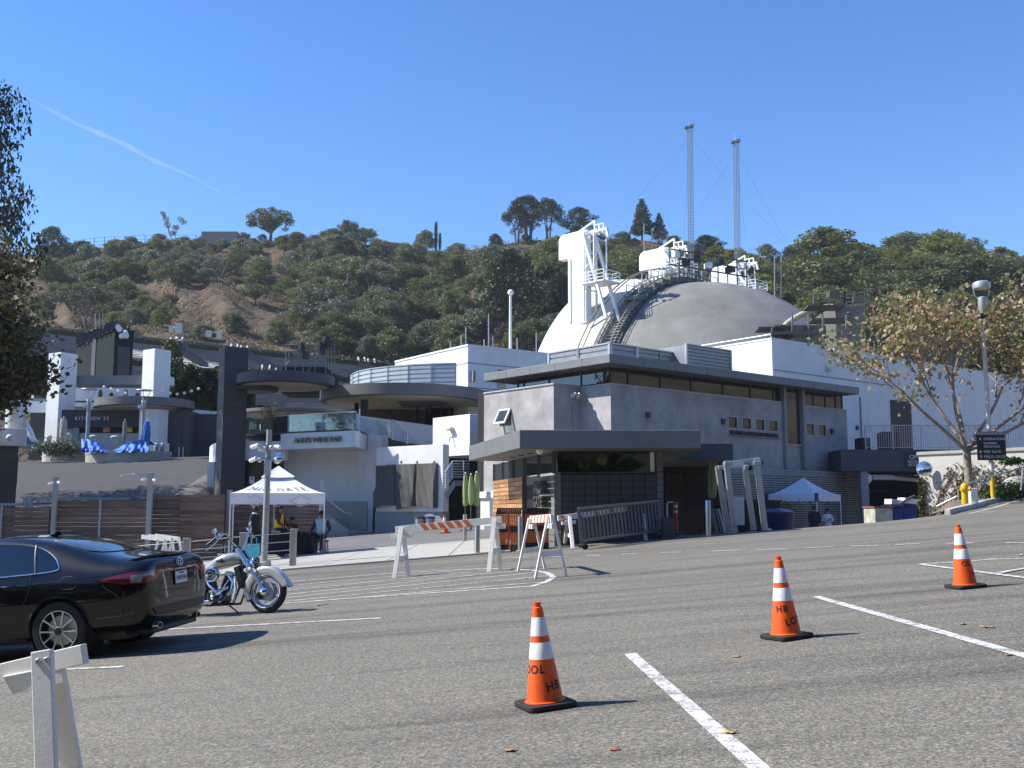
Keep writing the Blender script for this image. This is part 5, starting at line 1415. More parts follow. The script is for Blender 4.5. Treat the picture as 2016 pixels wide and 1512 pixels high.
# grey plinth, steps and handrail below
plw = MB(); plw.prism([P(638, 987, 60.5), P(722, 987, 60.5), P(722, 1046, 60.5), P(690, 1045, 60.5), P(638, 1012, 60.5)], (0, .4, 0)); plw.build('stair_cheek', M('plinth_grey', (.33, .32, .29), .9, var=.1, scale=.6, dirt=.2), wbt, world=True)
stp = thing('entry_steps', 'concrete steps climbing left behind the tent', 'steps', P(660, 1043, 59.8))
for i in range(6):
 z = P(660, 1046 - 5.2 * (i + 1), 59.8).z; x1_ = P(690 - 8 * i, 1040, 59.8).x
 MB().box(P(600, 1040, 59.8).x, x1_, 59.0 + .28 * i, 59.3 + .28 * i, -2, z).build('step', m_conc, stp, world=True, bevel=.01)
hd = thing('step_handrail', 'single sloping steel handrail on the grey stair wall', 'handrail', P(690, 1000, 60.3))
MB().tube([P(638, 979, 60.2), P(679, 1010, 60.2), P(689, 1010, 60.2), P(691, 1013, 60.2), P(688, 1015, 60.2)], .06, 8).build('rail', m_alum, hd, world=True, smooth=40)
# white upstand wall with three cloaked poster frames
bwF = Fr((P(741, 940, 60.2).x, 60.2, 0), -38)
bw_ = frthing(bwF, 'poster_wall', 'free-standing white wall holding three cloth-covered poster frames', 'wall')
x0_, x1_ = 0, bwF.wall(872, 940)[0]; zt_, zb_ = bwF.wall(742, 881)[1], bwF.wall(742, 1007)[1]
MB().box(x0_, x1_, 0, .5, zb_, zt_).build('wall', m_white, bw_, bevel=.02)
MB().box(x0_ - .12, x1_ - .02, .06, .56, -2.2, zb_ - .002).build('base', m_grey2, bw_)
MB().box(bwF.wall(722, 990)[0], x0_ - .13, .5, 1.0, -2.2, bwF.wall(722, 987)[1]).build('base', m_dark, bw_)
for px in (789, 820, 854):
 x, z = bwF.wall(px, 908); MB().sphere((x, -.01, z), .10, 10, 6, (1, .5, 1)).build('wall_light', m_white2, bw_, smooth=60)
m_cloth = M('grey_cover_cloth', (.095, .092, .084), .85, var=.15, scale=2)
for i, (a, b_) in enumerate(((742, 779.5), (783, 819.5), (823, 862))):
 xa, zt2 = bwF.wall(a, 916.5); xb, zb2 = bwF.wall(b_, 998)
 zt2 = bwF.wall(800, 915)[1]; zb2 = bwF.wall(800, 1000)[1]
 fr = MB().box(xa, xb, -.08, -.003, zb2 + .2, zt2).build('poster_frame', m_dark, bw_)
 rr = random.Random(i + 40); k0 = rr.uniform(0, 6); lw0 = .5 if i == 0 else 0.0
 def clo(u_, v_):
  sk = (.55 * (xb - xa) * max(0, 1 - v_ * 1.5) ** 1 if i == 0 else 0)
  x = xa - .03 + u_ * (xb - xa + .06);
  x = x + sk * (1 - u_)
  z = zt2 + .03 - v_ * (zt2 - zb2 + (.0 if i == 0 else .05) + .12 * math.sin(2.4 * u_ + k0))
  y = -.12 - .17 * v_ * (1 + math.sin((u_ * 1.3 - v_ * .7 + k0) * 3.0)) - .05 * math.sin(u_ * 8 - v_ * 6 + k0) * v_ - .02 * math.sin(u_ * 19 - v_ * 9)
  if u_ in (0.0, 1.0): y = -.02
  return (x, y - .02, z)
 MB().grid(clo, 28, 26).build('cover_cloth', m_cloth, fr, smooth=80)
# white box volume right of the stair
wx = Fr((P(925, 850, 57.5).x, 57.5, 0), 40)
bx_ = frthing(wx, 'white_box_volume', 'white projecting box with a small wall lamp left of the grey building', 'building')
zt_, zb_ = wx.side(925, 815, 0)[1], wx.side(925, 896, 0)[1]; yb_ = wx.side(852, 830, 0)[0]
MB().box(0, 3.0, 0, yb_, zb_, zt_).build('volume', m_white, bx_, bevel=.03)
y_, z_ = wx.side(890, 845, 0); MB().box(-.3, -.003, y_ - .2, y_ + .2, z_ - .10, z_ + .10).build('wall_lamp', M('cream_lamp', (.62, .52, .36), .5), bx_, bevel=.04)
y_, z_ = wx.side(891, 866, 0); MB().tube([(-.02, y_, z_ + .15), (-.2, y_, z_ + .1), (-.25, y_, z_ - .12)], .035, 6).build('hook', m_steel, bx_)
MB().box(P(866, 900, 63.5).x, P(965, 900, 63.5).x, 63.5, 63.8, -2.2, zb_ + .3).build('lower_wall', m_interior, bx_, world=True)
r2 = thing('stair_railing', 'steel stair railing in the dark passage below the white box', 'railing', P(900, 930, 56.5))
for k in range(7):
 q = [P(876, 930 + k * 5.2, 56.5), P(891, 908 + k * 5.2, 56.5), P(924, 908 + k * 5.2, 57.5)]; MB().tube(q, .035, 6).build('bar', m_steel, r2, world=True)
for px, a, b_ in ((891, 907, 943), (913, 907, 943)): MB().tube([P(px, a, 56.6), P(px, b_, 56.6)], .045, 6).build('post', m_steel, r2, world=True)
MB().prism([P(876, 972, 56.4), P(893, 946, 56.4), P(924, 946, 57.4), P(924, 955, 57.4), P(896, 957, 56.4), P(878, 985, 56.4)], (0, .3, 0)).build('stringer', m_grey2, r2, world=True)
# three closed green parasols standing together
m_par = M('parasol_green', (.30, .36, .13), .8, var=.3, scale=3, stretch=(6, 6, .4))
def parasol(name, label, px, ptop, pcan, pbot, Y, mat, wpx, group=None, tilt=0.0):
 b0 = P(px, pbot, Y); h = P(px, ptop, Y).z - b0.z; hc = P(px, pcan, Y).z - b0.z; r_ = wpx / FPX * Y / 2
 t = thing(name, label, 'parasol', b0, rot=(0, tilt, 0), group=group)
 MB().tube([(0, 0, 0), (0, 0, h)], .035, 8).build('pole', m_dark, t)
 MB().lathe([(.28, 0), (.28, .06), (.05, .09), (.04, .3)], 16).build('base', m_dark, t)
 mb = MB(); n = 32
 def f(u_, v_):
  a = 2 * PI * u_; e = v_; rr = r_ * (.22 + .78 * math.sin(PI * min(1, .12 + .62 * e)) ** .7) * (1 - .25 * (e > .97)) * (.78 + .22 * abs(math.sin(4 * a + 3 * e)))
  return (rr * math.cos(a), rr * math.sin(a), h - .04 - e * (h - hc))
 mb.grid(f, n, 14).build('canopy', mat, t, smooth=60)
 MB().sphere((0, 0, h + .03), .05, 8, 6).build('finial', m_white2, t)
 return t
parasol('closed_parasol', 'left of three closed green parasols by the kiosk', 916, 933, 995, 1046, 50, m_par, 11)
parasol('closed_parasol', 'middle of three closed green parasols by the kiosk', 927, 935, 993, 1046, 51, m_par, 11)
parasol('closed_parasol', 'right and brightest of three closed green parasols by the kiosk', 938, 931, 995, 1046, 50, m_par, 12)
parasol('closed_parasol', 'lone closed green parasol beside the leaning aluminium lifts', 1400, 880, 978, 1052, 35, m_par, 18, tilt=R(3))
# KITCHEN BUILDING (left)
KY = 88.0
kt = thing('kitchen_building', 'KITCHEN 22 food building with white piers, dark fascia and round canopy', 'building', P(250, 905, KY))
def KP(px, py, Y=KY): return P(px, py, Y)
def kbox(name, px0, px1, py0, py1, Y, dep, mat, parent=None, bevel=0.0):
 a, b_ = P(px0, py1, Y), P(px1, py0, Y)
 return MB().box(a.x, b_.x, Y, Y + dep, a.z, b_.z).build(name, mat, parent or kt, world=True, bevel=bevel)
def rpier(px, Y, wpx, py0, py1, deg, parent):
 c = P(px, py1, Y); w_ = wpx / FPX * Y
 mb = MB(); T = Matrix.Translation((c.x, c.y, 0)) @ Matrix.Rotation(R(deg), 4, 'Z')
 z0, z1 = P(px, py1, Y).z, P(px, py0, Y).z
 mb.box(-w_/2, w_/2, -w_/2, w_/2, z0, z1, T)
 return mb.build('pier', m_white, parent, world=True, bevel=.03)
rpier(114, 87, 38, 697, 905, 60, kt); rpier(305, 87, 38, 690, 800, 55, kt)
kbox('crossbar', 318, 336, 741, 757, 87.5, 1.0, m_white)
kbox('beam', 130, 284, 739, 757, 87.6, 2.5, m_fascia)
kbox('wall', 100, 285, 757, 800, 93, .4, m_white)
kbox('wall', 40, 100, 790, 812, 89, .5, m_white)
kbox('garage_front', 55, 90, 812, 905, 90, .5, m_dark2)
kbox('fascia', 112, 278, 807, 841, 86.2, .8, M('kitchen_fascia', (.035, .035, .038), .6, var=.1))
text('KITCHEN 22', .40, m_letter, kt, pmat(kt).inverted() @ P(181, 824, 86.15), depth=.02, spacing=1.35)
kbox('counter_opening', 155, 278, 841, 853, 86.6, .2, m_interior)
kbox('counter_front', 130, 278, 853, 905, 86.5, .3, M('counter_grey', (.42, .41, .38), .7, var=.08))
kbox('door', 125, 155, 845, 905, 86.3, .15, m_grey2)
kbox('menu_picture', 203, 217, 836.5, 851, 86.45, .05, M('menu_orange', (.55, .22, .05), .5, var=.4, scale=6))
kbox('menu_picture', 248, 261, 836, 851, 86.45, .05, M('menu_yellow', (.60, .45, .08), .5, var=.4, scale=8, stretch=(8, 1, 1)))
band(plan([(273, 85.6), (290, 85.0), (310, 85.2), (330, 86)]), P(300, 905, 85.5).z, P(300, 806, 85.5).z, .4, m_white, 'curved_wall', kt)
kbox('grey_wing', 329, 372, 808, 912, 86.2, 3, m_dark2); kbox('grey_wing', 372, 430, 815, 915, 88, 3, m_dark)
kbox('grey_wing_door', 338, 358, 822, 905, 86.1, .09, m_dark)
band([P(378, 805, 90).xy.to_3d(), P(430, 805, 92).xy.to_3d()], P(400, 838, 90).z, P(400, 806, 90).z, .4, m_white, 'parapet', kt)
kd, kdc, kdr = disc('round_canopy', 'wide grey disc canopy over the kitchen counter', 287, 87.5, 94, P(287, 789, 87.5).z, P(287, 806, 87.5).z, m_ring, m_conc2)
kbox('string_light_beam', 140, 284, 789, 792, 90, .2, m_dark)
for i in range(10):
 px = 205 + i * 14 + (60 if i > 3 else 0); py = 762 + (i % 4) * 4 if i < 4 else 770 + 6 * math.sin((i - 4) * .8)
 MB().sphere(P(px, py, 86), .13, 8, 6).build('string_bulb', m_white2, kt, world=True)
kbox('pole_pair', 351, 353, 880, 905, 85.5, .1, m_white2); kbox('pole_pair', 359, 361, 880, 905, 85.5, .1, m_white2)
for i, (px, m_) in enumerate(((197, 'tan'), (219, 'red'), (247, 'tan'), (270, 'red'))):
 mm = M('parasol_tan', (.34, .29, .20), .8, var=.2) if m_ == 'tan' else M('parasol_red', (.32, .05, .04), .8, var=.2)
 parasol('closed_parasol', ['tan closed parasol leftmost on the kitchen roof terrace', 'red closed parasol second on the kitchen roof terrace', 'tan closed parasol third on the kitchen roof terrace', 'red closed parasol rightmost on the kitchen roof terrace'][i], px, 767 if m_ == 'tan' else 773, 786, 789, 90, mm, 9)
# planters, tarpaulin and lamp posts in front of the kitchen
pp_ = P(238, 900, 76)
def curved_planter(label, px0, px1, pyt, pyb, Y, mat):
 a, b_ = P(px0, pyb, Y), P(px1, pyb, Y); r_ = (b_.x - a.x) / 2; c = Vector(((a.x + b_.x) / 2, Y + r_ * .55, 0))
 z0, z1 = a.z - .8, P(px0, pyt, Y).z
 t = thing('planter', label, 'planter', (c.x, c.y, z0))
 T = Matrix.Diagonal((1, .55, 1, 1))
 MB().lathe([(r_, 0), (r_, z1 - z0 - .25)], 48, T).lathe([(r_ + .03, z1 - z0 - .25), (r_ + .03, z1 - z0), (r_ - .3, z1 - z0), (r_ - .3, z1 - z0 - .3), (.01, z1 - z0 - .3)], 48, T).build('wall', mat, t, smooth=35)
 return t, c, r_, z1
pt1 = curved_planter('curved concrete planter carrying the blue tarpaulin', 150, 320, 887, 918, 76, m_conc)
pt2 = curved_planter('low pale planter spilling ivy left of the blue tarpaulin', 72, 168, 872, 906, 79, m_conc2)
C = np.array([(P(120, 882, 78.4).x + rnd.gauss(0, 1.15), 78.2 - abs(rnd.gauss(0, .35)), P(120, 884, 78.4).z + rnd.gauss(0, .28)) for _ in range(2600)])
o = add_leaves('ivy_cascade', C, np.random.uniform(.05, .12, len(C)), leafmat('planter_ivy', (.07, .09, .04), (.25, .27, .17), .2), None)
tag(o, 'pale ivy spilling over the low planter', 'ivy')
m_tarp = M('blue_tarp', (.014, .13, .46), .6, var=.12, scale=1.2)
def tarp(u_, v_):
 px = 160 + 132 * u_; top = 870 - 6 * math.cos(u_ * PI * 2) + 11 * math.exp(-((u_ - .42) / .14) ** 2) - 1.2 * math.sin(u_ * 11)
 py = top + (891 - top) * v_; Y = 76.2 - 1.6 * math.sin(PI * .5 * v_) - .22 * math.sin(u_ * 23 + 2 * v_ + 2 * math.sin(u_ * 9)) * v_ - .13 * math.sin(u_ * 47 - 4 * v_ + 3 * math.sin(u_ * 7)) - .06 * math.sin(u_ * 83 + v_ * 9)
 return P(px, py, Y + 1.2)
tp_ = thing('blue_tarpaulin', 'crumpled bright blue tarpaulin over furniture on the curved planter', 'tarpaulin', P(226, 890, 76))
MB().grid(tarp, 150, 18).grid(lambda u_, v_: tarp(u_, 0) + Vector((0, 1.8 * v_, -.3 * v_)), 150, 3).build('sheet', m_tarp, tp_, world=True, smooth=80)
parasol('closed_parasol', 'blue closed parasol at the right end of the tarpaulin', 287, 829, 868, 890, 76.5, m_tarp, 16)
parasol('closed_parasol', 'beige closed parasol standing left of the tarpaulin', 123, 822, 862, 880, 79.5, M('parasol_beige', (.45, .42, .32), .8, var=.2), 15)
parasol('closed_parasol', 'olive closed parasol standing behind the tarpaulin', 244, 827, 862, 884, 79, M('parasol_olive', (.24, .21, .13), .8, var=.2), 9)
for i, (px, py, w_, h_) in enumerate(((97, 861, 12, 10), (133, 859, 18, 14), (183, 860, 16, 8), (226, 861, 18, 8))):
 c = P(px, py, 80); s_ = w_ / FPX * 80
 mb = MB().sphere((0, 0, 0), s_ / 2, 12, 8, (1, .8, h_ / w_)).cbox((0, 0, -.3), (s_ * .6, s_ * .5, .5))
 o = mb.build('covered_heater', M('beige_cover', (.50, .46, .38), .8, var=.15), None, smooth=60); o.location = c
 tag(o, ['beige-covered round fixture leftmost behind the planters', 'larger beige-covered fixture beside the beige parasol', 'beige-covered fixture above the tarpaulin left end', 'beige-covered fixture above the tarpaulin middle'][i], 'covered fixture')
def lantern(label, px, pt, pb_, Y):
 b0, t0 = P(px, pb_, Y), P(px, pt, Y); h = t0.z - b0.z
 t = thing('plaza_lantern', label, 'lamp post', b0)
 MB().tube([(0, 0, 0), (0, 0, h - .7)], .14, 10).build('post', m_postp, t, smooth=40)
 MB().lathe([(.62, h), (.6, h + .05), (.001, h + .06)], 20).build('reflector', m_alum, t)
 g = MB()
 for a in (0, 2.1, 4.2): g.bar((.5 * math.cos(a), .5 * math.sin(a), h), (.1 * math.cos(a), .1 * math.sin(a), h - .75), .04)
 g.build('stay', m_alum, t)
 MB().lathe([(.12, h - 1.0), (.18, h - .9), (.18, h - .75), (.08, h - .7)], 12).build('lamp', m_alum, t)
 MB().cbox((-.28, 0, h - 1.2), (.25, .2, .25)).build('speaker', m_white2, t)
lantern('steel plaza lantern left of the kitchen counter', 171, 767, 882, 77.5); lantern('steel plaza lantern right of the kitchen counter', 280, 769, 868, 77.5)
for i, px in enumerate((311, 323)):
 c = P(px, 898, 80); tag(MB().lathe([(.36, 0), (.36, .95), (.30, 1.0), (.001, 1.0)], 18).build('steel_bin', m_brushed, None, smooth=35), ['left of two round steel bins by the curved white wall', 'right of two round steel bins by the curved white wall'][i], 'bin').location = c
# green tower with dishes
gt_ = thing('green_tower', 'dark green square equipment tower topped with lamps and dishes', 'tower', P(208, 740, 112))
TF = Fr((P(224, 700, 112).x, 112, 0), 38)
m_gt = M('tower_green', (.020, .030, .027), .8, var=.12, scale=.5, dirt=.15, spec=.1)
zt_ = TF.wall(224, 650)[1]; xg = TF.wall(263, 660)[0]; yg = TF.side(152, 660, 0)[0]
mb = MB()
def tbox(x0, x1, y0, y1, z0, z1, name, mat):
 q = MB().box(x0, x1, y0, y1, z0, z1); q.v = [tuple(TF.wld(*p)) for p in q.v]; return q.build(name, mat, gt_, world=True)
tbox(0, xg, 0, yg, 4, zt_, 'body', m_gt); tbox(.4, xg - .3, -.06, -.003, 5, TF.wall(240, 682)[1], 'louvre_door', m_dark2)
tbox(-.08, -.003, yg * .45, yg * .55, 5, zt_, 'rib', m_dark); tbox(-.15, xg + .15, -.15, yg + .15, zt_, zt_ + .15, 'cap', m_gt)
for i in range(12):
 c = TF.wld(rnd.uniform(0, xg), -.3 if i < 6 else rnd.uniform(0, yg), zt_ + rnd.uniform(-.9, .7)); MB().sphere(c, .32 if i < 5 else .22, 8, 6).build('dish', m_white2 if i < 5 else m_black, gt_, world=True)
for i in range(9):
 c = TF.wld(-.2, yg * i / 9, zt_ + .5); MB().cbox(c, (.5, .5, .9)).build('lamp_box', m_black, gt_, world=True)
for px in (188, 196, 203): MB().tube([P(px, 648, 112), P(px, 617, 112)], .05, 6).build('aerial', m_postp, gt_, world=True)
# scaffold stand with green drape beyond the pillar
sc_ = thing('camera_scaffold', 'open pipe scaffold with lights above a green-draped box', 'scaffold', P(605, 760, 100))
def spipe(a, b_, Y1, Y2=None, r_=.04): return MB().tube([P(*a, Y1), P(*b_, Y2 or Y1)], r_, 6).build('pipe', m_rail, sc_, world=True)
for px in (563, 581, 597, 620, 641, 653):
 spipe((px, 745), (px, 677), 100); spipe((px + 6, 740), (px + 6, 680), 104)
for py in (678, 692, 705, 719): spipe((561, py), (655, py - 1), 100); spipe((567, py + 1), (660, py), 104); spipe((561, py), (567, py + 1), 100, 104); spipe((655, py), (660, py), 100, 104)
spipe((597, 745), (641, 678), 100); spipe((563, 719), (597, 678), 104)
MB().box(P(556, 730, 101).x, P(640, 730, 101).x, 101, 105, P(600, 775, 101).z, P(600, 722, 101).z).build('drape', m_gt, sc_, world=True)
for px, py in ((593, 683), (595, 695), (603, 700), (632, 680), (640, 678), (646, 676), (636, 692), (643, 670)): MB().cbox(P(px, py, 100), (.5, .5, .7), rz=px).build('lamp_box', m_black, sc_, world=True)
tag(MB().box(P(640, 745, 104).x, P(660, 745, 104).x, 104, 106, P(640, 800, 104).z, P(640, 736, 104).z).build('green_cabinet', m_gt, None), 'small green cabinet right of the pipe scaffold', 'cabinet')
# BOWL SEATING
SA, SB = P(60, 640, 205), P(830, 723, 205); SC, SD = P(60, 775, 138), P(830, 812, 138)
def seat_pt(a, b_): return SA.lerp(SB, a).lerp(SC.lerp(SD, a), b_)
m_bench = M('weathered_bench', (.26, .255, .25), .8, var=.22, scale=.35, stretch=(1, 3, 3))
m_hedge = leafmat('hedge_leaf', (.018, .03, .012), (.05, .07, .028), .1)
m_riser = M('bench_riser', (.11, .11, .115), .9, var=.3, scale=.4)
def tier(label, b0, b1, rows, a0=0.0, a1=1.0):
 mb = MB(); n = 24; v = []; lines = []
 for r_ in range(rows):
  q0, q1 = b0 + (b1 - b0) * r_ / rows, b0 + (b1 - b0) * (r_ + 1) / rows
  lines += [(q0 + (q1 - q0) * .50, 'h0', q0), (q1, 'l', q1)]
  A = []
  for i in range(n + 1):
   a = a0 + (a1 - a0) * i / n; p, q = seat_pt(a, q0), seat_pt(a, q1)
   m1 = Vector((p.x * .45 + q.x * .55, p.y * .45 + q.y * .55, p.z)); m2 = Vector((m1.x, m1.y, q.z - .05))
   # bench plank proud of the step
   A.append((p, m1, m2, q))
  for i in range(n):
   for k in range(3): v.append((A[i][k], A[i+1][k], A[i+1][k+1], A[i][k+1]))
 for j, q in enumerate(v): mb.slot(1 if j % 3 == 1 else 0).quad(*q)
 o = mb.build('bench_tier', [m_bench, m_riser], None, fix=False)
 return tag(o, label, 'seating')
tier('upper tier of grey benches on the bowl slope', 0.0, .13, 5); tier('middle tier of grey benches on the bowl slope', .17, .55, 14); tier('lower tier of grey benches on the bowl slope', .59, 1.0, 12)
bsl = MB().prism([SA - up*.6, SB - up*.6, SD - up*.6, SC - up*.6], (0, 0, -1.0)); struct(bsl.build('bowl_slope', m_conc, None))
def hedge(label, a0, a1, b_, h=1.1):
 p, q = seat_pt(a0, b_), seat_pt(a1, b_); L = (q - p).length; n = int(L * 90)
 t = np.random.rand(n, 1); C = np.array(p)[None] + t * np.array(q - p)[None]
 C += np.stack([np.random.normal(0, .1, n), np.random.uniform(-.5, .5, n), np.random.uniform(0, h, n) + .2], 1)
 t_ = thing('bowl_hedge', label, 'hedge', p)
 o = add_leaves('foliage', C - np.array(p), np.random.uniform(.10, .2, n), m_hedge, t_)
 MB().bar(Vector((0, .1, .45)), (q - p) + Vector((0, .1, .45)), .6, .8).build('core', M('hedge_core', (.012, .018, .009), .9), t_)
names = ['leftmost', 'second', 'third', 'fourth', 'fifth']
for i, (a, c) in enumerate(((.05, .36), (.405, .49), (.56, .68), (.76, .93))): hedge('clipped hedge below the upper bench tier, %s from the left' % names[i], a, c, .15)
for i, (a, c) in enumerate(((.25, .42), (.55, .66), (.77, .83))): hedge('clipped hedge below the middle bench tier, %s from the left' % names[i], a, c, .57)
for i, (a, b_) in enumerate(((.38, .04), (.365, .10), (.52, .10), (.545, .12), (.60, .52), (.635, .56), (.74, .48), (.845, .10), (.87, .12), (.51, .50))):
 p = seat_pt(a, b_); t = thing('stair_housing', 'pale concrete aisle stair housing on the bowl benches, %s from the left' % ['second', 'first', 'third', 'fourth', 'sixth', 'seventh', 'eighth', 'ninth', 'tenth', 'fifth'][i], 'stair housing', p, .2)
 MB().prism([(-.6, -1.6, -.5), (-.6, 1.2, -.5), (-.6, 1.2, 1.5), (-.6, .6, 1.5), (-.6, -1.6, .4)], (.25, 0, 0)).build('cheek_wall', m_conc2, t)
 MB().prism([(.6, -1.6, -.5), (.6, 1.2, -.5), (.6, 1.2, 1.5), (.6, .6, 1.5), (.6, -1.6, .4)], (.25, 0, 0)).build('cheek_wall', m_conc2, t)
 MB().box(-.34, .59, .3, 1.1, -.5, .9).build('steps', m_dark2, t)
for a0, a1 in ((.365, .44), (.545, .63), (.845, .95)):
 for s_ in range(2):
  p0, p1 = seat_pt(a0 + .012 * s_, .19), seat_pt(a1 + .012 * s_, .52); mb = MB()
  for k in range(26):
   q = p0.lerp(p1, k / 25); mb.cbox(q + Vector((0, -.4, .5)), (.5, .5, .9))
  tag(mb.build('aisle_rail', m_dark2, None), 'dark stepped aisle edge running down the middle bench tier (%s)' % ('left pair' if a0 < .4 else 'middle pair' if a0 < .7 else 'right pair'), 'aisle', 'aisle edges')
for i, (px, py) in enumerate(((338, 652), (352, 650), (411, 661), (432, 664))):
 o = MB().cbox((0, 0, .8), (.9 if i != 1 else 1.3, 1.0, 1.2 if i != 1 else 2.0)).build('utility_box', m_conc2, None); o.location = P(px, py + 4, 203)
 tag(o, 'small white utility box at the top of the bowl benches, %s from the left' % names[i], 'utility box')
# big dark hedge left of the pillar
hb_ = thing('tall_hedge', 'large dark green clipped hedge between the kitchen and the pillar', 'hedge', P(380, 815, 94))
n = 15000; C = np.empty((n, 3))
for i in range(n):
 px = rnd.uniform(322, 500); top = 716 + 16 * abs(math.sin(px * .05)) * .6 + (8 if px < 340 else 0) + 30 * sst(440, 500, px); py = rnd.uniform(top, 812); Y = 92 + rnd.random() ** 2 * 2.0 + .6 * math.sin(px * .17) * math.sin(py * .13)
 C[i] = P(px, py, Y)
add_leaves('foliage', C - np.array(hb_.location), np.random.uniform(.09, .2, n), leafmat('tall_hedge_leaf', (.016, .032, .010), (.055, .095, .024), .15), hb_)
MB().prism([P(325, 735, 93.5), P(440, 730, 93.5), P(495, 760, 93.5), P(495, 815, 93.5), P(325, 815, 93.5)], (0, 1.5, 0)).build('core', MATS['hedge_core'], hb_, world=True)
tr_ = thing('slim_tree', 'slim dark tree behind the right white pier of the kitchen', 'tree', P(338, 780, 98))
C = np.array([P(338 + rnd.gauss(0, 9), rnd.uniform(668, 770), 98 + rnd.gauss(0, 1)) for _ in range(3000)]); add_leaves('crown', C - np.array(tr_.location), np.random.uniform(.1, .22, len(C)), L_DPINE, tr_)
MB().tube([P(338, 790, 98), P(338, 680, 98)], [.2, .05], 6).build('trunk', BARK, tr_, world=True)
# GUARD BOOTH AND VEHICLE AT THE LEFT EDGE
gbth = thing('guard_booth', 'grey guard booth with white overhanging roof at the left edge', 'booth', P(0, 985, 52))
a, b_ = P(-60, 885, 52), P(36, 845, 52);
T = Matrix.Translation(P(-10, 900, 52).xy.to_3d()) @ Matrix.Rotation(R(35), 4, 'Z')
zr0, zr1 = P(30, 880, 52).z, P(30, 846, 52).z
MB().box(-2.2, 1.15, -1.5, 2.6, zr0, zr1, T).build('roof', m_white, gbth, world=True, bevel=.02)
MB().box(-1.9, .85, -1.2, 2.3, -2, zr0 - .002, T).build('body', M('booth_grey', (.09, .088, .08), .7, var=.12), gbth, world=True)
for k in (-1.2, .1): MB().box(.851, .87, k, k + .9, zr0 - 1.9, zr0 - .5, T).build('window', m_darkglass, gbth, world=True)
MB().sphere(P(19, 862, 50.5), .17, 10, 8).build('dome_camera', m_white2, gbth, world=True, smooth=50)
sg = MB().lathe([(.5, 0), (.5, 2.2)], 16, Matrix.Translation(P(30, 845, 54))); tag(sg.build('roof_drum', m_alum, None, smooth=40), 'metal roof drum above the guard booth', 'vent')
cv = thing('slide_awning', 'green and white curved awning at the far left driveway', 'awning', P(50, 875, 84))
MB().grid(lambda u_, v_: P(38 + 26 * math.sin(u_ * 1.5), 822 + 52 * u_, 84 + 2 * v_), 14, 2).build('cover', M('awning_green', (.04, .09, .06), .7, var=.1), cv, world=True, smooth=60)
MB().tube([P(40 + 26 * math.sin(k / 14 * 1.5), 822 + 52 * k / 14, 83.9) for k in range(15)], .25, 6).build('edge', m_white2, cv, world=True)
pk_ = thing('blue_pickup', 'small blue vehicle parked on the far left driveway', 'car', P(52, 893, 82))
c = P(52, 893, 82); m_bl = M('car_blue', (.02, .10, .25), .3, var=.05, coat=.6)
MB().prism([(-1.9, -.8, .35), (1.9, -.8, .35), (1.9, -.8, .85), (.7, -.8, .9), (.2, -.8, 1.45), (-1.0, -.8, 1.45), (-1.2, -.8, .9), (-1.9, -.8, .85)], (0, 1.6, 0)).build('body', m_bl, pk_, bevel=.08)
for x in (-1.2, 1.2):
 T = Matrix.Translation((x, -.82, .33)) @ Euler((PI/2, 0, 0)).to_matrix().to_4x4(); w_ = MB().lathe([(.2, -.1), (.33, -.1), (.33, .1), (.2, .1)], 20, T).build('wheel', m_rubber, pk_, smooth=40); MB().lathe([(.001, .06), (.19, .05)], 16, T).build('rim', m_alum, w_)
# TIMBER GATES AND FENCE (left)
m_gwood = wood('gate_plank', (.16, .112, .080), .6, 1.35, .8)
m_gwood2 = wood('warm_gate_plank', (.22, .145, .10), .6, 1.3, .8)
def plank_panel(label, px0, px1, pyt, Y, n, mat, frame_px=(), drop=0.0, gap=.012, name='plank_fence'):
 a, b_ = P(px0, pyt, Y), P(px1, pyt, Y); zt = a.z; L = b_.x - a.x; zb_ = ground_z((a.x + b_.x) / 2, Y) + .06
 t = thing(name, label, 'fence', (a.x, Y, zb_)); ph = (zt - zb_) / n
 s0 = MB().box(0, L, -.02, .02, 0, ph - gap).build('plank', mat, t, bevel=.004); s0.location = (0, 0, 0)
 for i in range(1, n): shared('plank', s0, (rnd.uniform(-.004, .004), rnd.uniform(-.006, .006), i * ph), t)
 for px in frame_px:
  x = P(px, pyt, Y).x - a.x; MB().box(x - .035, x + .035, -.07, -.022, -.05, zt - zb_ + .03).build('stile', m_postp, t)
 for x in (0, L): MB().box(x - .03, x + .03, .022, .07, -.05, zt - zb_).build('stile', m_dark, t)
 return t
plank_panel('left low timber plank gate at the photo edge, nearest the guard booth', -60, 98, 998, 37.5, 15, m_gwood, (5,))
plank_panel('middle timber plank gate with two grey stiles', 109, 290, 986, 37.5, 16, m_gwood, (112, 199))
plank_panel('wider timber plank gate right of the tall camera post', 294, 384, 974, 38.5, 17, m_gwood, ())
plank_panel('warm brown timber plank gate left of the white tent', 356 + 0, 443, 973.5, 38.4, 17, m_gwood2, ())
plank_panel('timber plank fence standing behind the people in the tent', 456, 634, 966, 40.5, 17, m_gwood2, (541,))
rb_ = thing('rear_guard_rail', 'grey steel guard rail behind the left timber gates', 'railing', P(150, 982, 40))
MB().bar(P(-20, 993, 40.2), P(45, 993, 40.2), .08, .10).bar(P(60, 981, 40.2), P(255, 982, 40.2), .08, .10).build('rail', m_postp, rb_, world=True)
for px in (50, 61): MB().bar(P(px, 1030, 40.2), P(px, 979, 40.2), .12).build('post', m_postp, rb_, world=True)
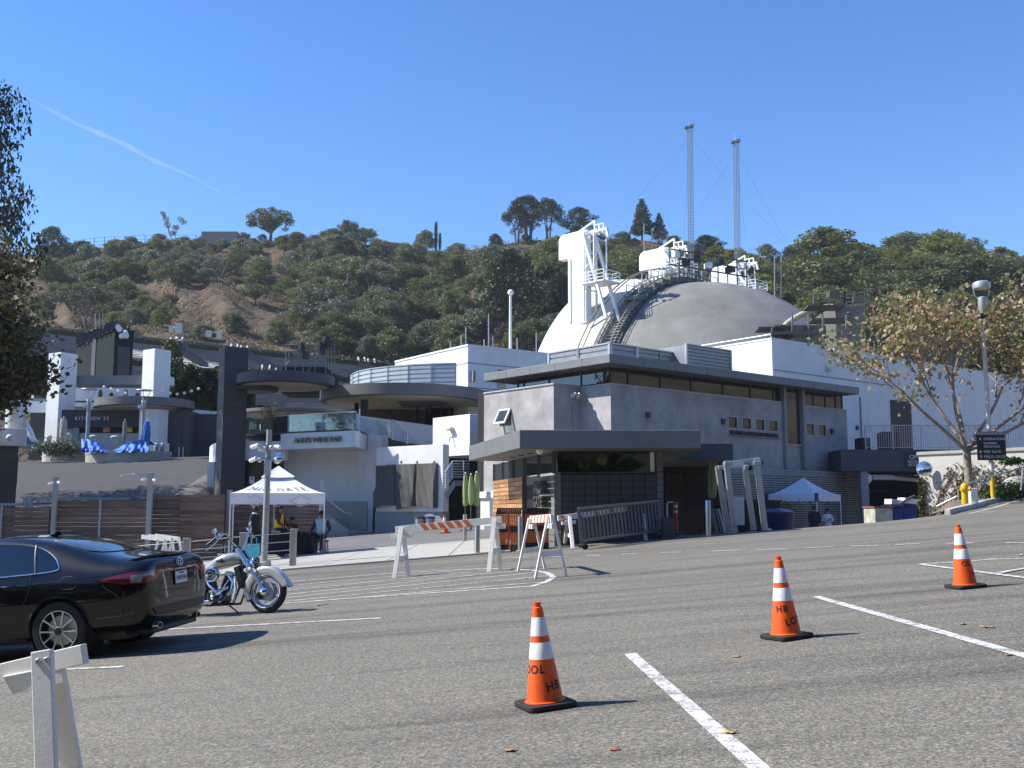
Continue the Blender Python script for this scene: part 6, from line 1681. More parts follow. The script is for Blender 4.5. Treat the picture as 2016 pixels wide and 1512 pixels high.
def campost(label, px, pt, pb_, Y, wpx, arm=None, cams=()):
 b0 = P(px, pb_, Y); b0.z = ground_z(b0.x, Y); h = P(px, pt, Y).z - b0.z; w_ = wpx / FPX * Y
 t = thing('steel_gate_post', label, 'post', b0)
 MB().box(-w_/2, w_/2, -w_/2, w_/2, 0, h).build('post', m_postp, t, bevel=.01)
 MB().box(-w_/2 - .004, -w_/2 - .001, -w_/2, w_/2, 0, h).build('edge', m_alum, t)
 for dx, pz in cams:
  z = P(px, pz, Y).z - b0.z; cmx = MB().cbox((dx, -.1, z), (.08, .22, .08), rz=.7 if dx > 0 else -.7, rx=.3).build('camera', m_white2, t, bevel=.02); MB().bar((0, 0, z + .12), (dx, -.05, z + .08), .04).build('bracket', m_alum, cmx)
 if arm:
  z = h - .05; ax = (arm - px) / FPX * Y
  MB().bar((0, 0, z), (ax, -.1, z), .05).bar((ax, -.1, z), (ax - .35, -.5, z - .1), .05).bar((0, -.4, z - .05), (ax - .3, -.5, z - .1), .05).build('arm', m_alum, t)
 return t
campost('tall steel post with small cameras between the left timber gates', 103, 938, 1085, 37.3, 8, None, ((-.12, 952), (.14, 950)))
campost('tall steel post with a frame arm between the middle and right gates', 291, 930, 1080, 37.4, 9, 262, ((-.2, 944), (.15, 945)))
campost('steel gate post just left of the white tent', 449, 965, 1085, 39, 9)
campost('round-topped steel post rising behind the tent right corner', 632, 948, 1085, 39.5, 7)
MB_ = MB()
# folded barricades leaning against the gate
for k in range(3):
 t = thing('folded_barricade', ['front', 'middle', 'rear'][k] + ' of three white folded sawhorse barricades against the timber gate', 'barricade', (0, 0, 0), group=None)
 px0 = 345 - 14 * k; Y = 35.5 + .5 * k; b0 = P(px0, 1088, Y); t.location = (b0.x, Y, lot(b0.x, Y)); h = .98
 for sx in (-.30, .30):
  MB().bar((sx * .35, 0, h), (sx, -.04, 0), .045, .09).build('leg', m_barr, t)
 MB().bar((-.22, -.02, .35), (.22, -.02, .35), .02, .09).build('brace', m_barr, t)
 MB().bar((.12, .0, h - .05), (-.8, .3, h + .05), .04, .14).build('board', m_barr, t)
# CONES
def cone(label, px, py, H, rz, words, group=None, mirror=False):
 p = G(px, py); t = thing('traffic_cone', label, 'cone', p, group=group)
 s_ = H / .71
 nrm = Vector((-GA, -GB_, 1)).normalized(); t.rotation_euler = (Matrix.Rotation(rz, 3, 'Z')).to_euler()
 q = up.rotation_difference(nrm); t.rotation_euler = (q.to_matrix() @ Matrix.Rotation(rz, 3, 'Z')).to_euler(); t.scale = (s_,) * 3
 # rounded square rubber base
 a, r_ = .178, .05; out = []
 for cx, cy, a0 in ((a-r_, a-r_, 0), (-a+r_, a-r_, PI/2), (-a+r_, -a+r_, PI), (a-r_, -a+r_, 3*PI/2)):
  for k in range(5): out.append((cx + r_*math.cos(a0 + PI/2*k/4), cy + r_*math.sin(a0 + PI/2*k/4), 0))
 MB().prism([(x, y, .004) for x, y, _ in out], (0, 0, .036)).build('base', m_rubber, t, bevel=.008)
 def rad(z): return .128 - (.128 - .030) * (z - .04) / .67
 n = 40
 MB().lathe([(.142, .040), (.142, .046), (rad(.05), .052), (rad(.33), .33)], n).build('body', m_orange, t, smooth=35)
 MB().lathe([(rad(.44) , .44), (rad(.486), .486)], n).build('middle_band', m_orange, t, smooth=35)
 MB().lathe([(rad(.61), .61), (rad(.675), .675), (.024, .682), (.027, .70), (.028, .712), (.018, .714), (.016, .69)], n).build('upper_body', m_orange, t, smooth=35)
 MB().lathe([(rad(.33), .328), (rad(.33) + .002, .331), (rad(.44) + .002, .439), (rad(.44), .442)], n).build('lower_band', m_refl, t, smooth=35)
 MB().lathe([(rad(.486), .484), (rad(.486) + .002, .487), (rad(.61) + .002, .609), (rad(.61), .612)], n).build('upper_band', m_refl, t, smooth=35)
 for s2, ang, z, size, tl in words:
  def wp(v, ang=ang, z=z, tl=tl):
   zz = z + v.y * math.cos(tl) + v.x * math.sin(tl); r2 = rad(zz) + .0015; aa = ang + (v.x * math.cos(tl) - v.y * math.sin(tl)) / max(.05, r2)
   return Vector((r2 * math.cos(aa), r2 * math.sin(aa), zz))
  text(s2, size, m_ink, t, (0, 0, 0), rot=(0, 0, 0), depth=0.0, spacing=1.15, bold=.002, warp=wp)
 return t
FR = -PI / 2
cone('nearest orange traffic cone, stencilled OL and HB, left of the long white bay line', 1074, 1391, .70, R(20), [('POOL', FR - R(20) - 1.02, .262, .078, .05), ('HB', FR - R(20) + .62, .150, .085, .12)])
cone('middle orange traffic cone stencilled HB LOT between the two white bay lines', 1549, 1256, .715, R(25), [('HB', FR - R(25) - .42, .262, .078, .04), ('LOT', FR - R(25) + .52, .155, .085, .12)])
cone('farthest of the three large cones, at the right, on the white Y lines', 1901, 1157, .71, R(8), [('OL', FR - R(8) + .0, .275, .075, .03), ('HB', FR - R(8) + .9, .165, .08, .12)])
cone('small cone standing by the folded orange barriers at the kiosk', 991, 1086, .70, .3, [])
cone('distant small cone between the bins and the steel bollards', 877, 1050, .85, .5, [])
# SAWHORSE BARRICADES
def sawhorse(label, feetA, feetB, hA, hB, over=.18, stripes=True, brace=True, w_=.09, bolts=True, sfrac=(.2, .85), cl=.0):
 """two A-frames standing on photo ground points, a striped board across their heads"""
 A = [G(*q) for q in feetA]; B = [G(*q) for q in feetB]
 cA = (A[0] + A[1]) / 2; cB = (B[0] + B[1]) / 2
 t = thing('sawhorse_barricade', label, 'barricade', cA); ax = (cB - cA).normalized()
 tA, tB = cA + up * hA, cB + up * hB
 side = Vector((-ax.y, ax.x, 0)).normalized()
 for feet, top in ((A, tA), (B, tB)):
  for q in feet:
   sgn = 1 if (q - top).dot(side) > 0 else -1
   MB().bar(q, top + side * sgn * .045 + up * .03, .040, w_, up=ax).build('leg', m_barr, t, world=True, bevel=.004)
  if brace:
   m1, m2 = feet[0].lerp(top, .40), feet[1].lerp(top, .40)
   MB().bar(m1, m2, .025, .10).build('brace', m_barr, t, world=True, bevel=.003)
  MB().bar(top - ax * .22 - up * .135, top + ax * .22 - up * .135, .05, .09).build('cleat', m_barr, t, world=True, bevel=.004)
 b0, b1 = tA - ax * over, tB + ax * over; L = (b1 - b0).length
 bd = MB().bar(b0, b1, .040, .14).build('board', m_barr, t, world=True, bevel=.004)
 if stripes:
  n = 6; z = up; d = (b1 - b0).normalized(); nn = side if side.y < 0 else -side
  for i in range(n):
   for s_ in (1, -1):
    c = b0 + d * (L * (sfrac[0] + (sfrac[1] - sfrac[0]) * i / (n - 1))); h = .068; k = .10
    off = nn * (s_ * .0225)
    MB().prism([c + off + d*(-.06 - k/2) + z*h*1, c + off + d*(.05 - k/2) + z*h, c + off + d*(.06 + k/2) - z*h, c + off + d*(-.05 + k/2) - z*h], nn * (s_ * .002)).build('stripe', m_stripe, bd, world=True)
 return t
sawhorse('white sawhorse barricade with orange stripes, broadside across the hatched island', [(776.3, 1139), (804, 1133.6)], [(962.6, 1126.8), (985.5, 1120.8)], .96, 1.00, over=.14, sfrac=(.28, .68))
sawhorse('white sawhorse barricade seen end-on at the tip of the hatched island', [(1054, 1139.6), (1115, 1135)], [(1019.8, 1125), (1073, 1120)], 1.02, .97, over=.12, sfrac=(.12, .88))
sawhorse('striped sawhorse barricade half hidden behind the dark steel gate panel', [(1128, 1081), (1112, 1074)], [(1272, 1064), (1256, 1058)], .78, .90, over=.35, sfrac=(.05, .9))
# nearest barricade, cut by the left edge
nb_ = thing('sawhorse_barricade', 'nearest white sawhorse barricade cut off by the lower left corner', 'barricade', (-2.2, 4.8, lot(-2.2, 4.8)))
bE, bS = P(168, 1287, 4.75), P(-320, 1402, 5.1)
MB().bar(bE, bS, .040, .088, up=(0, 0, 1)).build('board', m_barr, nb_, world=True, bevel=.004)
lt = P(84, 1290, 4.70); lb = P(92, 1512, 4.62); ld = (lb - lt).normalized()
ft = lt + ld * ((lt.z - lot(-2.1, 4.4)) / -ld.z)
MB().bar(lt + ld * -.02, ft, .09, .040, up=(0, 1, .1)).build('leg', m_barr, nb_, world=True, bevel=.005)
f2 = Vector((ft.x - .12, ft.y + .62, lot(ft.x, ft.y + .6)))
MB().bar(lt + Vector((0, .09, .0)), f2, .09, .040, up=(0, 1, .1)).build('leg', m_barr, nb_, world=True, bevel=.005)
c0, c1 = P(124, 1338, 4.74), P(14, 1366, 4.80)
MB().prism([P(122, 1308, 4.76), P(126, 1345, 4.76), P(24, 1367, 4.82), P(4, 1332, 4.82)], (0, .035, 0)).build('cleat', m_barr, nb_, world=True, bevel=.004)
for (px, py) in ((75, 1302), (92, 1299), (80, 1337), (96, 1334)):
 T = Matrix.Translation(P(px, py, 4.672)) @ Euler((PI/2, 0, 0)).to_matrix().to_4x4()
 MB().lathe([(.001, .008), (.010, .008), (.014, .002), (.014, -.01)], 10, T).build('bolt', m_steel, nb_, world=True)
MB().bar(ft.lerp(lt, .32), f2.lerp(lt, .32), .02, .09).build('brace', m_barr, nb_, world=True)
sh_ = P(-300, 1402, 5.1)
for dy in (-.3, .3): MB().bar(sh_, Vector((sh_.x - .05, sh_.y + dy, lot(sh_.x, sh_.y))), .04, .09).build('leg', m_barr, nb_, world=True)
# BOLLARDS WITH CABLES
def bollard(label, px, pt, pb_, wpx, group=None, square=False, mat=None):
 p = G(px, pb_); h = P(px, pt, p.y).z - p.z; r_ = wpx / FPX * p.y / 2
 t = thing('steel_bollard', label, 'bollard', p)
 if square: MB().box(-r_, r_, -r_, r_, -.05, h).build('shaft', mat or m_brushed, t, bevel=.012)
 else: MB().lathe([(r_, -.05), (r_, h - .02), (r_ * .9, h), (.001, h)], 24).build('shaft', mat or m_brushed, t, smooth=35)
 MB().lathe([(r_ + .05, .0), (r_ + .05, .02), (r_, .025)], 20).build('collar', m_conc, t)
 return t, p, h
m_boll = M('beige_post', (.40, .385, .34), .45, .3, var=.08, scale=6)
pts_ = [bollard('square bollard at the pavement edge right of the slim lamp post', 576, 1041, 1117, 11.5, square=True, mat=m_boll), bollard('square bollard hidden in part by the motorcycle bars', 477.5, 1048, 1127, 12.5, square=True, mat=m_boll), bollard('square bollard between the motorcycle and the car boot', 365.5, 1059, 1136, 13, square=True, mat=m_boll)]
cbl = thing('cable_rail', 'four thin steel cables strung between the square bollards', 'cable rail', pts_[1][1])
for (a, b_) in ((pts_[0], pts_[1]), (pts_[1], pts_[2])):
 for k in range(4): MB().tube([a[1] + up * (a[2] * (.9 - .22 * k)), b_[1] + up * (b_[2] * (.9 - .22 * k))], .012, 6).build('cable', m_brushed, cbl, world=True)
q0 = pts_[2]; e_ = q0[1] + Vector((-6, .6, -.5))
for k in range(4): MB().tube([q0[1] + up * (q0[2] * (.9 - .22 * k)), e_ + up * (q0[2] * (.9 - .22 * k))], .012, 6).build('cable', m_brushed, cbl, world=True)
bollard('far round steel bollard behind the striped barricade', 915, 1013, 1068, 8)
bollard('round steel bollard just behind the striped barricade end', 939.5, 1030, 1092, 10.5)
bollard('round steel bollard beside the folded orange barriers', 1024.5, 1017, 1085, 10)
bollard('round steel bollard at the yard entrance beside the leaning aluminium lifts', 1395, 985, 1056, 10.5)
# flexible delineator
dp = G(1331, 1053); dh = P(1331, 988, dp.y).z - dp.z; dl = thing('delineator_post', 'bright red-orange delineator post with two white bands', 'delineator', dp)
m_red = M('delineator_red', (.80, .045, .02), .4, var=.06)
MB().lathe([(.058, .02), (.055, dh - .01), (.05, dh), (.001, dh)], 20).build('post', m_red, dl, smooth=35)
for z in (dh * .66, dh * .83): MB().lathe([(.0575, z), (.0575, z + .075)], 20).build('band', m_refl, dl, smooth=35)
MB().lathe([(.2, 0), (.2, .02), (.08, .05), (.06, .06)], 20).build('base', m_black, dl)
# folded orange barriers at the kiosk
for k, (pa, pb_) in enumerate(((976, 1026), (1034, 1081))):
 a, b_ = G(pa, 1088), G(pb_, 1086); a.y = b_.y = 27.9; a = P(pa, 1088, 27.9); b_ = P(pb_, 1086, 27.9); a.z = b_.z = lot(a.x, 27.9) + .03
 t = thing('folded_barrier', ('left' if k == 0 else 'right') + ' stack of folded black and orange accordion barriers at the kiosk wall', 'barrier', a)
 L = b_.x - a.x; n = 14; h = P(pa, 1000, 27.9).z - a.z; w_ = L / n
 s1 = MB().box(0, w_ * .82, 0, .42, h * .16, h * .44).box(0, w_ * .82, 0, .42, h * .58, h * .85).build('orange_slat', m_stripe, t)
 s2 = MB().box(0, w_ * .9, -.02, .44, 0.0, h * .155).box(0, w_ * .9, -.02, .44, h * .445, h * .575).prism([(0, -.03, h*.855), (w_*.9, -.03, h*.855), (w_*1.5, -.03, h), (w_*.7, -.03, h)], (0, .48, 0)).build('black_end', m_black, t)
 for i in range(1, n): shared('orange_slat', s1, (i * w_, 0, 0), t); shared('black_end', s2, (i * w_, 0, 0), t)
 if k == 0: MB().bar((L * .52, -.06, -.02), (L * .49, -.05, h * .98), .035).build('striped_pole', m_orange, t)
# steel crowd gate panels
def gatepanel(label, q0, q1, hh, lean, off, n=22):
 a, b_ = G(*q0), G(*q1); a = a + Vector((0, off, 0)); b_ = b_ + Vector((0, off, 0)); a.z = lot(a.x, a.y) + .0; b_.z = lot(b_.x, b_.y) + .0
 d = (b_ - a).normalized(); upv = (up + Vector((-.085, 0.0, 0)) + Vector((0, lean, 0))).normalized()
 t = thing('crowd_gate', label, 'gate', a); m_gp = M('gate_grey_steel', (.20, .205, .21), .4, .6, var=.15, scale=8)
 z0, z1 = .22, hh; L = (b_ - a).length
 fr = MB();
 for z in (z0, z1): fr.bar(a + upv * z, a + d * L + upv * z, .055)
 for s_ in (0, 1): fr.bar(a + d * (L * s_) + upv * .12, a + d * (L * s_) + upv * z1, .055)
 fr.build('frame', m_gp, t, world=True)
 p0 = None
 for i in range(1, n):
  q = a + d * (L * i / n)
  MB().bar(q + upv * z0, q + upv * z1, .022).build('bar', m_gp, t, world=True)
 for s_ in (.03, .97):
  T = Matrix.Translation(a + d * (L * s_) + upv * .06) @ Euler((PI/2, 0, 0)).to_matrix().to_4x4()
  w_ = MB().lathe([(.001, -.03), (.06, -.03), (.06, .03), (.001, .03)], 14, T).build('caster', m_rubber, t, world=True)
  MB().bar(a + d * (L * s_) + upv * .05, a + d * (L * s_) + upv * .2, .05).build('fork', m_gp, w_, world=True) if False else MB().bar(a + d * (L * s_) + upv * .05, a + d * (L * s_) + upv * .2, .05).build('fork', m_gp, t, world=True)
 return t
gatepanel('front dark steel gate panel with vertical bars before the kiosk', (1146, 1083), (1303, 1060.5), 1.02, .10, 0)
gatepanel('rear dark steel gate panel leaning behind the front one', (1150, 1083), (1307, 1060.5), 1.00, .10, .22)
# small items near the yard entrance
hb2 = thing('hose_bib_pedestal', 'low dark pedestal with a bent steel pipe right of the kiosk', 'pedestal', G(1316, 1060))
MB().box(-.16, .16, -.15, .15, 0, .55).build('pedestal', m_dark2, hb2); MB().tube([(-.02, 0, .5), (-.02, 0, .92), (.0, -.02, .96), (.14, -.02, .96)], .02, 8).build('pipe', m_steel, hb2, smooth=40)
# aluminium stage lifts leaning together
al = thing('aluminium_lift_frame', 'pair of tall grey aluminium lift frames on wheels at the yard entrance', 'lift', P(1465, 1050, 33))
def alb(a, b_, w_, mat=None, Y1=33, Y2=33, name='post'): return MB().bar(P(*a, Y1), P(*b_, Y2), w_).build(name, mat or m_alum, al, world=True, bevel=.012)
alb((1413, 918), (1434, 1052), .17, None, 33.8, 33.8); alb((1430, 911), (1447, 1050), .17, None, 33, 33); alb((1467, 922), (1484, 1044), .16, None, 33.8, 33.8); alb((1489, 903), (1506, 1044), .17, None, 33, 33)
alb((1424, 914), (1496, 904), .12, name='head_beam'); alb((1412, 920), (1470, 918), .10, None, 33.8, 33.8, 'head_beam'); alb((1440, 1056), (1508, 1048), .10, m_alum, 33, 33, 'foot_beam'); alb((1432, 1055), (1488, 1048), .10, None, 33.8, 33.8, 'foot_beam')
MB().prism([P(1438, 911, 32.9), P(1464, 909, 32.9), P(1464, 917, 32.9), P(1438, 920, 32.9)], (0, .02, 0)).build('plate', m_white2, al, world=True)
for (px, py, Y) in ((1498, 911, 33.1), (1477, 921, 33.4), (1515, 1045, 33), (1446, 1046, 32.9)):
 T = Matrix.Translation(P(px, py, Y)) @ Euler((PI/2, 0, .2)).to_matrix().to_4x4(); MB().lathe([(.001, -.03), (.075, -.03), (.085, 0), (.075, .03), (.001, .03)], 16, T).build('wheel', m_rubber if py < 1000 else m_alum, al, world=True)
for px in (1419, 1432, 1470, 1489): MB().cbox(P(px + 1, 912 if px in (1432, 1489) else 921, 33 if px in (1432, 1489) else 33.8), (.24, .24, .14)).build('cap', m_alum, al, world=True, bevel=.02)
for i, (px, py, w_, h_, Y, m_, lab) in enumerate(((1455, 1000, 20, 55, 36, m_white2, 'white sheet panel standing between the lift posts'), (1437, 1005, 6, 50, 35.5, M('panel_blue', (.02, .05, .22), .5), 'thin blue panel standing between the lift posts'))):
 c = P(px, py, Y); s_ = Y / FPX
 tag(MB().cbox((0, 0, 0), (w_ * s_, .05, h_ * s_)).build('leaning_sheet', m_, None, bevel=.01), lab, 'panel').location = c + Vector((0, 0, -.1))
for i in range(3):
 o = MB().cbox((0, 0, .42), (.05, .4, .85), ry=-.22).build('leaning_board', m_white2 if i == 2 else m_grey2, None); o.location = P(1408 + 6 * i, 1056, 32.5) ; tag(o, ['leftmost', 'middle', 'right white'][i] + ' of three boards leaning beside the yard bollard', 'board')
gd = thing('green_dumpster', 'dark green dumpster in the shade behind the aluminium lifts', 'dumpster', P(1480, 1040, 39))
x0, x1 = P(1440, 1000, 39).x, P(1537, 1000, 39).x; zt_ = P(1480, 988, 39).z; m_gd = M('dumpster_green', (.02, .035, .028), .6, var=.2, dirt=.2)
MB().box(x0, x1, 39, 40.6, -1.5, zt_).build('body', m_gd, gd, world=True, bevel=.03); MB().box(x0 - .05, x1 + .05, 38.95, 40.65, zt_, zt_ + .07).build('lid', m_dark, gd, world=True)
for k in range(5): x = x0 + (x1 - x0) * (k + .5) / 5; MB().box(x - .04, x + .04, 38.93, 39, -1.4, zt_ - .05).build('rib', m_gd, gd, world=True)
bb = thing('blue_cart', 'dark blue rounded bin on the yard floor right of the lifts', 'bin', P(1530, 1045, 37))
MB().lathe([(.46, -.6), (.58, .55), (.62, .6), (.60, .66), (.50, .70)], 20, Matrix.Diagonal((1.05, .8, 1, 1))).build('body', M('bin_navy', (.012, .03, .12), .45, var=.1), bb, smooth=35); MB().lathe([(.61, .66), (.4, .75), (.001, .78)], 20, Matrix.Diagonal((1.05, .8, 1, 1))).build('lid', MATS['bin_navy'], bb, smooth=35)
# bins by the wine bar
for i, (px, m_, lab) in enumerate(((826, m_dark2, 'round steel litter bin with dark lid by the poster wall'), (846, M('lid_blue', (.02, .08, .4), .5), 'round steel litter bin with blue lid by the poster wall'))):
 p = P(px, 1051, 57); t = thing('litter_bin', lab, 'bin', p); MB().lathe([(.28, 0), (.28, .82), (.001, .82)], 22).build('body', m_brushed, t, smooth=35); MB().lathe([(.30, .82), (.30, .93), (.001, .95)], 22).build('lid', m_, t, smooth=35)
# POP-UP TENTS
m_tent = M('tent_white', (.80, .80, .84), .7, var=.03, scale=2); m_tblue = M('tent_blue', (.03, .08, .22), .6)
def tent(label, corner, rz, L, hleg, val, peak, vent=True, txt=None, blue=False):
 """corner: near right leg foot; the local box runs to -x and +y from it"""
 t = thing('popup_tent', label, 'tent', corner, rz)
 half = L / 2; c = Vector((-half, half, 0)); z0 = hleg; z1 = hleg + val
 def roof(k):
  a = k * PI / 2
  def f(u_, v_):
   w_ = half * (1 - v_) * (2 * u_ - 1); d = half * (1 - v_) ; z = z1 + peak * (v_ ** 1.45) - .05 * (1 - (2*u_-1)**2) * math.sin(PI * v_)
   x, y = w_, -d; return (c.x + x * math.cos(a) - y * math.sin(a), c.y + x * math.sin(a) + y * math.cos(a), z)
  return f
 for k in range(4): MB().grid(roof(k), 14, 14).build('roof_panel', m_tent, t, smooth=50)
 for k in range(4):
  f = roof(k)
  def vf(u_, v_, f=f):
   p = Vector(f(u_, 0)); dr = (p - c); dr.z = 0; dr.normalize()
   return p + dr * (.012 + .02 * math.sin(u_ * 15 + k) * v_) - up * (val * v_ * (1 + .05 * math.sin(u_ * PI)))
  MB().grid(vf, 16, 3).build('valance', m_tent, t, smooth=50)
 if vent:
  for k in range(4):
   f = roof(k)
   MB().grid(lambda u_, v_, f=f: Vector(f(u_, .68 + .31 * v_)) + up * .05 + Vector(((f(u_, .68)[0] - c.x) * .14 * (1 - v_), (f(u_, .68)[1] - c.y) * .14 * (1 - v_), 0)), 8, 6).build('vent_cap', m_tent, t, smooth=50)
 for sx in (-L, 0):
  for sy in (0, L):
   MB().box(sx - .02, sx + .02, sy - .02, sy + .02, 0, z1 + .02).build('leg', m_white2, t); MB().cbox((sx, sy, .01), (.1, .1, .02)).build('foot', m_steel, t)
   if blue and (sy == 0): MB().cbox((sx, sy, z1 - val * .45), (.14, .14, val * 1.25)).build('corner_flap', m_tblue, t)
 tr = MB()
 for sy in (0, L):
  for i in range(4):
   xa, xb = -L * i / 4, -L * (i + 1) / 4; tr.bar((xa, sy, z1 - .08), (xb, sy, z1 - .45), .025); tr.bar((xa, sy, z1 - .45), (xb, sy, z1 - .08), .025)
 tr.build('truss', m_alum, t)
 if txt:
  f = roof(0)
  def wp(v):
   u_ = .5 + v.x / L / .72; vv = .26 + v.y / (half * .9)
   return Vector(f(u_, vv)) + Vector((0, -.03, .02))
  text(txt, .34, M('tent_letter', (.10, .10, .13), .6), t, (0, 0, 0), rot=(0, 0, 0), depth=0, spacing=1.25, warp=wp)
 return t
tl = G(636.5, 1093.5); TRZ = R(13)
tent('white pop-up tent lettered MID GATE over the check-in table', tl, TRZ, 3.05, P(636, 992, tl.y).z - tl.z, .36, .92, True, 'MID GATE')
wgt = thing('leg_weight', 'grey block weight strapped on the near right tent leg', 'weight', tl + Vector((0, -.08, 0)))
MB().cbox((0, 0, .24), (.17, .16, .46)).build('block', m_grey2, wgt, bevel=.01); MB().cbox((0, .02, .44), (.19, .19, .03)).build('strap', m_black, wgt)
wgt2 = None
tr2 = P(1610, 1050, 50); tr2.z = ground_z(tr2.x, 50)
tent('white pop-up tent with blue corner flaps in the service yard', tr2, R(-48) + R(90) - R(0) if False else R(-42) + 0, 2.6, P(1610, 986, 50).z - tr2.z, P(1610, 973, 50).z - P(1610, 986, 50).z, P(1588, 940, 51.5).z - P(1610, 973, 50).z, False, None, True)
# check-in table with cloth
tbl = thing('checkin_table', 'folding table under a dark navy cloth below the white tent', 'table', tl + Vector((-1.6, .5, 0)), TRZ)
m_navy = M('navy_cloth', (.008, .009, .022), .85, var=.2, scale=3)
zt_ = .74
MB().box(-1.35, 1.25, -.02, .75, zt_ - .02, zt_).build('tabletop', m_navy, tbl, bevel=.01)
MB().grid(lambda u_, v_: (-1.35 + 2.6 * u_, -.03 - .03 * v_ * (1 + math.sin(u_ * 24)), zt_ - .005 - v_ * (zt_ - .02)), 48, 4).grid(lambda u_, v_: (1.26 + .02 * v_ * (1 + math.sin(u_ * 9)), -.03 + .78 * u_, zt_ - .005 - v_ * (zt_ - .02)), 12, 4).grid(lambda u_, v_: (-1.36, -.03 + .78 * u_, zt_ - .005 - v_ * (zt_ - .02)), 8, 4).build('cloth', m_navy, tbl, smooth=60)
for x in (-1.2, 1.1):
 for y in (.1, .65): MB().bar((x, y, 0), (x, y, zt_ - .03), .03).build('leg', m_steel, tbl)
def on_table(name, lab, cat, x, y, mb, mat):
 o = mb.build(name, mat, None, smooth=40); T = pmat(tbl) @ Vector((x, y, zt_ + .001)); o.location = T; return tag(o, lab, cat)
on_table('water_bottle', 'clear water bottle near the right end of the check-in table', 'bottle', .85, .25, MB().lathe([(.001, 0), (.035, 0), (.035, .14), (.015, .18), (.015, .21), (.001, .215)], 12), m_clear)
on_table('iced_drink', 'iced drink cup with straw on the check-in table', 'cup', .62, .22, MB().lathe([(.001, 0), (.03, 0), (.045, .15), (.001, .155)], 12).bar((0, 0, .1), (.03, 0, .27), .008), M('cup_cream', (.55, .48, .36), .3))
on_table('paper_stack', 'small stack of papers on the check-in table', 'papers', -.1, .25, MB().box(-.15, .15, -.1, .1, 0, .05), m_white2)
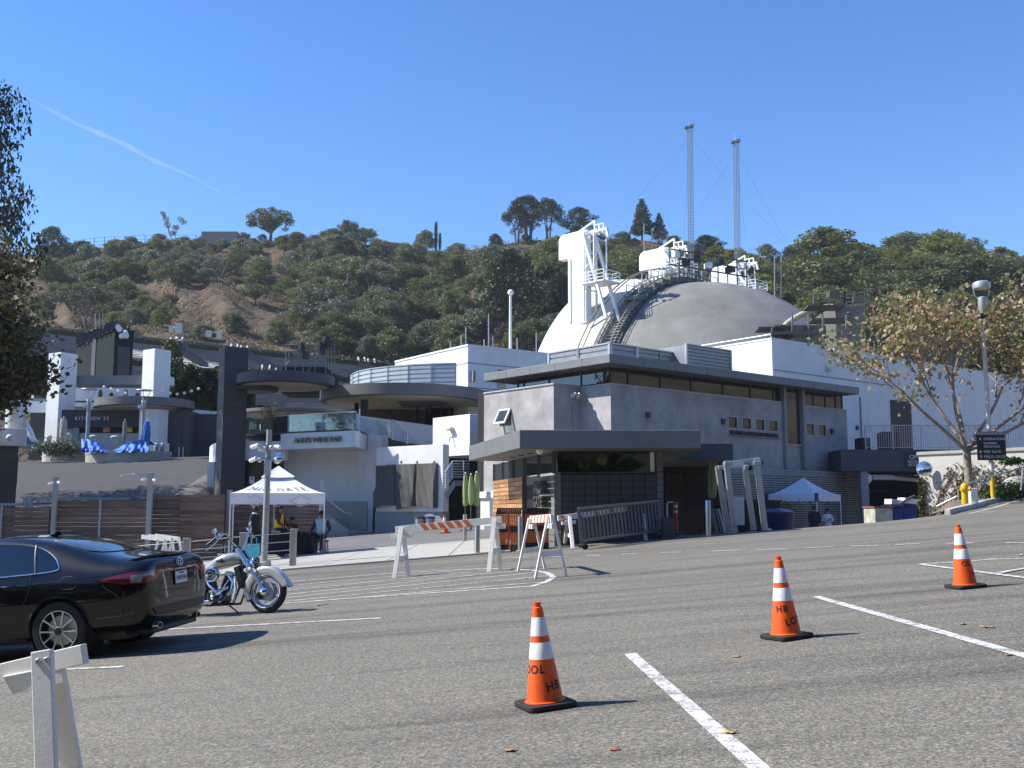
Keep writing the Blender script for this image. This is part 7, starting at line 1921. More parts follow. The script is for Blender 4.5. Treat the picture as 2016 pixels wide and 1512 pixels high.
# PEOPLE
SK = [M('skin_brown', (.16, .085, .05), .55, var=.06), M('skin_tan', (.36, .20, .13), .55, var=.06), M('skin_dark', (.075, .04, .028), .5, var=.06)]
def person(label, loc, rz, pose, skin, top, bottom, shoes, hair, H=1.72, build=1.0, sleeve=None, cat='person'):
 """one continuous skinned body; pose gives joint offsets; faces local -y"""
 J = dict(pelvis=(0, 0, .93), belly=(0, -.01, 1.08), chest=(0, -.01, 1.30), neck=(0, .0, 1.47), jaw=(0, -.02, 1.53), head=(0, -.02, 1.61), crown=(0, 0, 1.70))
 for s_, k in ((-1, 'L'), (1, 'R')):
  J.update({'sh'+k: (s_*.185, .0, 1.40), 'el'+k: (s_*.24, .03, 1.12), 'wr'+k: (s_*.25, -.06, .88), 'pa'+k: (s_*.25, -.08, .80),
    'hip'+k: (s_*.095, 0, .88), 'kn'+k: (s_*.105, -.03, .48), 'an'+k: (s_*.11, .02, .08), 'toe'+k: (s_*.12, -.16, .035)})
 J.update(pose)
 rad = dict(pelvis=.155*build, belly=.150*build, chest=.155*build, neck=.058, jaw=.072, head=.098, crown=.06)
 for k in 'LR': rad.update({'sh'+k: .072*build, 'el'+k: .050*build, 'wr'+k: .032, 'pa'+k: .036, 'hip'+k: .100*build, 'kn'+k: .065, 'an'+k: .045, 'toe'+k: .038})
 E = [('pelvis', 'belly'), ('belly', 'chest'), ('chest', 'neck'), ('neck', 'jaw'), ('jaw', 'head'), ('head', 'crown')]
 for k in 'LR':
  E += [('chest', 'sh'+k), ('sh'+k, 'el'+k), ('el'+k, 'wr'+k), ('wr'+k, 'pa'+k), ('pelvis', 'hip'+k), ('hip'+k, 'kn'+k), ('kn'+k, 'an'+k), ('an'+k, 'toe'+k)]
  pa, wr = Vector(J['pa'+k]), Vector(J['wr'+k]); d = (pa - wr).normalized(); sd = d.cross(Vector((0, 1, 0.2))).normalized(); nn = sd.cross(d)
  for i in range(4):
   b0 = pa + sd * ((i - 1.5) * .020) + d * .03; tip = b0 + d * (.055 - .008 * abs(i - 1.3)) + nn * .018
   J['f%d%s' % (i, k)] = tuple(b0); J['g%d%s' % (i, k)] = tuple(tip); rad['f%d%s' % (i, k)] = .010; rad['g%d%s' % (i, k)] = .008
   E += [('pa'+k, 'f%d%s' % (i, k)), ('f%d%s' % (i, k), 'g%d%s' % (i, k))]
  J['th'+k] = tuple(pa + sd * (.045 if k == 'R' else -.045) + nn * .01); J['tt'+k] = tuple(pa + sd * (.058 if k == 'R' else -.058) + d * .04 + nn * .02); rad['th'+k] = .012; rad['tt'+k] = .009
  E += [('pa'+k, 'th'+k), ('th'+k, 'tt'+k)]
 names = list(J); idx = {n: i for i, n in enumerate(names)}
 me = bpy.data.meshes.new('body'); s_ = H / 1.72
 me.from_pydata([tuple(c * s_ for c in J[n]) for n in names], [(idx[a], idx[b_]) for a, b_ in E], [])
 t = thing('person', label, cat, loc, rz)
 o = bpy.data.objects.new('body', me); col.objects.link(o); o.parent = t
 o.modifiers.new('skin', 'SKIN'); sub = o.modifiers.new('sub', 'SUBSURF'); sub.levels = 1; sub.render_levels = 1
 sv = me.skin_vertices[0].data
 for n in names:
  r_ = rad[n] * s_; sv[idx[n]].radius = (r_, r_ * (.78 if n in ('pelvis', 'belly', 'chest') else 1.0)); sv[idx[n]].use_root = (n == 'pelvis')
 bake(o)
 me = o.data; mats = [skin, top, bottom, shoes, sleeve or top]; me.materials.clear()
 for m_ in mats: me.materials.append(m_)
 seg = [(Vector(J[a]) * s_, Vector(J[b_]) * s_, a, b_) for a, b_ in E]
 def slot(a, b_):
  if b_ in ('jaw', 'head', 'crown') or b_[:2] in ('pa', 'th', 'tt') or b_[0] in 'fg': return 0
  if b_[:3] == 'toe': return 3
  if b_[:3] == 'hip' or b_[:2] in ('kn', 'an'): return 2
  if b_[:2] in ('el', 'wr'): return 4
  return 1
 for p in me.polygons:
  c = p.center; best = 9; si = 1
  for a, b_, na, nb2 in seg:
   ab = b_ - a; u_ = max(0, min(1, (c - a).dot(ab) / max(1e-9, ab.length_squared))); dd = (c - a - ab * u_).length - .5 * (rad[na] * (1-u_) + rad[nb2] * u_) * s_
   if dd < best: best = dd; si = slot(na, nb2)
  p.material_index = si; p.use_smooth = True
 hd = Vector(J['head']) * s_
 if hair is not None:
  hm, long_ = hair
  mb = MB().sphere(hd + Vector((0, .022, .035)), .105 * s_, 14, 10, (.96, 1.02, 1.0))
  if long_: mb.sphere(hd + Vector((0, .055, -.10 * long_)), .10 * s_, 12, 8, (.95, .6, 1 + .8 * long_))
  mb.build('hair', hm, t, smooth=70)
 fc = MB().sphere(hd + Vector((0, -.098 * s_, -.005)), .016, 8, 6, (.8, 1.3, 1.5)); fc.build('nose', skin, t, smooth=60)
 ey = MB()
 for sx in (-.034, .034): ey.sphere(hd + Vector((sx, -.088 * s_, .022)), .012, 8, 6, (1.2, .6, .7))
 ey.build('eyes', m_black, t); MB().sphere(hd + Vector((0, -.086 * s_, -.045)), .02, 8, 6, (1.3, .4, .4)).build('mouth', M('lip', (.22, .08, .07), .5), t)
 er = MB()
 for sx in (-.098, .098): er.sphere(hd + Vector((sx * s_, .005, 0)), .024, 8, 6, (.4, .8, 1.2))
 er.build('ears', skin, t, smooth=60)
 return t, J, s_
m_suit = M('black_suit', (.009, .009, .011), .8, var=.2, scale=6); m_hairk = M('black_hair', (.012, .010, .009), .6, var=.3, scale=20)
m_charc = M('charcoal_knit', (.045, .048, .058), .85, var=.15, scale=9)
gz = lambda x, y: ground_z(x, y) + .05
p1 = P(499, 1100, 34.2)
t, J, s_ = person('man in a black suit and white collar standing at the left of the table', (p1.x, 34.2, gz(p1.x, 34.2)), R(78), {'elR': (.27, .02, 1.12), 'wrR': (.27, -.05, .88), 'head': (0, -.04, 1.60), 'jaw': (0, -.035, 1.53)}, SK[2], m_suit, m_suit, m_black, (m_hairk, 0), 1.76, 1.15)
MB().lathe([(.085, 1.465), (.075, 1.52)], 16, Matrix.Scale(s_, 4)).build('collar', m_white2, t); MB().box(-.08, .08, -.145, -.12, 1.615, 1.645).build('glasses', m_black, t)
bag = thing('tote_bag', 'bright cyan tote bag hanging from the suited man hand', 'bag', P(500, 1082, 33.85))
m_bag = M('bag_cyan', (.05, .48, .60), .5, var=.35, scale=7)
MB().box(-.19, .19, -.06, .06, -.22, .18).build('body', m_bag, bag, bevel=.02); MB().tube([(-.09, 0, .17), (-.07, 0, .36), (0, 0, .42), (.07, 0, .36), (.09, 0, .17)], .012, 6).build('handle', m_bag, bag)
p2 = P(549, 1100, 36.0)
t, J, s_ = person('woman in a yellow safety vest and dark sleeves standing behind the table', (p2.x, 36.0, gz(p2.x, 36.0)), R(72), {'elL': (-.23, -.10, 1.12), 'wrL': (-.18, -.32, 1.02), 'paL': (-.17, -.39, .98), 'elR': (.23, -.10, 1.12), 'wrR': (.18, -.30, 1.0), 'paR': (.17, -.37, .96)}, SK[1], m_charc, m_black, m_black, (m_hairk, .15), 1.73, 1.18, m_charc)
m_vest = M('vest_yellow', (.72, .50, .01), .6, var=.08)
def vest(u_, v_):
 a = R(-90) + R(18) + u_ * R(324); z = (.98 + .46 * v_) * s_; rx, ry = (.205 - .03 * v_) * 1.12, (.170 - .02 * v_) * 1.15
 if v_ > .55 and abs(math.cos(a)) > .75: z = (.98 + .46 * .55) * s_ + (v_ - .55) * .05
 return (rx * math.cos(a), ry * math.sin(a) - .01, z)
MB().grid(vest, 40, 12).build('vest', m_vest, t, smooth=60)
MB().lathe([(.10, 1.68), (.115, 1.70), (.10, 1.76), (.05, 1.80), (.001, 1.81)], 16, Matrix.Translation((0, .02, 0)) @ Matrix.Scale(s_ * .99, 4)).build('hat', m_black, t, smooth=50)
sit = {'hipL': (-.10, -.02, .47), 'hipR': (.10, -.02, .47), 'pelvis': (0, .02, .52), 'belly': (0, .0, .68), 'chest': (0, -.02, .90), 'neck': (0, -.01, 1.07), 'jaw': (0, -.03, 1.13), 'head': (0, -.03, 1.21), 'crown': (0, -.01, 1.30),
 'knL': (-.13, -.44, .48), 'knR': (.13, -.44, .48), 'anL': (-.13, -.42, .09), 'anR': (.13, -.42, .09), 'toeL': (-.14, -.58, .04), 'toeR': (.14, -.58, .04),
 'shL': (-.185, 0, 1.0), 'shR': (.185, 0, 1.0), 'elL': (-.25, -.08, .74), 'elR': (.25, -.08, .74), 'wrL': (-.20, -.32, .70), 'wrR': (.20, -.32, .70), 'paL': (-.18, -.39, .70), 'paR': (.18, -.39, .70)}
p3 = P(574.5, 1080, 36.2)
t, J, s_ = person('woman with long dark hair seated behind the navy table', (p3.x, 36.2, gz(p3.x, 36.2) + .06), R(8), dict(sit, wrR=(.22, -.36, .80), paR=(.22, -.43, .80)), SK[1], M('maroon_top', (.05, .018, .016), .8), m_black, m_black, (m_hairk, 1.0), 1.62, .95)
st1 = thing('folding_stool', 'stool under the woman seated behind the navy table', 'stool', (p3.x, 36.2, gz(p3.x, 36.2)))
MB().cbox((0, .05, .40), (.42, .4, .04)).build('seat', m_black, st1)
for sx in (-.18, .18):
 for sy in (-.12, .22): MB().bar((sx, sy, 0), (sx, sy, .39), .025).build('leg', m_steel, st1)
p4 = P(632, 1085, 35.4)
t, J, s_ = person('man in light blue shirt and dark sleeves seated at the right table end', (p4.x, 35.4, gz(p4.x, 35.4) + .10), R(-8), dict(sit, elL=(-.30, -.06, .74), elR=(.30, .0, .72), wrL=(-.32, -.26, .62), paL=(-.30, -.33, .60), wrR=(.24, -.25, .58), paR=(.20, -.32, .55)), SK[0], M('light_blue_shirt', (.28, .44, .52), .8), m_suit, m_black, (m_hairk, 0), 1.72, 1.2, M('navy_sleeve', (.02, .025, .05), .8))
MB().lathe([(.108, 1.225), (.112, 1.25), (.10, 1.31), (.05, 1.345), (.001, 1.35)], 16, Matrix.Translation((0, -.0, 0)) @ Matrix.Scale(s_ * .99, 4)).cbox((0, -.13, 1.235), (.15, .10, .012)).build('cap', m_black, t, smooth=50)
st2 = thing('stool', 'green-grey stool under the man at the right table end', 'stool', (p4.x, 35.4, gz(p4.x, 35.4)))
MB().cbox((0, .03, .43), (.44, .42, .05)).build('seat', m_black, st2)
for sx in (-.17, .17):
 for sy in (-.14, .2): MB().bar((sx * 1.2, sy, 0), (sx, sy, .41), .03).build('leg', M('stool_green', (.07, .10, .08), .6), st2)
p5 = P(1603.5, 1040, 48.5)
t, J, s_ = person('man in a navy shirt standing under the service yard tent, back turned', (p5.x, 48.5, ground_z(p5.x, 48.5)), R(165), {'wrL': (-.22, -.10, .95), 'wrR': (.20, -.15, 1.0), 'paR': (.16, -.22, 1.0)}, SK[1], M('navy_shirt', (.012, .014, .03), .8), M('dark_trousers', (.02, .02, .022), .8), m_black, (m_hairk, 0), 1.78, 1.15)
p6 = P(1630, 1040, 48.8)
t, J, s_ = person('woman in a white top with long dark hair under the service yard tent', (p6.x, 48.8, ground_z(p6.x, 48.8)), R(-5), {'elR': (.24, -.06, 1.12), 'wrR': (.10, -.26, 1.15), 'paR': (.05, -.30, 1.20), 'elL': (-.24, -.06, 1.12), 'wrL': (-.10, -.25, 1.10), 'paL': (-.05, -.29, 1.14)}, SK[1], M('white_top', (.72, .72, .74), .8), m_black, m_black, (m_hairk, 1.0), 1.66, 1.0, M('white_sleeve', (.70, .70, .72), .8))
MB().grid(lambda u_, v_: ((.17 + .05 * v_) * math.cos(2*PI*u_) * s_, (.135 + .04 * v_) * math.sin(2*PI*u_) * s_ - .01, (1.05 - .34 * v_) * s_), 24, 4).build('tunic', MATS['white_top'], t, smooth=60)
ln = MB().box(-.012, .012, -.155, -.145, 1.05, 1.40);
# LAMP POSTS, SIGNS, HYDRANT
lp0 = G(519.5, 1118); lpo = thing('camera_lamp_post', 'slim grey lamp post bristling with security cameras beside the tent', 'lamp post', lp0)
lh = P(524, 846, lp0.y).z - lp0.z
MB().lathe([(.20, -.1), (.20, .16), (.17, .20), (.001, .20)], 28).build('footing', m_conc2, lpo, smooth=35)
MB().lathe([(.095, .2), (.075, lh), (.001, lh)], 20, Matrix.Translation((0, 0, 0)) @ Matrix.Shear('XY', 4, (.012, 0))).build('pole', m_postp, lpo, smooth=35)
def lz(py): return P(522, py, lp0.y).z - lp0.z
MB().cbox((.05, -.10, lz(920)), (.18, .14, .42)).build('junction_box', m_alum, lpo, bevel=.01)
MB().cbox((.12, -.02, lz(890)), (.05, .05, .55)).build('conduit', m_alum, lpo)
for (dx, py, a, ln_) in ((-.33, 879, -2.2, .30), (-.36, 905, -2.4, .34), (.30, 880, .9, .26), (-.13, 884, -1.4, .2)):
 z = lz(py); T = Matrix.Translation((dx, -.10, z)) @ Euler((R(100), 0, a)).to_matrix().to_4x4()
 c_ = MB().lathe([(.001, -ln_/2), (.055, -ln_/2), (.06, -ln_/2 + .03), (.06, ln_/2), (.05, ln_/2 + .01), (.001, ln_/2)], 14, T).build('camera', m_white2, lpo, smooth=40)
 MB().bar((0, -.05, z + .03), (dx, -.10, z + .05), .035).build('bracket', m_alum, c_)
 MB().sphere((dx * .5, -.12, z - .02), .07, 10, 6).build('swivel', m_alum, c_, smooth=50)
T = Matrix.Translation((.33, -.10, lz(902))) @ Euler((R(80), 0, R(-20))).to_matrix().to_4x4()
MB().lathe([(.001, .06), (.11, .05), (.16, .0), (.17, -.01), (.12, -.05), (.001, -.06)], 20, T).build('dome_mirror', m_chrome, lpo, smooth=50)
sgn = thing('notice_sign', 'small white no-parking notice on the glass beside the tent', 'sign', P(496, 945, 61.5)); MB().cbox((0, 0, 0), (.28, .02, .40)).build('board', m_white2, sgn); MB().lathe([(.06, -.0), (.09, .0)], 16, Matrix.Translation((0, -.013, .08)) @ Euler((PI/2, 0, 0)).to_matrix().to_4x4()).build('symbol', m_ink, sgn)
# street lamp on the right with the direction sign
sl0 = P(1955.5, 985, 34.0); sl0.z = lot(sl0.x, 34.0); slp = thing('street_lamp', 'tall white lamp post with a round disc head and yellow base', 'street lamp', sl0)
def sz(py): return P(1945, py, 34.0).z - sl0.z
shx = Matrix.Shear('XY', 4, (-.004, 0))
MB().lathe([(.075, 0), (.075, sz(930))], 18).build('yellow_base', M('paint_yellow', (.70, .46, .03), .5, var=.12, dirt=.3), slp, smooth=35)
MB().lathe([(.072, sz(930)), (.062, sz(618)), (.001, sz(618))], 18, shx).build('pole', M('pole_white', (.62, .62, .58), .5, var=.1, dirt=.3), slp, smooth=35)
MB().lathe([(.065, sz(622)), (.10, sz(612)), (.14, sz(606)), (.14, sz(586)), (.08, sz(584)), (.001, sz(584))], 22).build('ballast', m_alum, slp, smooth=40)
MB().lathe([(.001, sz(553)), (.18, sz(554)), (.27, sz(557)), (.29, sz(562)), (.27, sz(568)), (.12, sz(569)), (.001, sz(569))], 28).build('disc_head', m_alum, slp, smooth=40)
for a in (PI * .95, -.05): MB().tube([(.27 * math.cos(a), .05, sz(566)), (.24 * math.cos(a), .03, sz(580)), (.13 * math.cos(a), 0, sz(590))], .016, 6).build('arm', m_alum, slp)
MB().cbox((-.05, -.08, sz(623)), (.32, .14, .16)).build('bracket', m_black, slp)
MB().cbox((.16, -.02, sz(640)), (.05, .05, .2)).build('conduit', m_alum, slp)
sgf = thing('direction_sign', 'black direction sign listing OPERATIONS, SHIPPING RECEIVING, MID GATE, FIELD GATE', 'sign', P(1951.5, 878, 33.8), R(-4))
sgw = 55 / FPX * 33.8; sgh = 56 / FPX * 33.8; m_sb = M('sign_black', (.018, .019, .022), .45, var=.1)
MB().box(-sgw/2, sgw/2, -.02, .02, -sgh/2, sgh/2).build('board', m_sb, sgf, bevel=.004)
MB().box(-sgw/2, sgw/2, -.026, -.021, sgh/2 - .10, sgh/2 - .015).build('header', m_grey2, sgf)
def srow(py): return P(1950, py, 33.8).z - sgf.location.z
for s2, py, h_ in (('OPERATIONS', 864.5, .100), ('SHIPPING', 873, .088), ('RECEIVING', 879.5, .088), ('MID GATE', 889.5, .100), ('FIELD GATE', 899.5, .108)):
 text(s2, h_ * 1.12, m_letter, sgf, (-sgw/2 + .21, -.024, srow(py)), depth=.002, align='LEFT', spacing=1.05)
def arrow(z, deg):
 T = Matrix.Translation((-sgw/2 + .11, -.024, z)) @ Matrix.Rotation(R(deg), 4, 'Y')
 mb = MB(); mb.box(-.008, .008, -.002, .0, -.05, .045, T)
 for s_ in (-1, 1): mb.prism([T @ Vector(q) for q in ((0, 0, .055), (s_*.045, 0, .005), (s_*.045, 0, -.012), (0, 0, .036))], (0, -.002, 0))
 mb.build('arrow', m_letter, sgf)
arrow(srow(864.5), -45); arrow(srow(889.5), -90); arrow(srow(899.5), 0)
hy0 = P(1900.5, 1002, 31.3); hy0.z = lot(hy0.x, 31.3) + .08; hyd = thing('fire_hydrant', 'yellow fire hydrant at the kerb in front of the ivy wall', 'hydrant', hy0)
m_hy = M('hydrant_yellow', (.78, .46, .015), .4, var=.1, scale=6, dirt=.25); hh = P(1900, 949, 31.3).z - hy0.z; k = hh / .76
MB().lathe([(.15*k, 0), (.15*k, .03*k), (.10*k, .035*k), (.095*k, .46*k), (.125*k, .47*k), (.13*k, .50*k), (.115*k, .56*k), (.11*k, .63*k), (.08*k, .69*k), (.03*k, .72*k), (.03*k, .76*k), (.001, .76*k)], 22).build('barrel', m_hy, hyd, smooth=35)
for a in (PI * 1.28, PI * 1.8, PI * .2):
 T = Matrix.Translation((0, 0, .54*k)) @ Matrix.Rotation(a, 4, 'Z') @ Euler((0, PI/2, 0)).to_matrix().to_4x4(); cp = MB().lathe([(.055*k, .08*k), (.055*k, .15*k), (.075*k, .15*k), (.075*k, .19*k), (.02*k, .20*k), (.02*k, .22*k), (.001, .22*k)], 14, T).build('outlet_cap', m_hy, hyd, smooth=40)
for a in range(8): MB().cbox((.13*k*math.cos(a*PI/4), .13*k*math.sin(a*PI/4), .04*k), (.02, .02, .03)).build('flange_bolt', m_hy, hyd)
eb0 = P(1917, 997, 31.6); tag(MB().box(-.11, .11, -.09, .09, -.1, P(1917, 961, 31.6).z - eb0.z).build('utility_cabinet', m_white2, None, bevel=.015), 'narrow white utility cabinet right of the yellow hydrant', 'cabinet').location = eb0
# kerb, planting bed, pipe handrail
kpts = [G(1872, 1013), G(1886, 1009), G(1912, 1003), G(1945, 993.5), G(1985, 984), G(2060, 968)]
kb = MB(); v = []
for i, p in enumerate(kpts):
 d = (kpts[min(i+1, 5)] - kpts[max(i-1, 0)]).normalized(); nn = Vector((-d.y, d.x, 0)); z = lot(p.x, p.y)
 for o_, h in ((0, -.1), (0.01, .14), (.16, .15), (.16, -.1)): q = p + nn * o_; v.append((q.x, q.y, z + h))
f = [(4*i+k2, 4*i+k2+1, 4*i+5+k2, 4*i+4+k2) for i in range(5) for k2 in range(3)] + [(0, 1, 2, 3)]
kb._add(v, f); struct(kb.build('kerb', m_conc2, None, bevel=.015))
bed = MB(); row = []
for i, p in enumerate(kpts):
 d = (kpts[min(i+1, 5)] - kpts[max(i-1, 0)]).normalized(); nn = Vector((-d.y, d.x, 0))
 A_ = p + nn * .17; A_.z = lot(p.x, p.y) + .12; B_ = RWF.wld(min(rlen, .05 + (rlen) * i / 5), -.03, 0); B_.z = .15 + .07 * i if i else -.6; row.append((A_, A_.lerp(B_, .5) + up * .15, B_))
for i in range(5):
 for k2 in range(2): bed.quad(row[i][k2], row[i+1][k2], row[i+1][k2+1], row[i][k2+1])
struct(bed.build('planting_bed', M('bed_soil', (.16, .125, .085), .95, var=.3, scale=4, bump=.5, bscale=20), None, smooth=60, fix=False))
for (px, py, w_, lab) in ((1958, 968, 26, 'leafy green shrub at the foot of the street lamp'), (1995, 958, 26, 'green shrub by the kerb at the right edge'), (1990, 905, 14, 'vine clump hanging under the direction sign'), (1938, 972, 18, 'low shrub between hydrant and street lamp')):
 c = P(px, py, 34.8); w_m = w_ / FPX * 34.8; t = thing('kerb_shrub', lab, 'shrub', c - up * w_m * .5)
 n = 900; C = np.random.normal(0, 1, (n, 3)) * np.array([w_m * .42, .3, w_m * .22]) + np.array([0, 0, w_m * .3])
 add_leaves('foliage', C, np.random.uniform(.03, .075, n), leafmat('kerb_shrub_leaf', (.03, .06, .015), (.13, .20, .05), .25), t)
 mb = MB()
 for i in range(8): mb.tube([(0, 0, -.1), tuple(C[i] * .9)], .01, 4)
 mb.build('stem', BARK, t)
tag(MB().sphere((0, 0, 0), .42, 12, 8, (1.3, .8, .8)).build('boulder', m_conc, None, smooth=60), 'grey boulder among the kerb shrubs', 'boulder').location = P(2003, 957, 35.6)
hrl = thing('kerb_handrail', 'sloping galvanised pipe handrail above the kerb at the right', 'handrail', P(1890, 1000, 32))
def hrt(pts, Y, r_=.028): return MB().tube([P(px, py, Y + (i * .5)) for i, (px, py) in enumerate(pts)], r_, 8).build('rail', m_alum, hrl, world=True, smooth=40)
hrt([(1882, 960.5), (1912, 950), (1960, 936), (2012, 921), (2070, 905)], 32.5); hrt([(1884, 977), (1845, 996.5), (1848, 1013)], 32.5); hrt([(1925, 960), (1960, 935), (1985, 912), (2000, 906), (2030, 905)], 34)
for a, b_ in (((1886, 962), (1888, 1006)), ((1877, 983), (1880, 1008)), ((2014, 922), (2010, 965))): MB().tube([P(*a, 32.5), P(*b_, 32.5)], .026, 8).build('post', m_alum, hrl, world=True)
# dumpsters at the garage mouth
dmp = thing('scuffed_dumpster', 'scuffed pale dumpster with a rusty rim at the garage mouth', 'dumpster', P(1740, 1030, 44))
x0, x1 = P(1722, 1000, 44).x, P(1757, 1000, 44).x; zt_ = P(1740, 1000, 44).z
MB().box(x0, x1, 44, 45.4, -1.6, zt_).build('body', M('scuffed_paint', (.45, .46, .36), .7, var=.4, scale=3, dirt=.6), dmp, world=True, bevel=.02); MB().box(x0 - .04, x1 + .04, 43.95, 45.45, zt_, zt_ + .07).build('rim', M('rust', (.22, .09, .04), .8, var=.3), dmp, world=True)
m_bd = M('dumpster_blue', (.010, .035, .22), .4, var=.08)
for i, (a, b_, lab) in enumerate(((1755, 1778, 'left blue recycling cart beside the scuffed dumpster'), (1776, 1812, 'right larger blue recycling cart beside the ivy wall'))):
 x0, x1 = P(a, 1000, 44.2 + .3 * i).x, P(b_, 1000, 44.2).x; z = P(1770, 998 - 2 * i, 44).z; t = thing('blue_recycling_cart', lab, 'bin', ((x0 + x1) / 2, 44.2, -1.5))
 MB().prism([(x0 + .12, 44.2 + .3 * i, -1.5), (x1 - .08, 44.2 + .3 * i, -1.5), (x1, 44.2 + .3 * i, z), (x0, 44.2 + .3 * i, z)], (0, 1.1, 0)).build('body', m_bd, t, world=True, bevel=.04); MB().box(x0 - .03, x1 + .03, 44.1 + .3 * i, 45.4, z, z + .06).build('rim', m_bd, t, world=True, bevel=.02)
 tag(MB().cbox((0, 0, .12), (.55 + .2 * i, .5, .22), ry=.1, rz=.3).build('discarded_box', m_white2 if i else m_conc2, None), ['crumpled carton on the left blue cart', 'white foam box on the right blue cart'][i], 'box').location = ((x0 + x1) / 2, 44.6, z + .08)
tag(MB().tube([P(1768, 994, 44.3), P(1790, 981, 44.2), P(1800, 976, 44.2), P(1806, 979, 44.3)], .05, 8).build('hose_length', m_dark, None, smooth=40), 'dark bent hose lying over the blue carts', 'hose')
# BROAD-LEAVED TREES NEAR THE LOT
def sycamore(label, base, H, spread, seed, leafmats, per_tip, lsize, fork, bark, lv=4, dens=1.0, name='sycamore_tree', trunk_r=.16, dirs=None, up0=.55, shape='lobed', rad_leaf=.34):
 r = random.Random(seed); t = thing(name, label, 'tree', base); tr = MB(); tips = []
 def br(p, d, L, w_, k):
  n = 4; pts = [p]; q = p
  for i in range(n):
   d = (d + Vector((r.uniform(-.16, .16), r.uniform(-.16, .16), r.uniform(-.04, .12)))).normalized(); q = q + d * (L / n); pts.append(q)
   if k <= 2: tips.append(q + Vector((r.gauss(0, .05), r.gauss(0, .05), 0)))
  tr.tube(pts, [w_ * (1 - .45 * i / n) for i in range(n + 1)], 7 if k > 2 else 4, cap=False)
  if k == 0: tips.append(q); return
  for j in range(3 if k > 1 else 2):
   a = r.uniform(0, 2*PI); e = r.uniform(.45, .95)
   dd = (d * math.cos(e) + Vector((math.cos(a), math.sin(a), r.uniform(-.25, .45))).normalized() * math.sin(e) * spread).normalized()
   br(pts[-1] if j else pts[-2], dd, L * r.uniform(.58, .78), w_ * .52, k - 1)
 top = Vector((0, 0, fork)); tr.tube([(0, 0, -.3), (.02, 0, fork * .5), top], [trunk_r * 1.2, trunk_r, trunk_r * .95], 12)
 for d in (dirs or [(-.75, 0, .6), (-.25, .3, 1), (.35, -.2, 1), (.8, .1, .7), (0, -.5, .9)]):
  d = Vector(d).normalized(); br(top, d, H * .36, trunk_r * .55, lv - 1)
 tr.build('trunk', bark, t, smooth=50)
 rng = np.random.RandomState(seed)
 for i, (m_, share) in enumerate(leafmats):
  sel = [q for q in tips if r.random() < share * dens]
  C = np.concatenate([np.array(q)[None] + rng.normal(0, rad_leaf, (per_tip, 3)) * np.array([1, 1, .8]) for q in sel]) if sel else np.zeros((1, 3))
  add_leaves('leaves', C, lsize * rng.uniform(.6, 1.35, len(C)), m_, t, shape=shape, rng=rng, up=.2)
 return t
L_DEAD = leafmat('dead_leaf', (.20, .13, .055), (.56, .44, .25), .30); L_GREEN = leafmat('syc_green', (.08, .14, .03), (.26, .34, .08), .35)
b0 = P(1908, 985, 34.2); b0.z = lot(b0.x, 34.2)
sycamore('autumn sycamore with tan dead leaves and few green ones at the right', b0, 6.9, .85, 12, [(L_DEAD, .85), (L_GREEN, .12)], 6, .070, P(1905, 888, 34.2).z - b0.z, M('syc_bark', (.26, .22, .17), .85, var=.45, scale=6, bump=.4, bscale=14), lv=4, trunk_r=.13,
  dirs=[(-.72, -.1, .62), (-.55, .25, .95), (-.30, -.3, 1.0), (.15, .3, 1.05), (.55, -.1, .95), (.95, .1, .62), (.9, -.3, .3)], rad_leaf=.26)
L_SYC = leafmat('dusty_sycamore', (.045, .045, .018), (.15, .13, .06), .25)
b0 = P(-345, 985, 44); b0.z = ground_z(b0.x, 44)
sycamore('large dusty sycamore crown filling the left edge of the photo', b0, 11.5, .85, 4, [(L_SYC, 1.0)], 40, .11, 4.2, BARK, lv=5, trunk_r=.32, dirs=[(.25, -.2, 1), (.55, .1, .75), (-.5, .2, 1), (.1, .4, 1.1), (-.2, -.5, .9), (.62, -.2, .5)], rad_leaf=.55)
b0 = P(-125, 985, 62); b0.z = ground_z(b0.x, 62)
pn = proto('pine_tree', 'pine', 33, L_DPINE, lsm=.42, pm=3.5); pn.location = b0; H_ = P(-20, 60, 62).z - b0.z; pn.scale = (H_ * .44, H_ * .44, H_); tag(pn, 'tall dark pine whose branch tips enter at the upper left edge', 'pine tree')
# slender plant on the terrace corner
tp2 = thing('terrace_plant', 'wispy small tree in front of the terrace beside the lamp post top', 'plant', P(530, 868, 58))
C = np.array([P(530 + rnd.gauss(0, 7), 815 + rnd.gauss(0, 12), 58 + rnd.gauss(0, .2)) for _ in range(420)]); add_leaves('leaves', C - np.array(tp2.location), np.random.uniform(.05, .13, len(C)), leafmat('wisp_leaf', (.07, .08, .03), (.24, .22, .10), .3), tp2, shape='needle')
mb = MB()
for i in range(9): mb.tube([P(529, 872, 58), P(529 + rnd.gauss(0, 5), 830 + rnd.gauss(0, 10), 58)], .02, 4)
mb.build('stem', BARK, tp2, world=True)
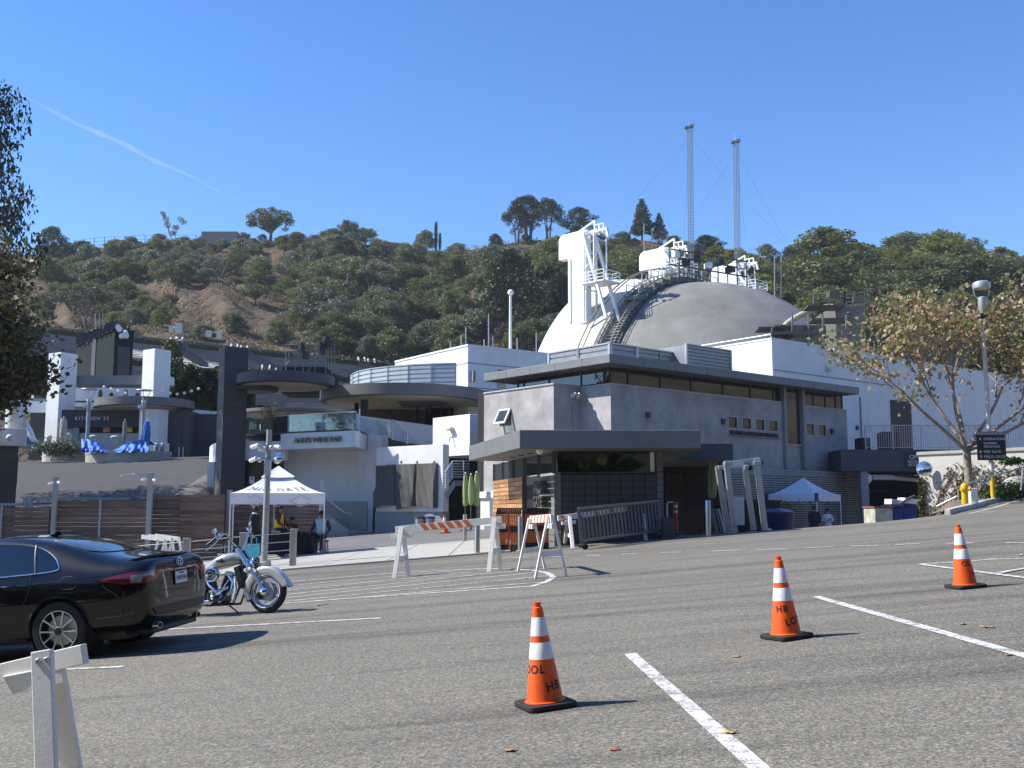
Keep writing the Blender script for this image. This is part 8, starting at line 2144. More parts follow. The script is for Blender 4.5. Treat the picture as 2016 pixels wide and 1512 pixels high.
# FALLEN LEAVES
for i, (px, py, s_, lab) in enumerate(((1005, 1479, .05, 'curled brown leaf on the asphalt below the nearest cone'), (1209, 1477, .045, 'reddish brown leaf left of the long bay line at the bottom'), (1434, 1444, .062, 'pale tan leaf lying on the white bay line'), (1450, 1294, .045, 'brown leaf beside the dark stain near the middle cone'),
  (1613, 1253, .05, 'leaf in the shadow at the middle cone base'), (1946, 1236, .07, 'long brown leaf on the asphalt at the right'), (1895, 1230, .045, 'small yellowish leaf left of the long brown one'), (1988, 1291, .045, 'leaf under the right end of the second bay line'), (2012, 1094, .08, 'orange leaf at the right edge near the Y lines'))):
 p = G(px, py); r = random.Random(i); t = MB(); n = 10; a0 = r.uniform(0, 6)
 v = [(0, 0, .004)]
 for k in range(n):
  a = 2 * PI * k / n; rr = s_ * (1.0 if k % 2 == 0 else .62) * (1.0 if k not in (4, 5, 6) else .8); v.append((rr * math.cos(a + a0), rr * .8 * math.sin(a + a0), .006 + s_ * .35 * (1 if k % 4 == 0 else .2) * r.random()))
 t._add(v, [(0, 1 + k, 1 + (k + 1) % n) for k in range(n)]); o = t.build('fallen_leaf', M('leaf_%d' % (i % 3), [(.42, .22, .09), (.33, .13, .05), (.55, .36, .16)][i % 3], .7, var=.25, scale=30), None, smooth=40, fix=False)
 sm = o.modifiers.new('thick', 'SOLIDIFY'); sm.thickness = .002
 o.location = p; tag(o, lab, 'leaf')
# CONTRAIL
ct = MB(); A_, B_ = P(14, 176, 5200), P(500, 408, 7600)
pts = [A_.lerp(B_, k / 24) + Vector((0, 0, 6 * math.sin(k * .9))) for k in range(25)]
ct.tube(pts, [2 + 15 * math.exp(-((k - 9) / 8) ** 2) + 3 * math.sin(k * 2.1) * (k < 20) for k in range(25)], 10)
m, n, l, b = nt('contrail_vapour'); n.remove(b); vsn = n.new('ShaderNodeVolumeScatter'); vsn.inputs['Density'].default_value = .0050; vsn.inputs['Color'].default_value = (1, 1, 1, 1); l.new(vsn.outputs[0], n['Material Output'].inputs['Volume'])
o = ct.build('contrail', m, None, smooth=60); tag(o, 'faint white contrail slanting down across the left sky', 'contrail'); stuff(o)
# AIR
hz = MB().box(-420, 420, -170, 620, -30, 190)
m, n, l, b = nt('thin_haze'); n.remove(b); pv = n.new('ShaderNodeVolumePrincipled'); pv.inputs['Density'].default_value = .00016; pv.inputs['Color'].default_value = (.82, .90, 1.0, 1); l.new(pv.outputs[0], n['Material Output'].inputs['Volume'])
o = hz.build('haze', m, None); tag(o, 'thin pale haze over the whole canyon', 'haze'); stuff(o)
# BLACK SEDAN
from mathutils.bvhtree import BVHTree
m_car = M('black_car_paint', (.003, .0032, .0045), .35, 0.0, var=.1, scale=30, spec=.05, coat=1.0)
m_tint = glass('car_tint_glass', dark=(.006, .007, .008), rough=.02)
m_redlens = M('red_lens', (.17, .004, .008), .12, var=.15, scale=9, coat=1.0)
m_lens = M('clear_lens', (.22, .21, .18), .12, var=.3, scale=16, coat=1.0)
CAR_A = math.atan2(.15, -.985)
cax = Vector((-4.98, 12.95, 0)); cax.z = lot(cax.x, cax.y)
car = thing('black_sedan', 'glossy black four-door sedan parked at the left, seen from its rear corner', 'car', cax)
hd_ = Vector((math.cos(CAR_A), math.sin(CAR_A), 0)); hd_.z = GA * hd_.x + GB_ * hd_.y; hd_.normalize()
nr_ = Vector((-GA, -GB_, 1)).normalized(); lf_ = nr_.cross(hd_).normalized()
car.rotation_euler = Matrix((hd_, lf_, nr_)).transposed().to_euler()
ST = [(-1.13, .40, .50, (.62,.44), (.72,.70), (.69,.90), (.60,.985), (.42,1.01), 1.015),
 (-1.07, .27, .58, (.76,.36), (.83,.66), (.79,.93), (.66,1.045), (.46,1.075), 1.08),
 (-.90, .22, .64, (.85,.32), (.90,.64), (.855,.945), (.685,1.065), (.48,1.095), 1.10),
 (-.62, .24, .68, (.885,.34), (.915,.65), (.868,.955), (.69,1.075), (.50,1.115), 1.125),
 (-.30, .22, .70, (.90,.33), (.92,.66), (.872,.962), (.675,1.15), (.50,1.185), 1.195),
 (.10, .20, .70, (.89,.30), (.922,.66), (.876,.965), (.635,1.285), (.48,1.315), 1.325),
 (.55, .18, .72, (.875,.26), (.92,.65), (.876,.96), (.605,1.39), (.46,1.412), 1.42),
 (1.05, .18, .72, (.868,.25), (.917,.64), (.872,.952), (.592,1.425), (.45,1.445), 1.452),
 (1.6, .18, .72, (.868,.25), (.915,.63), (.868,.943), (.588,1.415), (.45,1.435), 1.442),
 (2.05, .18, .72, (.872,.26), (.915,.63), (.866,.935), (.615,1.335), (.48,1.355), 1.362),
 (2.5, .19, .70, (.885,.30), (.915,.63), (.862,.925), (.69,1.13), (.52,1.16), 1.17),
 (2.82, .20, .70, (.89,.32), (.912,.63), (.855,.90), (.74,.985), (.54,1.02), 1.03),
 (3.25, .21, .66, (.86,.33), (.88,.60), (.82,.85), (.71,.92), (.50,.95), .96),
 (3.6, .22, .58, (.74,.33), (.78,.55), (.72,.76), (.60,.83), (.44,.86), .87),
 (3.78, .26, .40, (.52,.34), (.56,.50), (.52,.64), (.44,.70), (.3,.72), .725)]
cg = MB(); rows = []
for x, zb_, yb_, *mid, zt_ in ST:
 if x < -.3: x = -.3 + (x + .3) * .90
 half = [(0, zb_), (yb_, zb_)] + list(mid) + [(0, zt_)]
 full = [(x, y, z) for y, z in half] + [(x, -y, z) for y, z in reversed(half[1:-1])]
 rows.append(full)
k = len(rows[0]); cg.v = [p for r_ in rows for p in r_]
for i in range(len(rows) - 1):
 for j in range(k): cg.f.append((i*k+j, (i+1)*k+j, (i+1)*k+(j+1) % k, i*k+(j+1) % k)); cg.mi.append(0)
cg.f.append(tuple(range(k))); cg.mi.append(0); cg.f.append(tuple(reversed(range((len(rows)-1)*k, len(rows)*k)))); cg.mi.append(0)
body = cg.build('body', m_car, car, smooth=None)
body.data.polygons.foreach_set('use_smooth', [True] * len(body.data.polygons))
sb = body.modifiers.new('s', 'SUBSURF'); sb.levels = 3; sb.render_levels = 3
bake(body)
cut = MB()
for x in (0.0, 2.82):
 for sy in (-1, 1): cut.lathe([(.001, .55), (.365, .55), (.375, 1.2), (.001, 1.2)], 40, Matrix.Translation((x, 0, .33)) @ Euler((-PI/2 * sy, 0, 0)).to_matrix().to_4x4())
co = cut.build('arch_cutter', m_black, car); bm_ = body.modifiers.new('b', 'BOOLEAN'); bm_.object = co; bm_.operation = 'DIFFERENCE'; bm_.solver = 'EXACT'
bake(body); bpy.data.objects.remove(co)
me = body.data; me.materials.clear(); me.materials.append(m_car); me.polygons.foreach_set('material_index', [0] * len(me.polygons))
me.polygons.foreach_set('use_smooth', [True] * len(me.polygons)); me.set_sharp_from_angle(angle=R(40))
bvh = BVHTree.FromPolygons([v.co.copy() for v in me.vertices], [tuple(p.vertices) for p in me.polygons])
def proj(o, d, off):
 h, n_, _, _ = bvh.ray_cast(Vector(o), Vector(d).normalized())
 if h is None: return None
 return h - Vector(d).normalized() * off
def onside(x, z, off=.004, sy=1): return proj((x, 2 * sy, z), (0, -sy, 0), off)
def onrear(y, z, off=.004): return proj((-3, y, z), (1, 0, 0), off)
def ontop(x, y, off=.004): return proj((x, y, 3), (0, 0, -1), off)
def oncorner(s_, z, off=.004, sy=1):
 c = Vector((.7071 * s_, .7071 * s_ * sy, z)); d = Vector((.7071, -.7071 * sy, 0)); return proj(c - d * 3, d, off)
def patch(name, outline, fn, mat, parent, cuts=3, th=.003, **kw):
 bm = bmesh.new(); vs = [bm.verts.new((a, b_, 0)) for a, b_ in outline]; f = bm.faces.new(vs)
 bmesh.ops.triangulate(bm, faces=bm.faces)
 for _ in range(cuts):
  le = [e for e in bm.edges if e.calc_length() > .045]
  if not le: break
  bmesh.ops.subdivide_edges(bm, edges=le, cuts=1); bmesh.ops.triangulate(bm, faces=bm.faces)
 bad = []
 for v in bm.verts:
  p = fn(v.co.x, v.co.y, **kw)
  if p is None: bad.append(v)
  else: v.co = p
 bmesh.ops.delete(bm, geom=bad, context='VERTS')
 bmesh.ops.recalc_face_normals(bm, faces=bm.faces)
 me = bpy.data.meshes.new(name); bm.to_mesh(me); bm.free(); me.materials.append(mat); me.polygons.foreach_set('use_smooth', [True] * len(me.polygons))
 o = bpy.data.objects.new(name, me); col.objects.link(o); o.parent = parent; return o
def trim(name, outline, fn, r_, mat, parent, closed=True, n=10, off=.004, **kw):
 pts = []; L = list(outline) + ([outline[0]] if closed else [])
 for a, b_ in zip(L, L[1:]):
  for i in range(n):
   p = fn(a[0] + (b_[0]-a[0]) * i / n, a[1] + (b_[1]-a[1]) * i / n, off, **kw)
   if p is not None: pts.append(p)
 p = fn(L[-1][0], L[-1][1], off, **kw)
 if p is not None: pts.append(p)
 return MB().tube(pts, r_, 6).build(name, mat, parent, smooth=60)
def smoothpoly(pts, it=2):
 for _ in range(it):
  q = []
  for a, b_ in zip(pts, pts[1:] + pts[:1]): q += [(a[0]*.75 + b_[0]*.25, a[1]*.75 + b_[1]*.25), (a[0]*.25 + b_[0]*.75, a[1]*.25 + b_[1]*.75)]
  pts = q
 return pts
WIN = [(.02,1.045),(.12,1.17),(.34,1.285),(.62,1.345),(1.0,1.372),(1.4,1.368),(1.8,1.315),(2.15,1.19),(2.46,1.02),(2.42,.985),(1.5,.972),(.7,.98),(.2,.995),(.03,1.01)]
for sy in (1, -1):
 wo = smoothpoly(WIN, 1)
 w_ = patch('side_window', wo, lambda a, b_, **q: onside(a, b_, .005, **q), m_tint, car, 4, sy=sy)
 trim('window_trim', smoothpoly(WIN, 2), onside, .0085, m_chrome, w_, n=2, off=.006, sy=sy)
 trim('pillar', [(.42,1.31),(.30,.99)], onside, .012, m_black, w_, closed=False, off=.006, sy=sy)
 trim('pillar', [(1.34,1.37),(1.38,.975)], onside, .03, m_black, w_, closed=False, off=-.012, sy=sy)
 for seam in ([(.36,.99),(.34,.86),(.40,.70),(.47,.60)], [(1.38,.97),(1.38,.34)], [(.50,.33),(2.38,.33)], [(2.38,.96),(2.36,.6),(2.30,.34)]): trim('door_seam', seam, onside, .0045, m_black, car, closed=False, off=0, sy=sy)
 trim('shoulder_crease', [(-.8,.93),(-.2,.90),(.6,.865),(2.4,.82)], onside, .003, m_car, car, closed=False, off=0, sy=sy)
 for hx in (.62, 1.62):
  p = onside(hx, .86, .0, sy=sy); hb_ = MB().tube([p + Vector((-.10, 0, 0)), p + Vector((-.08, .035*sy, .006)), p + Vector((.08, .035*sy, .008)), p + Vector((.10, 0, .004))], .014, 8).build('door_handle', m_car, car, smooth=50)
 # side skirt and arch lip
 MB().tube([onside(x, .25, .002, sy=sy) or Vector((x, .8*sy, .25)) for x in np.linspace(.45, 2.36, 12)], .018, 6).build('side_skirt', m_black, car, smooth=50)
 for ax_ in (0.0, 2.82):
  pts = []
  for a in np.linspace(-.15, PI + .15, 30):
   p = onside(ax_ + .385 * math.cos(a), .33 + .385 * math.sin(a), .002, sy=sy)
   if p is not None: pts.append(p)
  MB().tube(pts, .010, 6).build('arch_lip', m_car, car, smooth=60)
  MB().lathe([(.36, .48), (.36, .88)], 32, Matrix.Translation((ax_, 0, .33)) @ Euler((-PI/2 * sy, 0, 0)).to_matrix().to_4x4(), 0, 2*PI).lathe([(.001, .48), (.36, .48)], 32, Matrix.Translation((ax_, 0, .33)) @ Euler((-PI/2 * sy, 0, 0)).to_matrix().to_4x4()).build('arch_liner', m_interior, car)
# fuel flap outline
trim('fuel_flap', smoothpoly([(-.02,.93),(-.20,.935),(-.235,.80),(-.06,.79),(-.02,.84)], 1), onside, .0035, m_black, car, n=3, off=0)
# rear screen
RSW = smoothpoly([(-.42,.58),(-.40,-.58),(.10,-.50),(.38,-.44),(.42,0),(.38,.44),(.10,.50)], 2)
patch('rear_window', RSW, lambda a, b_: ontop(a, b_, .004), m_tint, car, 4)
trim('rear_window_seal', RSW, ontop, .007, m_black, car, n=2, off=.002)
FSW = [(1.75,.50),(1.75,-.50),(2.62,-.62),(2.70,0),(2.62,.62)]
patch('windscreen', FSW, lambda a, b_: ontop(a, b_, .004), m_tint, car, 4)
# boot lid lip spoiler
sp_ = []
for i in range(25):
 y = -.66 + 1.32 * i / 24; x = -.955 + .16 * (abs(y) / .66) ** 2.4; p = ontop(x, y, 0) or Vector((x, y, 1.06)); sp_.append((p, y))
mb = MB(); v = []
for p, y in sp_:
 e = .012 * (1 - .5 * (abs(y)/.66) ** 3); v += [p + Vector((.16, 0, -.004)), p + Vector((-.055, 0, e + .012)), p + Vector((-.05, 0, e - .012)), p + Vector((.02, 0, -.02))]
mb._add(v, [(4*i+a, 4*i+(a+1) % 4, 4*i+4+(a+1) % 4, 4*i+4+a) for i in range(24) for a in range(4)] + [(0,1,2,3), (96,97,98,99)]); mb.build('boot_spoiler', m_car, car, smooth=40)
trim('boot_seam', [(-.74,.76),(-.66,.74)], onrear, .004, m_black, car, closed=False, off=0)
for sy in (1, -1):
 tl_ = patch('taillight', smoothpoly([(.30,.865),(.10,.915),(-.12,.935),(-.44,.925),(-.40,.86),(-.30,.81),(-.10,.795),(.06,.80),(.16,.835)], 1), lambda a, b_, **q: oncorner(a, b_, .006, **q), m_redlens, car, 4, sy=sy)
 patch('clear_lens', [(-.01,.895),(-.14,.905),(-.30,.905),(-.30,.885),(-.14,.875),(-.12,.812),(-.01,.812)], lambda a, b_, **q: oncorner(a, b_, .010, **q), m_lens, tl_, 3, sy=sy)
 patch('dark_insert', [(.22,.862),(.02,.875),(.0,.83),(.12,.838)], lambda a, b_, **q: oncorner(a, b_, .010, **q), m_tint, tl_, 3, sy=sy)
 trim('bumper_seam', [(.24,.80),(.10,.66),(.06,.44)], lambda a, b_, off, **q: oncorner(a, b_, off, **q), .005, m_black, car, closed=False, off=0, sy=sy)
 T = Matrix.Translation((-.97, .50*sy, .29)) @ Euler((0, -PI/2, 0)).to_matrix().to_4x4() @ Matrix.Diagonal((.75, 1.3, 1, 1)); MB().lathe([(.042, -.08), (.046, .05), (.040, .05), (.036, -.06)], 20, T).build('exhaust_tip', m_chrome, car, smooth=40)
trim('bumper_seam', [(-.70,.69),(0,.665),(.70,.69)], onrear, .005, m_black, car, closed=False, off=0)
patch('diffuser', [(-.66,.50),(.66,.50),(.60,.42),(.30,.40),(-.30,.40),(-.60,.42)], lambda a, b_: onrear(a, b_, .012) , m_black, car, 3)
MB().cbox((-.86, 0, .235), (.20, 1.15, .07)).build('rear_valance', m_black, car, bevel=.02)
# plate, badge, letters on the boot
pl_ = onrear(0, .80, .008); n_ = (onrear(0, .86, .008) - onrear(0, .74, .008)).normalized(); tilt = math.atan2(-n_.x, n_.z) * -1
pb_ = MB().cbox((0, 0, 0), (.012, .325, .165)).build('plate_frame', m_black, car, bevel=.004); pb_.location = pl_; pb_.rotation_euler = (0, tilt, 0)
MB().cbox((-.008, 0, 0), (.004, .295, .138)).build('plate', m_white2, pb_)
text('7NKM304', .078, M('plate_blue', (.03, .04, .16), .5), pb_, (-.0125, 0, -.01), rot=(PI/2, 0, -PI/2), depth=.001, sx=.80)
text('California', .034, M('plate_red', (.35, .05, .08), .5), pb_, (-.0125, 0, .052), rot=(PI/2, 0, -PI/2), depth=.001)
bd_ = onrear(0, .985, .008)
T = Matrix.Translation(bd_) @ Euler((0, -PI/2 + tilt, 0)).to_matrix().to_4x4()
em = MB()
def ell(a, b_, r_, cx=0, cy=0): em.tube([T @ Vector((cx + b_ * math.sin(t_), cy + a * math.cos(t_), .004)) for t_ in np.linspace(0, 2*PI, 33)], r_, 5)
ell(.075, .050, .006); ell(.028, .048, .005); ell(.055, .020, .005, .026)
em.build('badge', m_chrome, car, smooth=50)
text('C A M R Y', .045, m_chrome, car, onrear(0, .925, .010), rot=(PI/2, 0, -PI/2), depth=.003, spacing=1.3, bold=.001)
# antenna fin
q = ontop(.56, 0, -.002)
MB().prism([q + Vector((.10, 0, 0)), q + Vector((-.08, 0, 0)), q + Vector((-.085, 0, .045)), q + Vector((-.06, 0, .062)), q + Vector((.0, 0, .03))], (0, .001, 0)).prism([q + Vector((.10, -.02, 0)), q + Vector((-.08, -.028, 0)), q + Vector((-.085, -.008, .05)), q + Vector((-.06, -.008, .062)), q + Vector((.0, -.012, .03))], (0, .04, 0)).build('antenna_fin', m_car, car, bevel=.008)
# wheels
def carwheel(x, sy):
 T = Matrix.Translation((x, .795 * sy, .335)) @ Euler((-PI/2 * sy, 0, 0)).to_matrix().to_4x4()
 w_ = MB().lathe([(.235, -.10), (.25, -.112), (.315, -.108), (.334, -.085), (.336, 0), (.334, .085), (.315, .108), (.25, .112), (.235, .10)], 56, T).build('wheel', m_rubber, car, smooth=40)
 MB().lathe([(.235, .098), (.232, .112), (.222, .112), (.218, .09), (.205, .02), (.001, .0)], 48, T).build('rim', m_black, w_, smooth=40)
 MB().lathe([(.234, .108), (.230, .115), (.220, .114)], 48, T).build('rim_lip', m_alum, w_, smooth=40)
 sp = MB()
 for i in range(5):
  for da in (-.20, .20):
   a = 2*PI*i/5 + .3; e = a + da * 1.55; ins = a + da * .8
   c0 = Vector((.05*math.cos(ins), .05*math.sin(ins), .085)); c1 = Vector((.222*math.cos(e), .222*math.sin(e), .105)); pd = Vector((-math.sin(e), math.cos(e), 0))
   sp.prism([T @ (c0 - pd*.007), T @ (c0 + pd*.007), T @ (c1 + pd*.008), T @ (c1 - pd*.008)], (T.to_3x3() @ Vector((0, 0, .02))))
 sp.build('spoke', M('machined_alloy', (.72, .72, .73), .28, .85, var=.04), w_)
 MB().lathe([(.05, .10), (.045, .118), (.001, .12)], 20, T).build('hub_cap', m_black, w_, smooth=40); MB().lathe([(.052, .098), (.052, .108), (.046, .118)], 20, T).build('hub_ring', m_alum, w_)
 MB().lathe([(.001, .03), (.17, .03)], 30, T).build('brake_disc', m_steel, w_)
for x in (0, 2.82):
 for sy in (1, -1): carwheel(x, sy)
MB().box(-.7, 3.3, -.7, .7, .18, .26).build('underbody', m_black, car)
# MOTORCYCLE
m_silver = M('silver_pearl', (.50, .49, .45), .28, .25, var=.05, scale=3, coat=.8)
m_eng = M('engine_black', (.02, .02, .022), .35, .3, var=.2, scale=12)
BA = R(-19)
bp0 = G(526, 1207); hb3 = Vector((math.cos(BA), math.sin(BA), 0)); hb3.z = GA * hb3.x + GB_ * hb3.y; hb3.normalize()
leanv = Vector((0, 0, 1)) + Vector((-math.sin(BA), math.cos(BA), 0)) * .11
lf3 = leanv.normalized().cross(hb3).normalized(); up3 = hb3.cross(lf3)
bike = thing('cruiser_motorcycle', 'silver cruiser motorcycle with tall chrome handlebars parked behind the black car', 'motorcycle', bp0)
bike.rotation_euler = Matrix((hb3, lf3, up3)).transposed().to_euler()
bike.scale = (.95,) * 3
RW_ = .335
def bwheel(x, name='wheel'):
 T = Matrix.Translation((x, 0, RW_)) @ Euler((PI/2, 0, 0)).to_matrix().to_4x4()
 w_ = MB().lathe([(.232, -.05), (.245, -.062), (.285, -.066), (.318, -.05), (.334, -.02), (RW_, 0), (.334, .02), (.318, .05), (.285, .066), (.245, .062), (.232, .05)], 56, T).build(name, m_rubber, bike, smooth=50)
 MB().lathe([(.247, .0635), (.254, .066), (.258, .0665)], 56, T).lathe([(.247, -.0635), (.254, -.066), (.258, -.0665)], 56, T).build('whitewall', m_white2, w_)
 MB().lathe([(.232, -.055), (.240, -.06), (.225, -.045), (.215, -.03), (.205, 0), (.215, .03), (.225, .045), (.240, .06), (.232, .055)], 56, T).build('rim', m_chrome, w_, smooth=50)
 sp = MB()
 for i in range(40):
  a = 2*PI*i/40; b_ = a + (.55 if i % 2 else -.55); s_ = 1 if (i // 2) % 2 else -1
  sp.tube([T @ Vector((.045*math.cos(b_), .045*math.sin(b_), .035*s_)), T @ Vector((.21*math.cos(a), .21*math.sin(a), .008*s_))], .0035, 4)
 sp.build('spokes', m_chrome, w_)
 MB().lathe([(.001, -.07), (.05, -.07), (.055, -.05), (.035, -.03), (.035, .03), (.055, .05), (.05, .07), (.001, .07)], 20, T).build('hub', m_chrome, w_, smooth=40)
 for s_ in (1, -1): MB().lathe([(.065, .055*s_), (.145, .055*s_), (.145, .061*s_), (.065, .061*s_)], 40, T).build('brake_disc', m_steel, w_)
 return w_
bwheel(0); bwheel(-1.63)
AX = Vector((0, 0, RW_)); HS = Vector((-.50, 0, 1.00)); fd = (HS - AX).normalized()
for sy in (-.095, .095):
 o_ = Vector((0, sy, 0))
 MB().tube([AX + o_ - fd * .03, AX + o_ + fd * .36], [.028, .030], 14).build('fork_slider', m_chrome, bike, smooth=40)
 MB().tube([AX + o_ + fd * .36, AX + o_ + fd * .60], .033, 14).build('fork_cover', m_chrome, bike, smooth=40); MB().tube([AX + o_ + fd * .58, AX + o_ + fd * .86], .040, 14).build('fork_nacelle', m_chrome, bike, smooth=40)
MB().tube([AX + Vector((0, -.12, 0)), AX + Vector((0, .12, 0))], .016, 10).build('axle', m_chrome, bike)
MB().lathe([(.001, .0), (.062, .0), (.058, .02), (.03, .035), (.001, .036)], 24, Matrix.Translation((0, -.112, RW_)) @ Euler((PI/2, 0, 0)).to_matrix().to_4x4()).build('axle_cover', m_chrome, bike, smooth=50)
MB().cbox((-.10, -.085, .27), (.11, .045, .10), ry=.5).build('brake_caliper', m_eng, bike, bevel=.015)
for k in (.62, .84): MB().cbox(AX + fd * k, (.07, .27, .045), ry=-.62).build('triple_clamp', m_chrome, bike, bevel=.012)
# valanced front fender
fn_ = MB(); RF = .385
def fend(u_, v_):
 a = R(8) + u_ * R(196); w_ = .095; q = (v_ - .5) * 2
 r2 = RF - .012 * (abs(q) ** 2) if abs(q) < .62 else RF - .012 - (abs(q) - .62) / .38 * (.10 + .03 * math.sin(u_ * PI))
 y = w_ * (q / .62 if abs(q) < .62 else math.copysign(1.0, q)) * (.9 + .1 * math.sin(u_ * PI))
 flare = .05 * max(0, .12 - u_) / .12 + .03 * max(0, u_ - .9) / .1
 return (r2 * math.cos(a) * 1.02 + flare - .01, y, RW_ + (r2 + .5 * flare) * math.sin(a) + .01)
fn_.grid(fend, 40, 16)
fo = fn_.build('front_fender', m_silver, bike, smooth=60); sm = fo.modifiers.new('t', 'SOLIDIFY'); sm.thickness = .006
for sy in (-1, 1): MB().tube([fend(u_, .5 + .5 * sy) for u_ in np.linspace(0, 1, 30)], .006, 6).build('fender_trim', m_chrome, fo, smooth=60)
# tank, seat, frame
tk = MB()
def tank(u_, v_):
 x = -1.16 + .66 * u_; w_ = .165 * (math.sin(PI * min(1, (u_ * .80 + .12))) ** .8); h0 = .70 + .10 * u_ ** 1.3; h1 = .735 + .245 * math.sin(PI * min(1.0, u_ * .62 + .03)) ** .85 - .05 * max(0, u_ - .85) / .15
 a = 2 * PI * v_; c, s_ = math.cos(a), math.sin(a); zc = (h0 + h1) / 2; zr = (h1 - h0) / 2
 return (x, w_ * math.copysign(abs(c) ** .8, c), zc + zr * math.copysign(abs(s_) ** .8, s_))
tk.grid(tank, 26, 28); tko = tk.build('fuel_tank', m_silver, bike, smooth=70)
MB().cbox((-.78, -.165, .84), (.17, .006, .028), ry=.12).cbox((-.76, -.166, .845), (.08, .007, .05), ry=.8).build('tank_emblem', m_eng, tko); MB().cbox((-.78, 0, .965), (.34, .06, .02), ry=.05).build('console', m_chrome, tko, bevel=.008)
MB().sphere((-1.36, 0, .72), .2, 16, 10, (1.55, .85, .42)).sphere((-1.72, 0, .78), .15, 14, 8, (1.3, .8, .45)).build('seat', m_black, bike, smooth=60)
fr_ = MB();
for sy in (-.10, .10):
 fr_.tube([HS + Vector((.02, sy*.3, -.08)), Vector((-.44, sy, .45)), Vector((-.56, sy, .17)), Vector((-1.2, sy, .17)), Vector((-1.45, sy, .35)), Vector((-1.35, sy, .66)), Vector((-.6, sy*.4, .84))], .019, 8)
fr_.tube([HS, HS - fd * .2], .035, 10); fr_.build('frame', m_eng, bike, smooth=40)
rf = MB();
def rfend(u_, v_):
 a = R(10) + u_ * R(165); q = (v_ - .5) * 2; r2 = .39 - .02 * q * q - (.09 * max(0, abs(q) - .6) / .4); return (-1.63 + r2 * math.cos(a), .105 * max(-1, min(1, q / .6)), RW_ + r2 * math.sin(a) + .02)
rf.grid(rfend, 30, 14).build('rear_fender', m_silver, bike, smooth=60)
# engine: crankcase, two finned cylinders, rocker covers, air cleaner, pipes
MB().cbox((-.90, 0, .30), (.36, .24, .22)).cbox((-1.2, 0, .33), (.28, .22, .24)).build('crankcase', m_eng, bike, bevel=.05)
for a, x in ((.38, -.78), (-.40, -1.02)):
 T = Matrix.Translation((x - math.sin(a)*.0, 0, .38)) @ Matrix.Rotation(a, 4, 'Y')
 cy_ = MB()
 for k2 in range(11): cy_.box(-.075, .075, -.08, .08, .05 + k2 * .017, .058 + k2 * .017, T)
 cy_.box(-.06, .06, -.065, .065, .0, .24, T); c_ = cy_.build('cylinder', m_eng, bike)
 MB().box(-.085, .085, -.09, .09, .24, .31, T).build('rocker_cover', m_chrome, c_, bevel=.03)
 MB().tube([T @ Vector((.06, -.09, .26)), T @ Vector((.0, -.10, .02))], .011, 8).build('pushrod_tube', m_chrome, c_)
T = Matrix.Translation((-.96, -.15, .635)) @ Euler((PI/2, 0, 0)).to_matrix().to_4x4() @ Matrix.Diagonal((1.22, 1, 1, 1))
MB().lathe([(.11, -.05), (.122, -.01), (.118, .02), (.095, .04), (.09, .034), (.06, .036), (.052, .046), (.02, .05), (.001, .05)], 36, T).build('air_cleaner', m_chrome, bike, smooth=35)
T = Matrix.Translation((-.86, -.14, .30)) @ Euler((PI/2, 0, 0)).to_matrix().to_4x4(); MB().lathe([(.105, -.06), (.11, 0), (.085, .03), (.03, .038), (.001, .038)], 28, T).build('cam_cover', m_chrome, bike, smooth=40)
MB().cbox((-1.20, -.13, .42), (.22, .07, .13)).build('oil_tank', m_chrome, bike, bevel=.03)
MB().tube([(-.66, -.10, .60), (-.54, -.15, .50), (-.56, -.17, .34), (-.74, -.18, .22), (-1.1, -.19, .20), (-1.95, -.20, .22)], [.024, .026, .028, .03, .04, .045], 12).build('exhaust_pipe', m_chrome, bike, smooth=40)
MB().tube([(-1.10, -.10, .62), (-.98, -.17, .48), (-.80, -.19, .33), (-.62, -.19, .42)], .022, 10).build('exhaust_pipe', m_chrome, bike, smooth=40)
MB().bar((-.62, -.21, .30), (-.92, -.22, .14), .03).cbox((-.72, -.27, .22), (.30, .11, .03)).build('footboard', m_eng, bike)
MB().tube([(-.50, -.17, .56), (-.46, -.19, .38), (-.50, -.20, .20)], .018, 8).build('crash_bar', m_chrome, bike, smooth=40)
MB().tube([(-.78, .12, .15), (-.66, .24, .02), (-.60, .29, .012)], .013, 6).build('kickstand', m_eng, bike)
MB().cbox((-.47, -.02, .58), (.10, .20, .36), ry=-.32).build('oil_cooler', m_eng, bike, bevel=.01)
# headlamp, passing lamps, bars, mirror, levers, cables
hl = Vector((-.245, 0, .80)); T = Matrix.Translation(hl) @ Euler((0, R(95), 0)).to_matrix().to_4x4()
MB().lathe([(.001, -.13), (.05, -.12), (.085, -.07), (.098, 0), (.10, .02), (.092, .03)], 28, T).build('headlamp_shell', m_chrome, bike, smooth=50); MB().lathe([(.001, .045), (.06, .04), (.092, .028)], 24, T).build('headlamp_lens', m_clear, bike, smooth=50)
for sy in (-.17, .17):
 T = Matrix.Translation(hl + Vector((-.02, sy, -.13))) @ Euler((0, R(95), 0)).to_matrix().to_4x4(); MB().lathe([(.001, -.08), (.04, -.06), (.058, 0), (.055, .02), (.001, .03)], 20, T).build('passing_lamp', m_chrome, bike, smooth=50)
 MB().sphere(hl + Vector((-.04, sy * 1.25, -.02)), .035, 10, 8).build('turn_signal', m_chrome, bike, smooth=50)
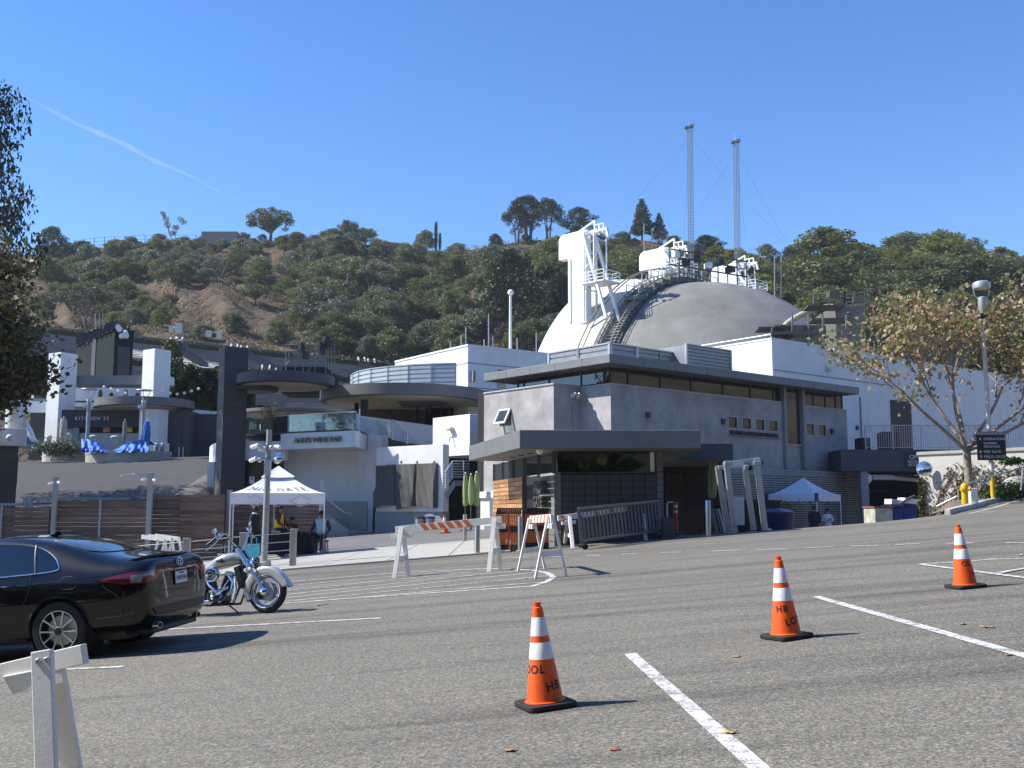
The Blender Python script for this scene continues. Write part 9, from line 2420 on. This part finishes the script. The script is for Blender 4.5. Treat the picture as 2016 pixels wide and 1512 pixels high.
MB().tube([HS + Vector((-.02, -.05, .04)), HS + Vector((-.07, -.14, .12)), HS + Vector((-.13, -.26, .26)), HS + Vector((-.20, -.34, .25)), HS + Vector((-.34, -.42, .10))], .014, 10).build('handlebar', m_chrome, bike, smooth=50)
MB().tube([HS + Vector((-.02, .05, .04)), HS + Vector((-.03, .16, .18)), HS + Vector((-.05, .26, .33)), HS + Vector((-.10, .34, .40)), HS + Vector((-.20, .43, .42))], .014, 10).build('handlebar', m_chrome, bike, smooth=50)
MB().tube([HS + Vector((-.24, -.37, .20)), HS + Vector((-.36, -.43, .085))], .019, 10).build('grip', m_black, bike, smooth=40); MB().tube([HS + Vector((-.13, .37, .41)), HS + Vector((-.23, .45, .425))], .019, 10).build('grip', m_black, bike, smooth=40)
MB().tube([HS + Vector((-.17, -.34, .22)), HS + Vector((-.24, -.40, .10)), HS + Vector((-.36, -.47, -.01))], .009, 6).build('brake_lever', m_chrome, bike); MB().tube([HS + Vector((-.06, .33, .36)), HS + Vector((-.12, .42, .34))], .009, 6).build('clutch_lever', m_chrome, bike)
MB().cbox(HS + Vector((-.18, -.33, .25)), (.06, .05, .05)).cbox(HS + Vector((-.09, .33, .39)), (.06, .05, .05)).build('switch_housing', m_chrome, bike, bevel=.012)
for sy, c in ((-1, HS + Vector((-.24, -.42, .30))), (1, HS + Vector((-.16, .46, .50)))):
 T = Matrix.Translation(c) @ Euler((R(20), R(-70), R(10 * sy))).to_matrix().to_4x4() @ Matrix.Diagonal((.62, 1, 1, 1)); mi_ = MB().lathe([(.001, .02), (.06, .016), (.075, .0), (.07, -.008), (.001, -.01)], 24, T).build('mirror', m_chrome, bike, smooth=50)
 MB().tube([c, c + Vector((.03, -.0, -.10))], .007, 6).build('mirror_stem', m_chrome, mi_)
for k2 in range(3): MB().tube([HS + Vector((-.14, -.28 + .02 * k2, .24)), HS + Vector((-.06, -.16, .20 - .06 * k2)), HS + Vector((.03, -.05, .02)), HS + Vector((.06, -.03, -.25)), Vector((-.36, -.06, .42))], .006, 6).build('cable', m_black, bike, smooth=40)
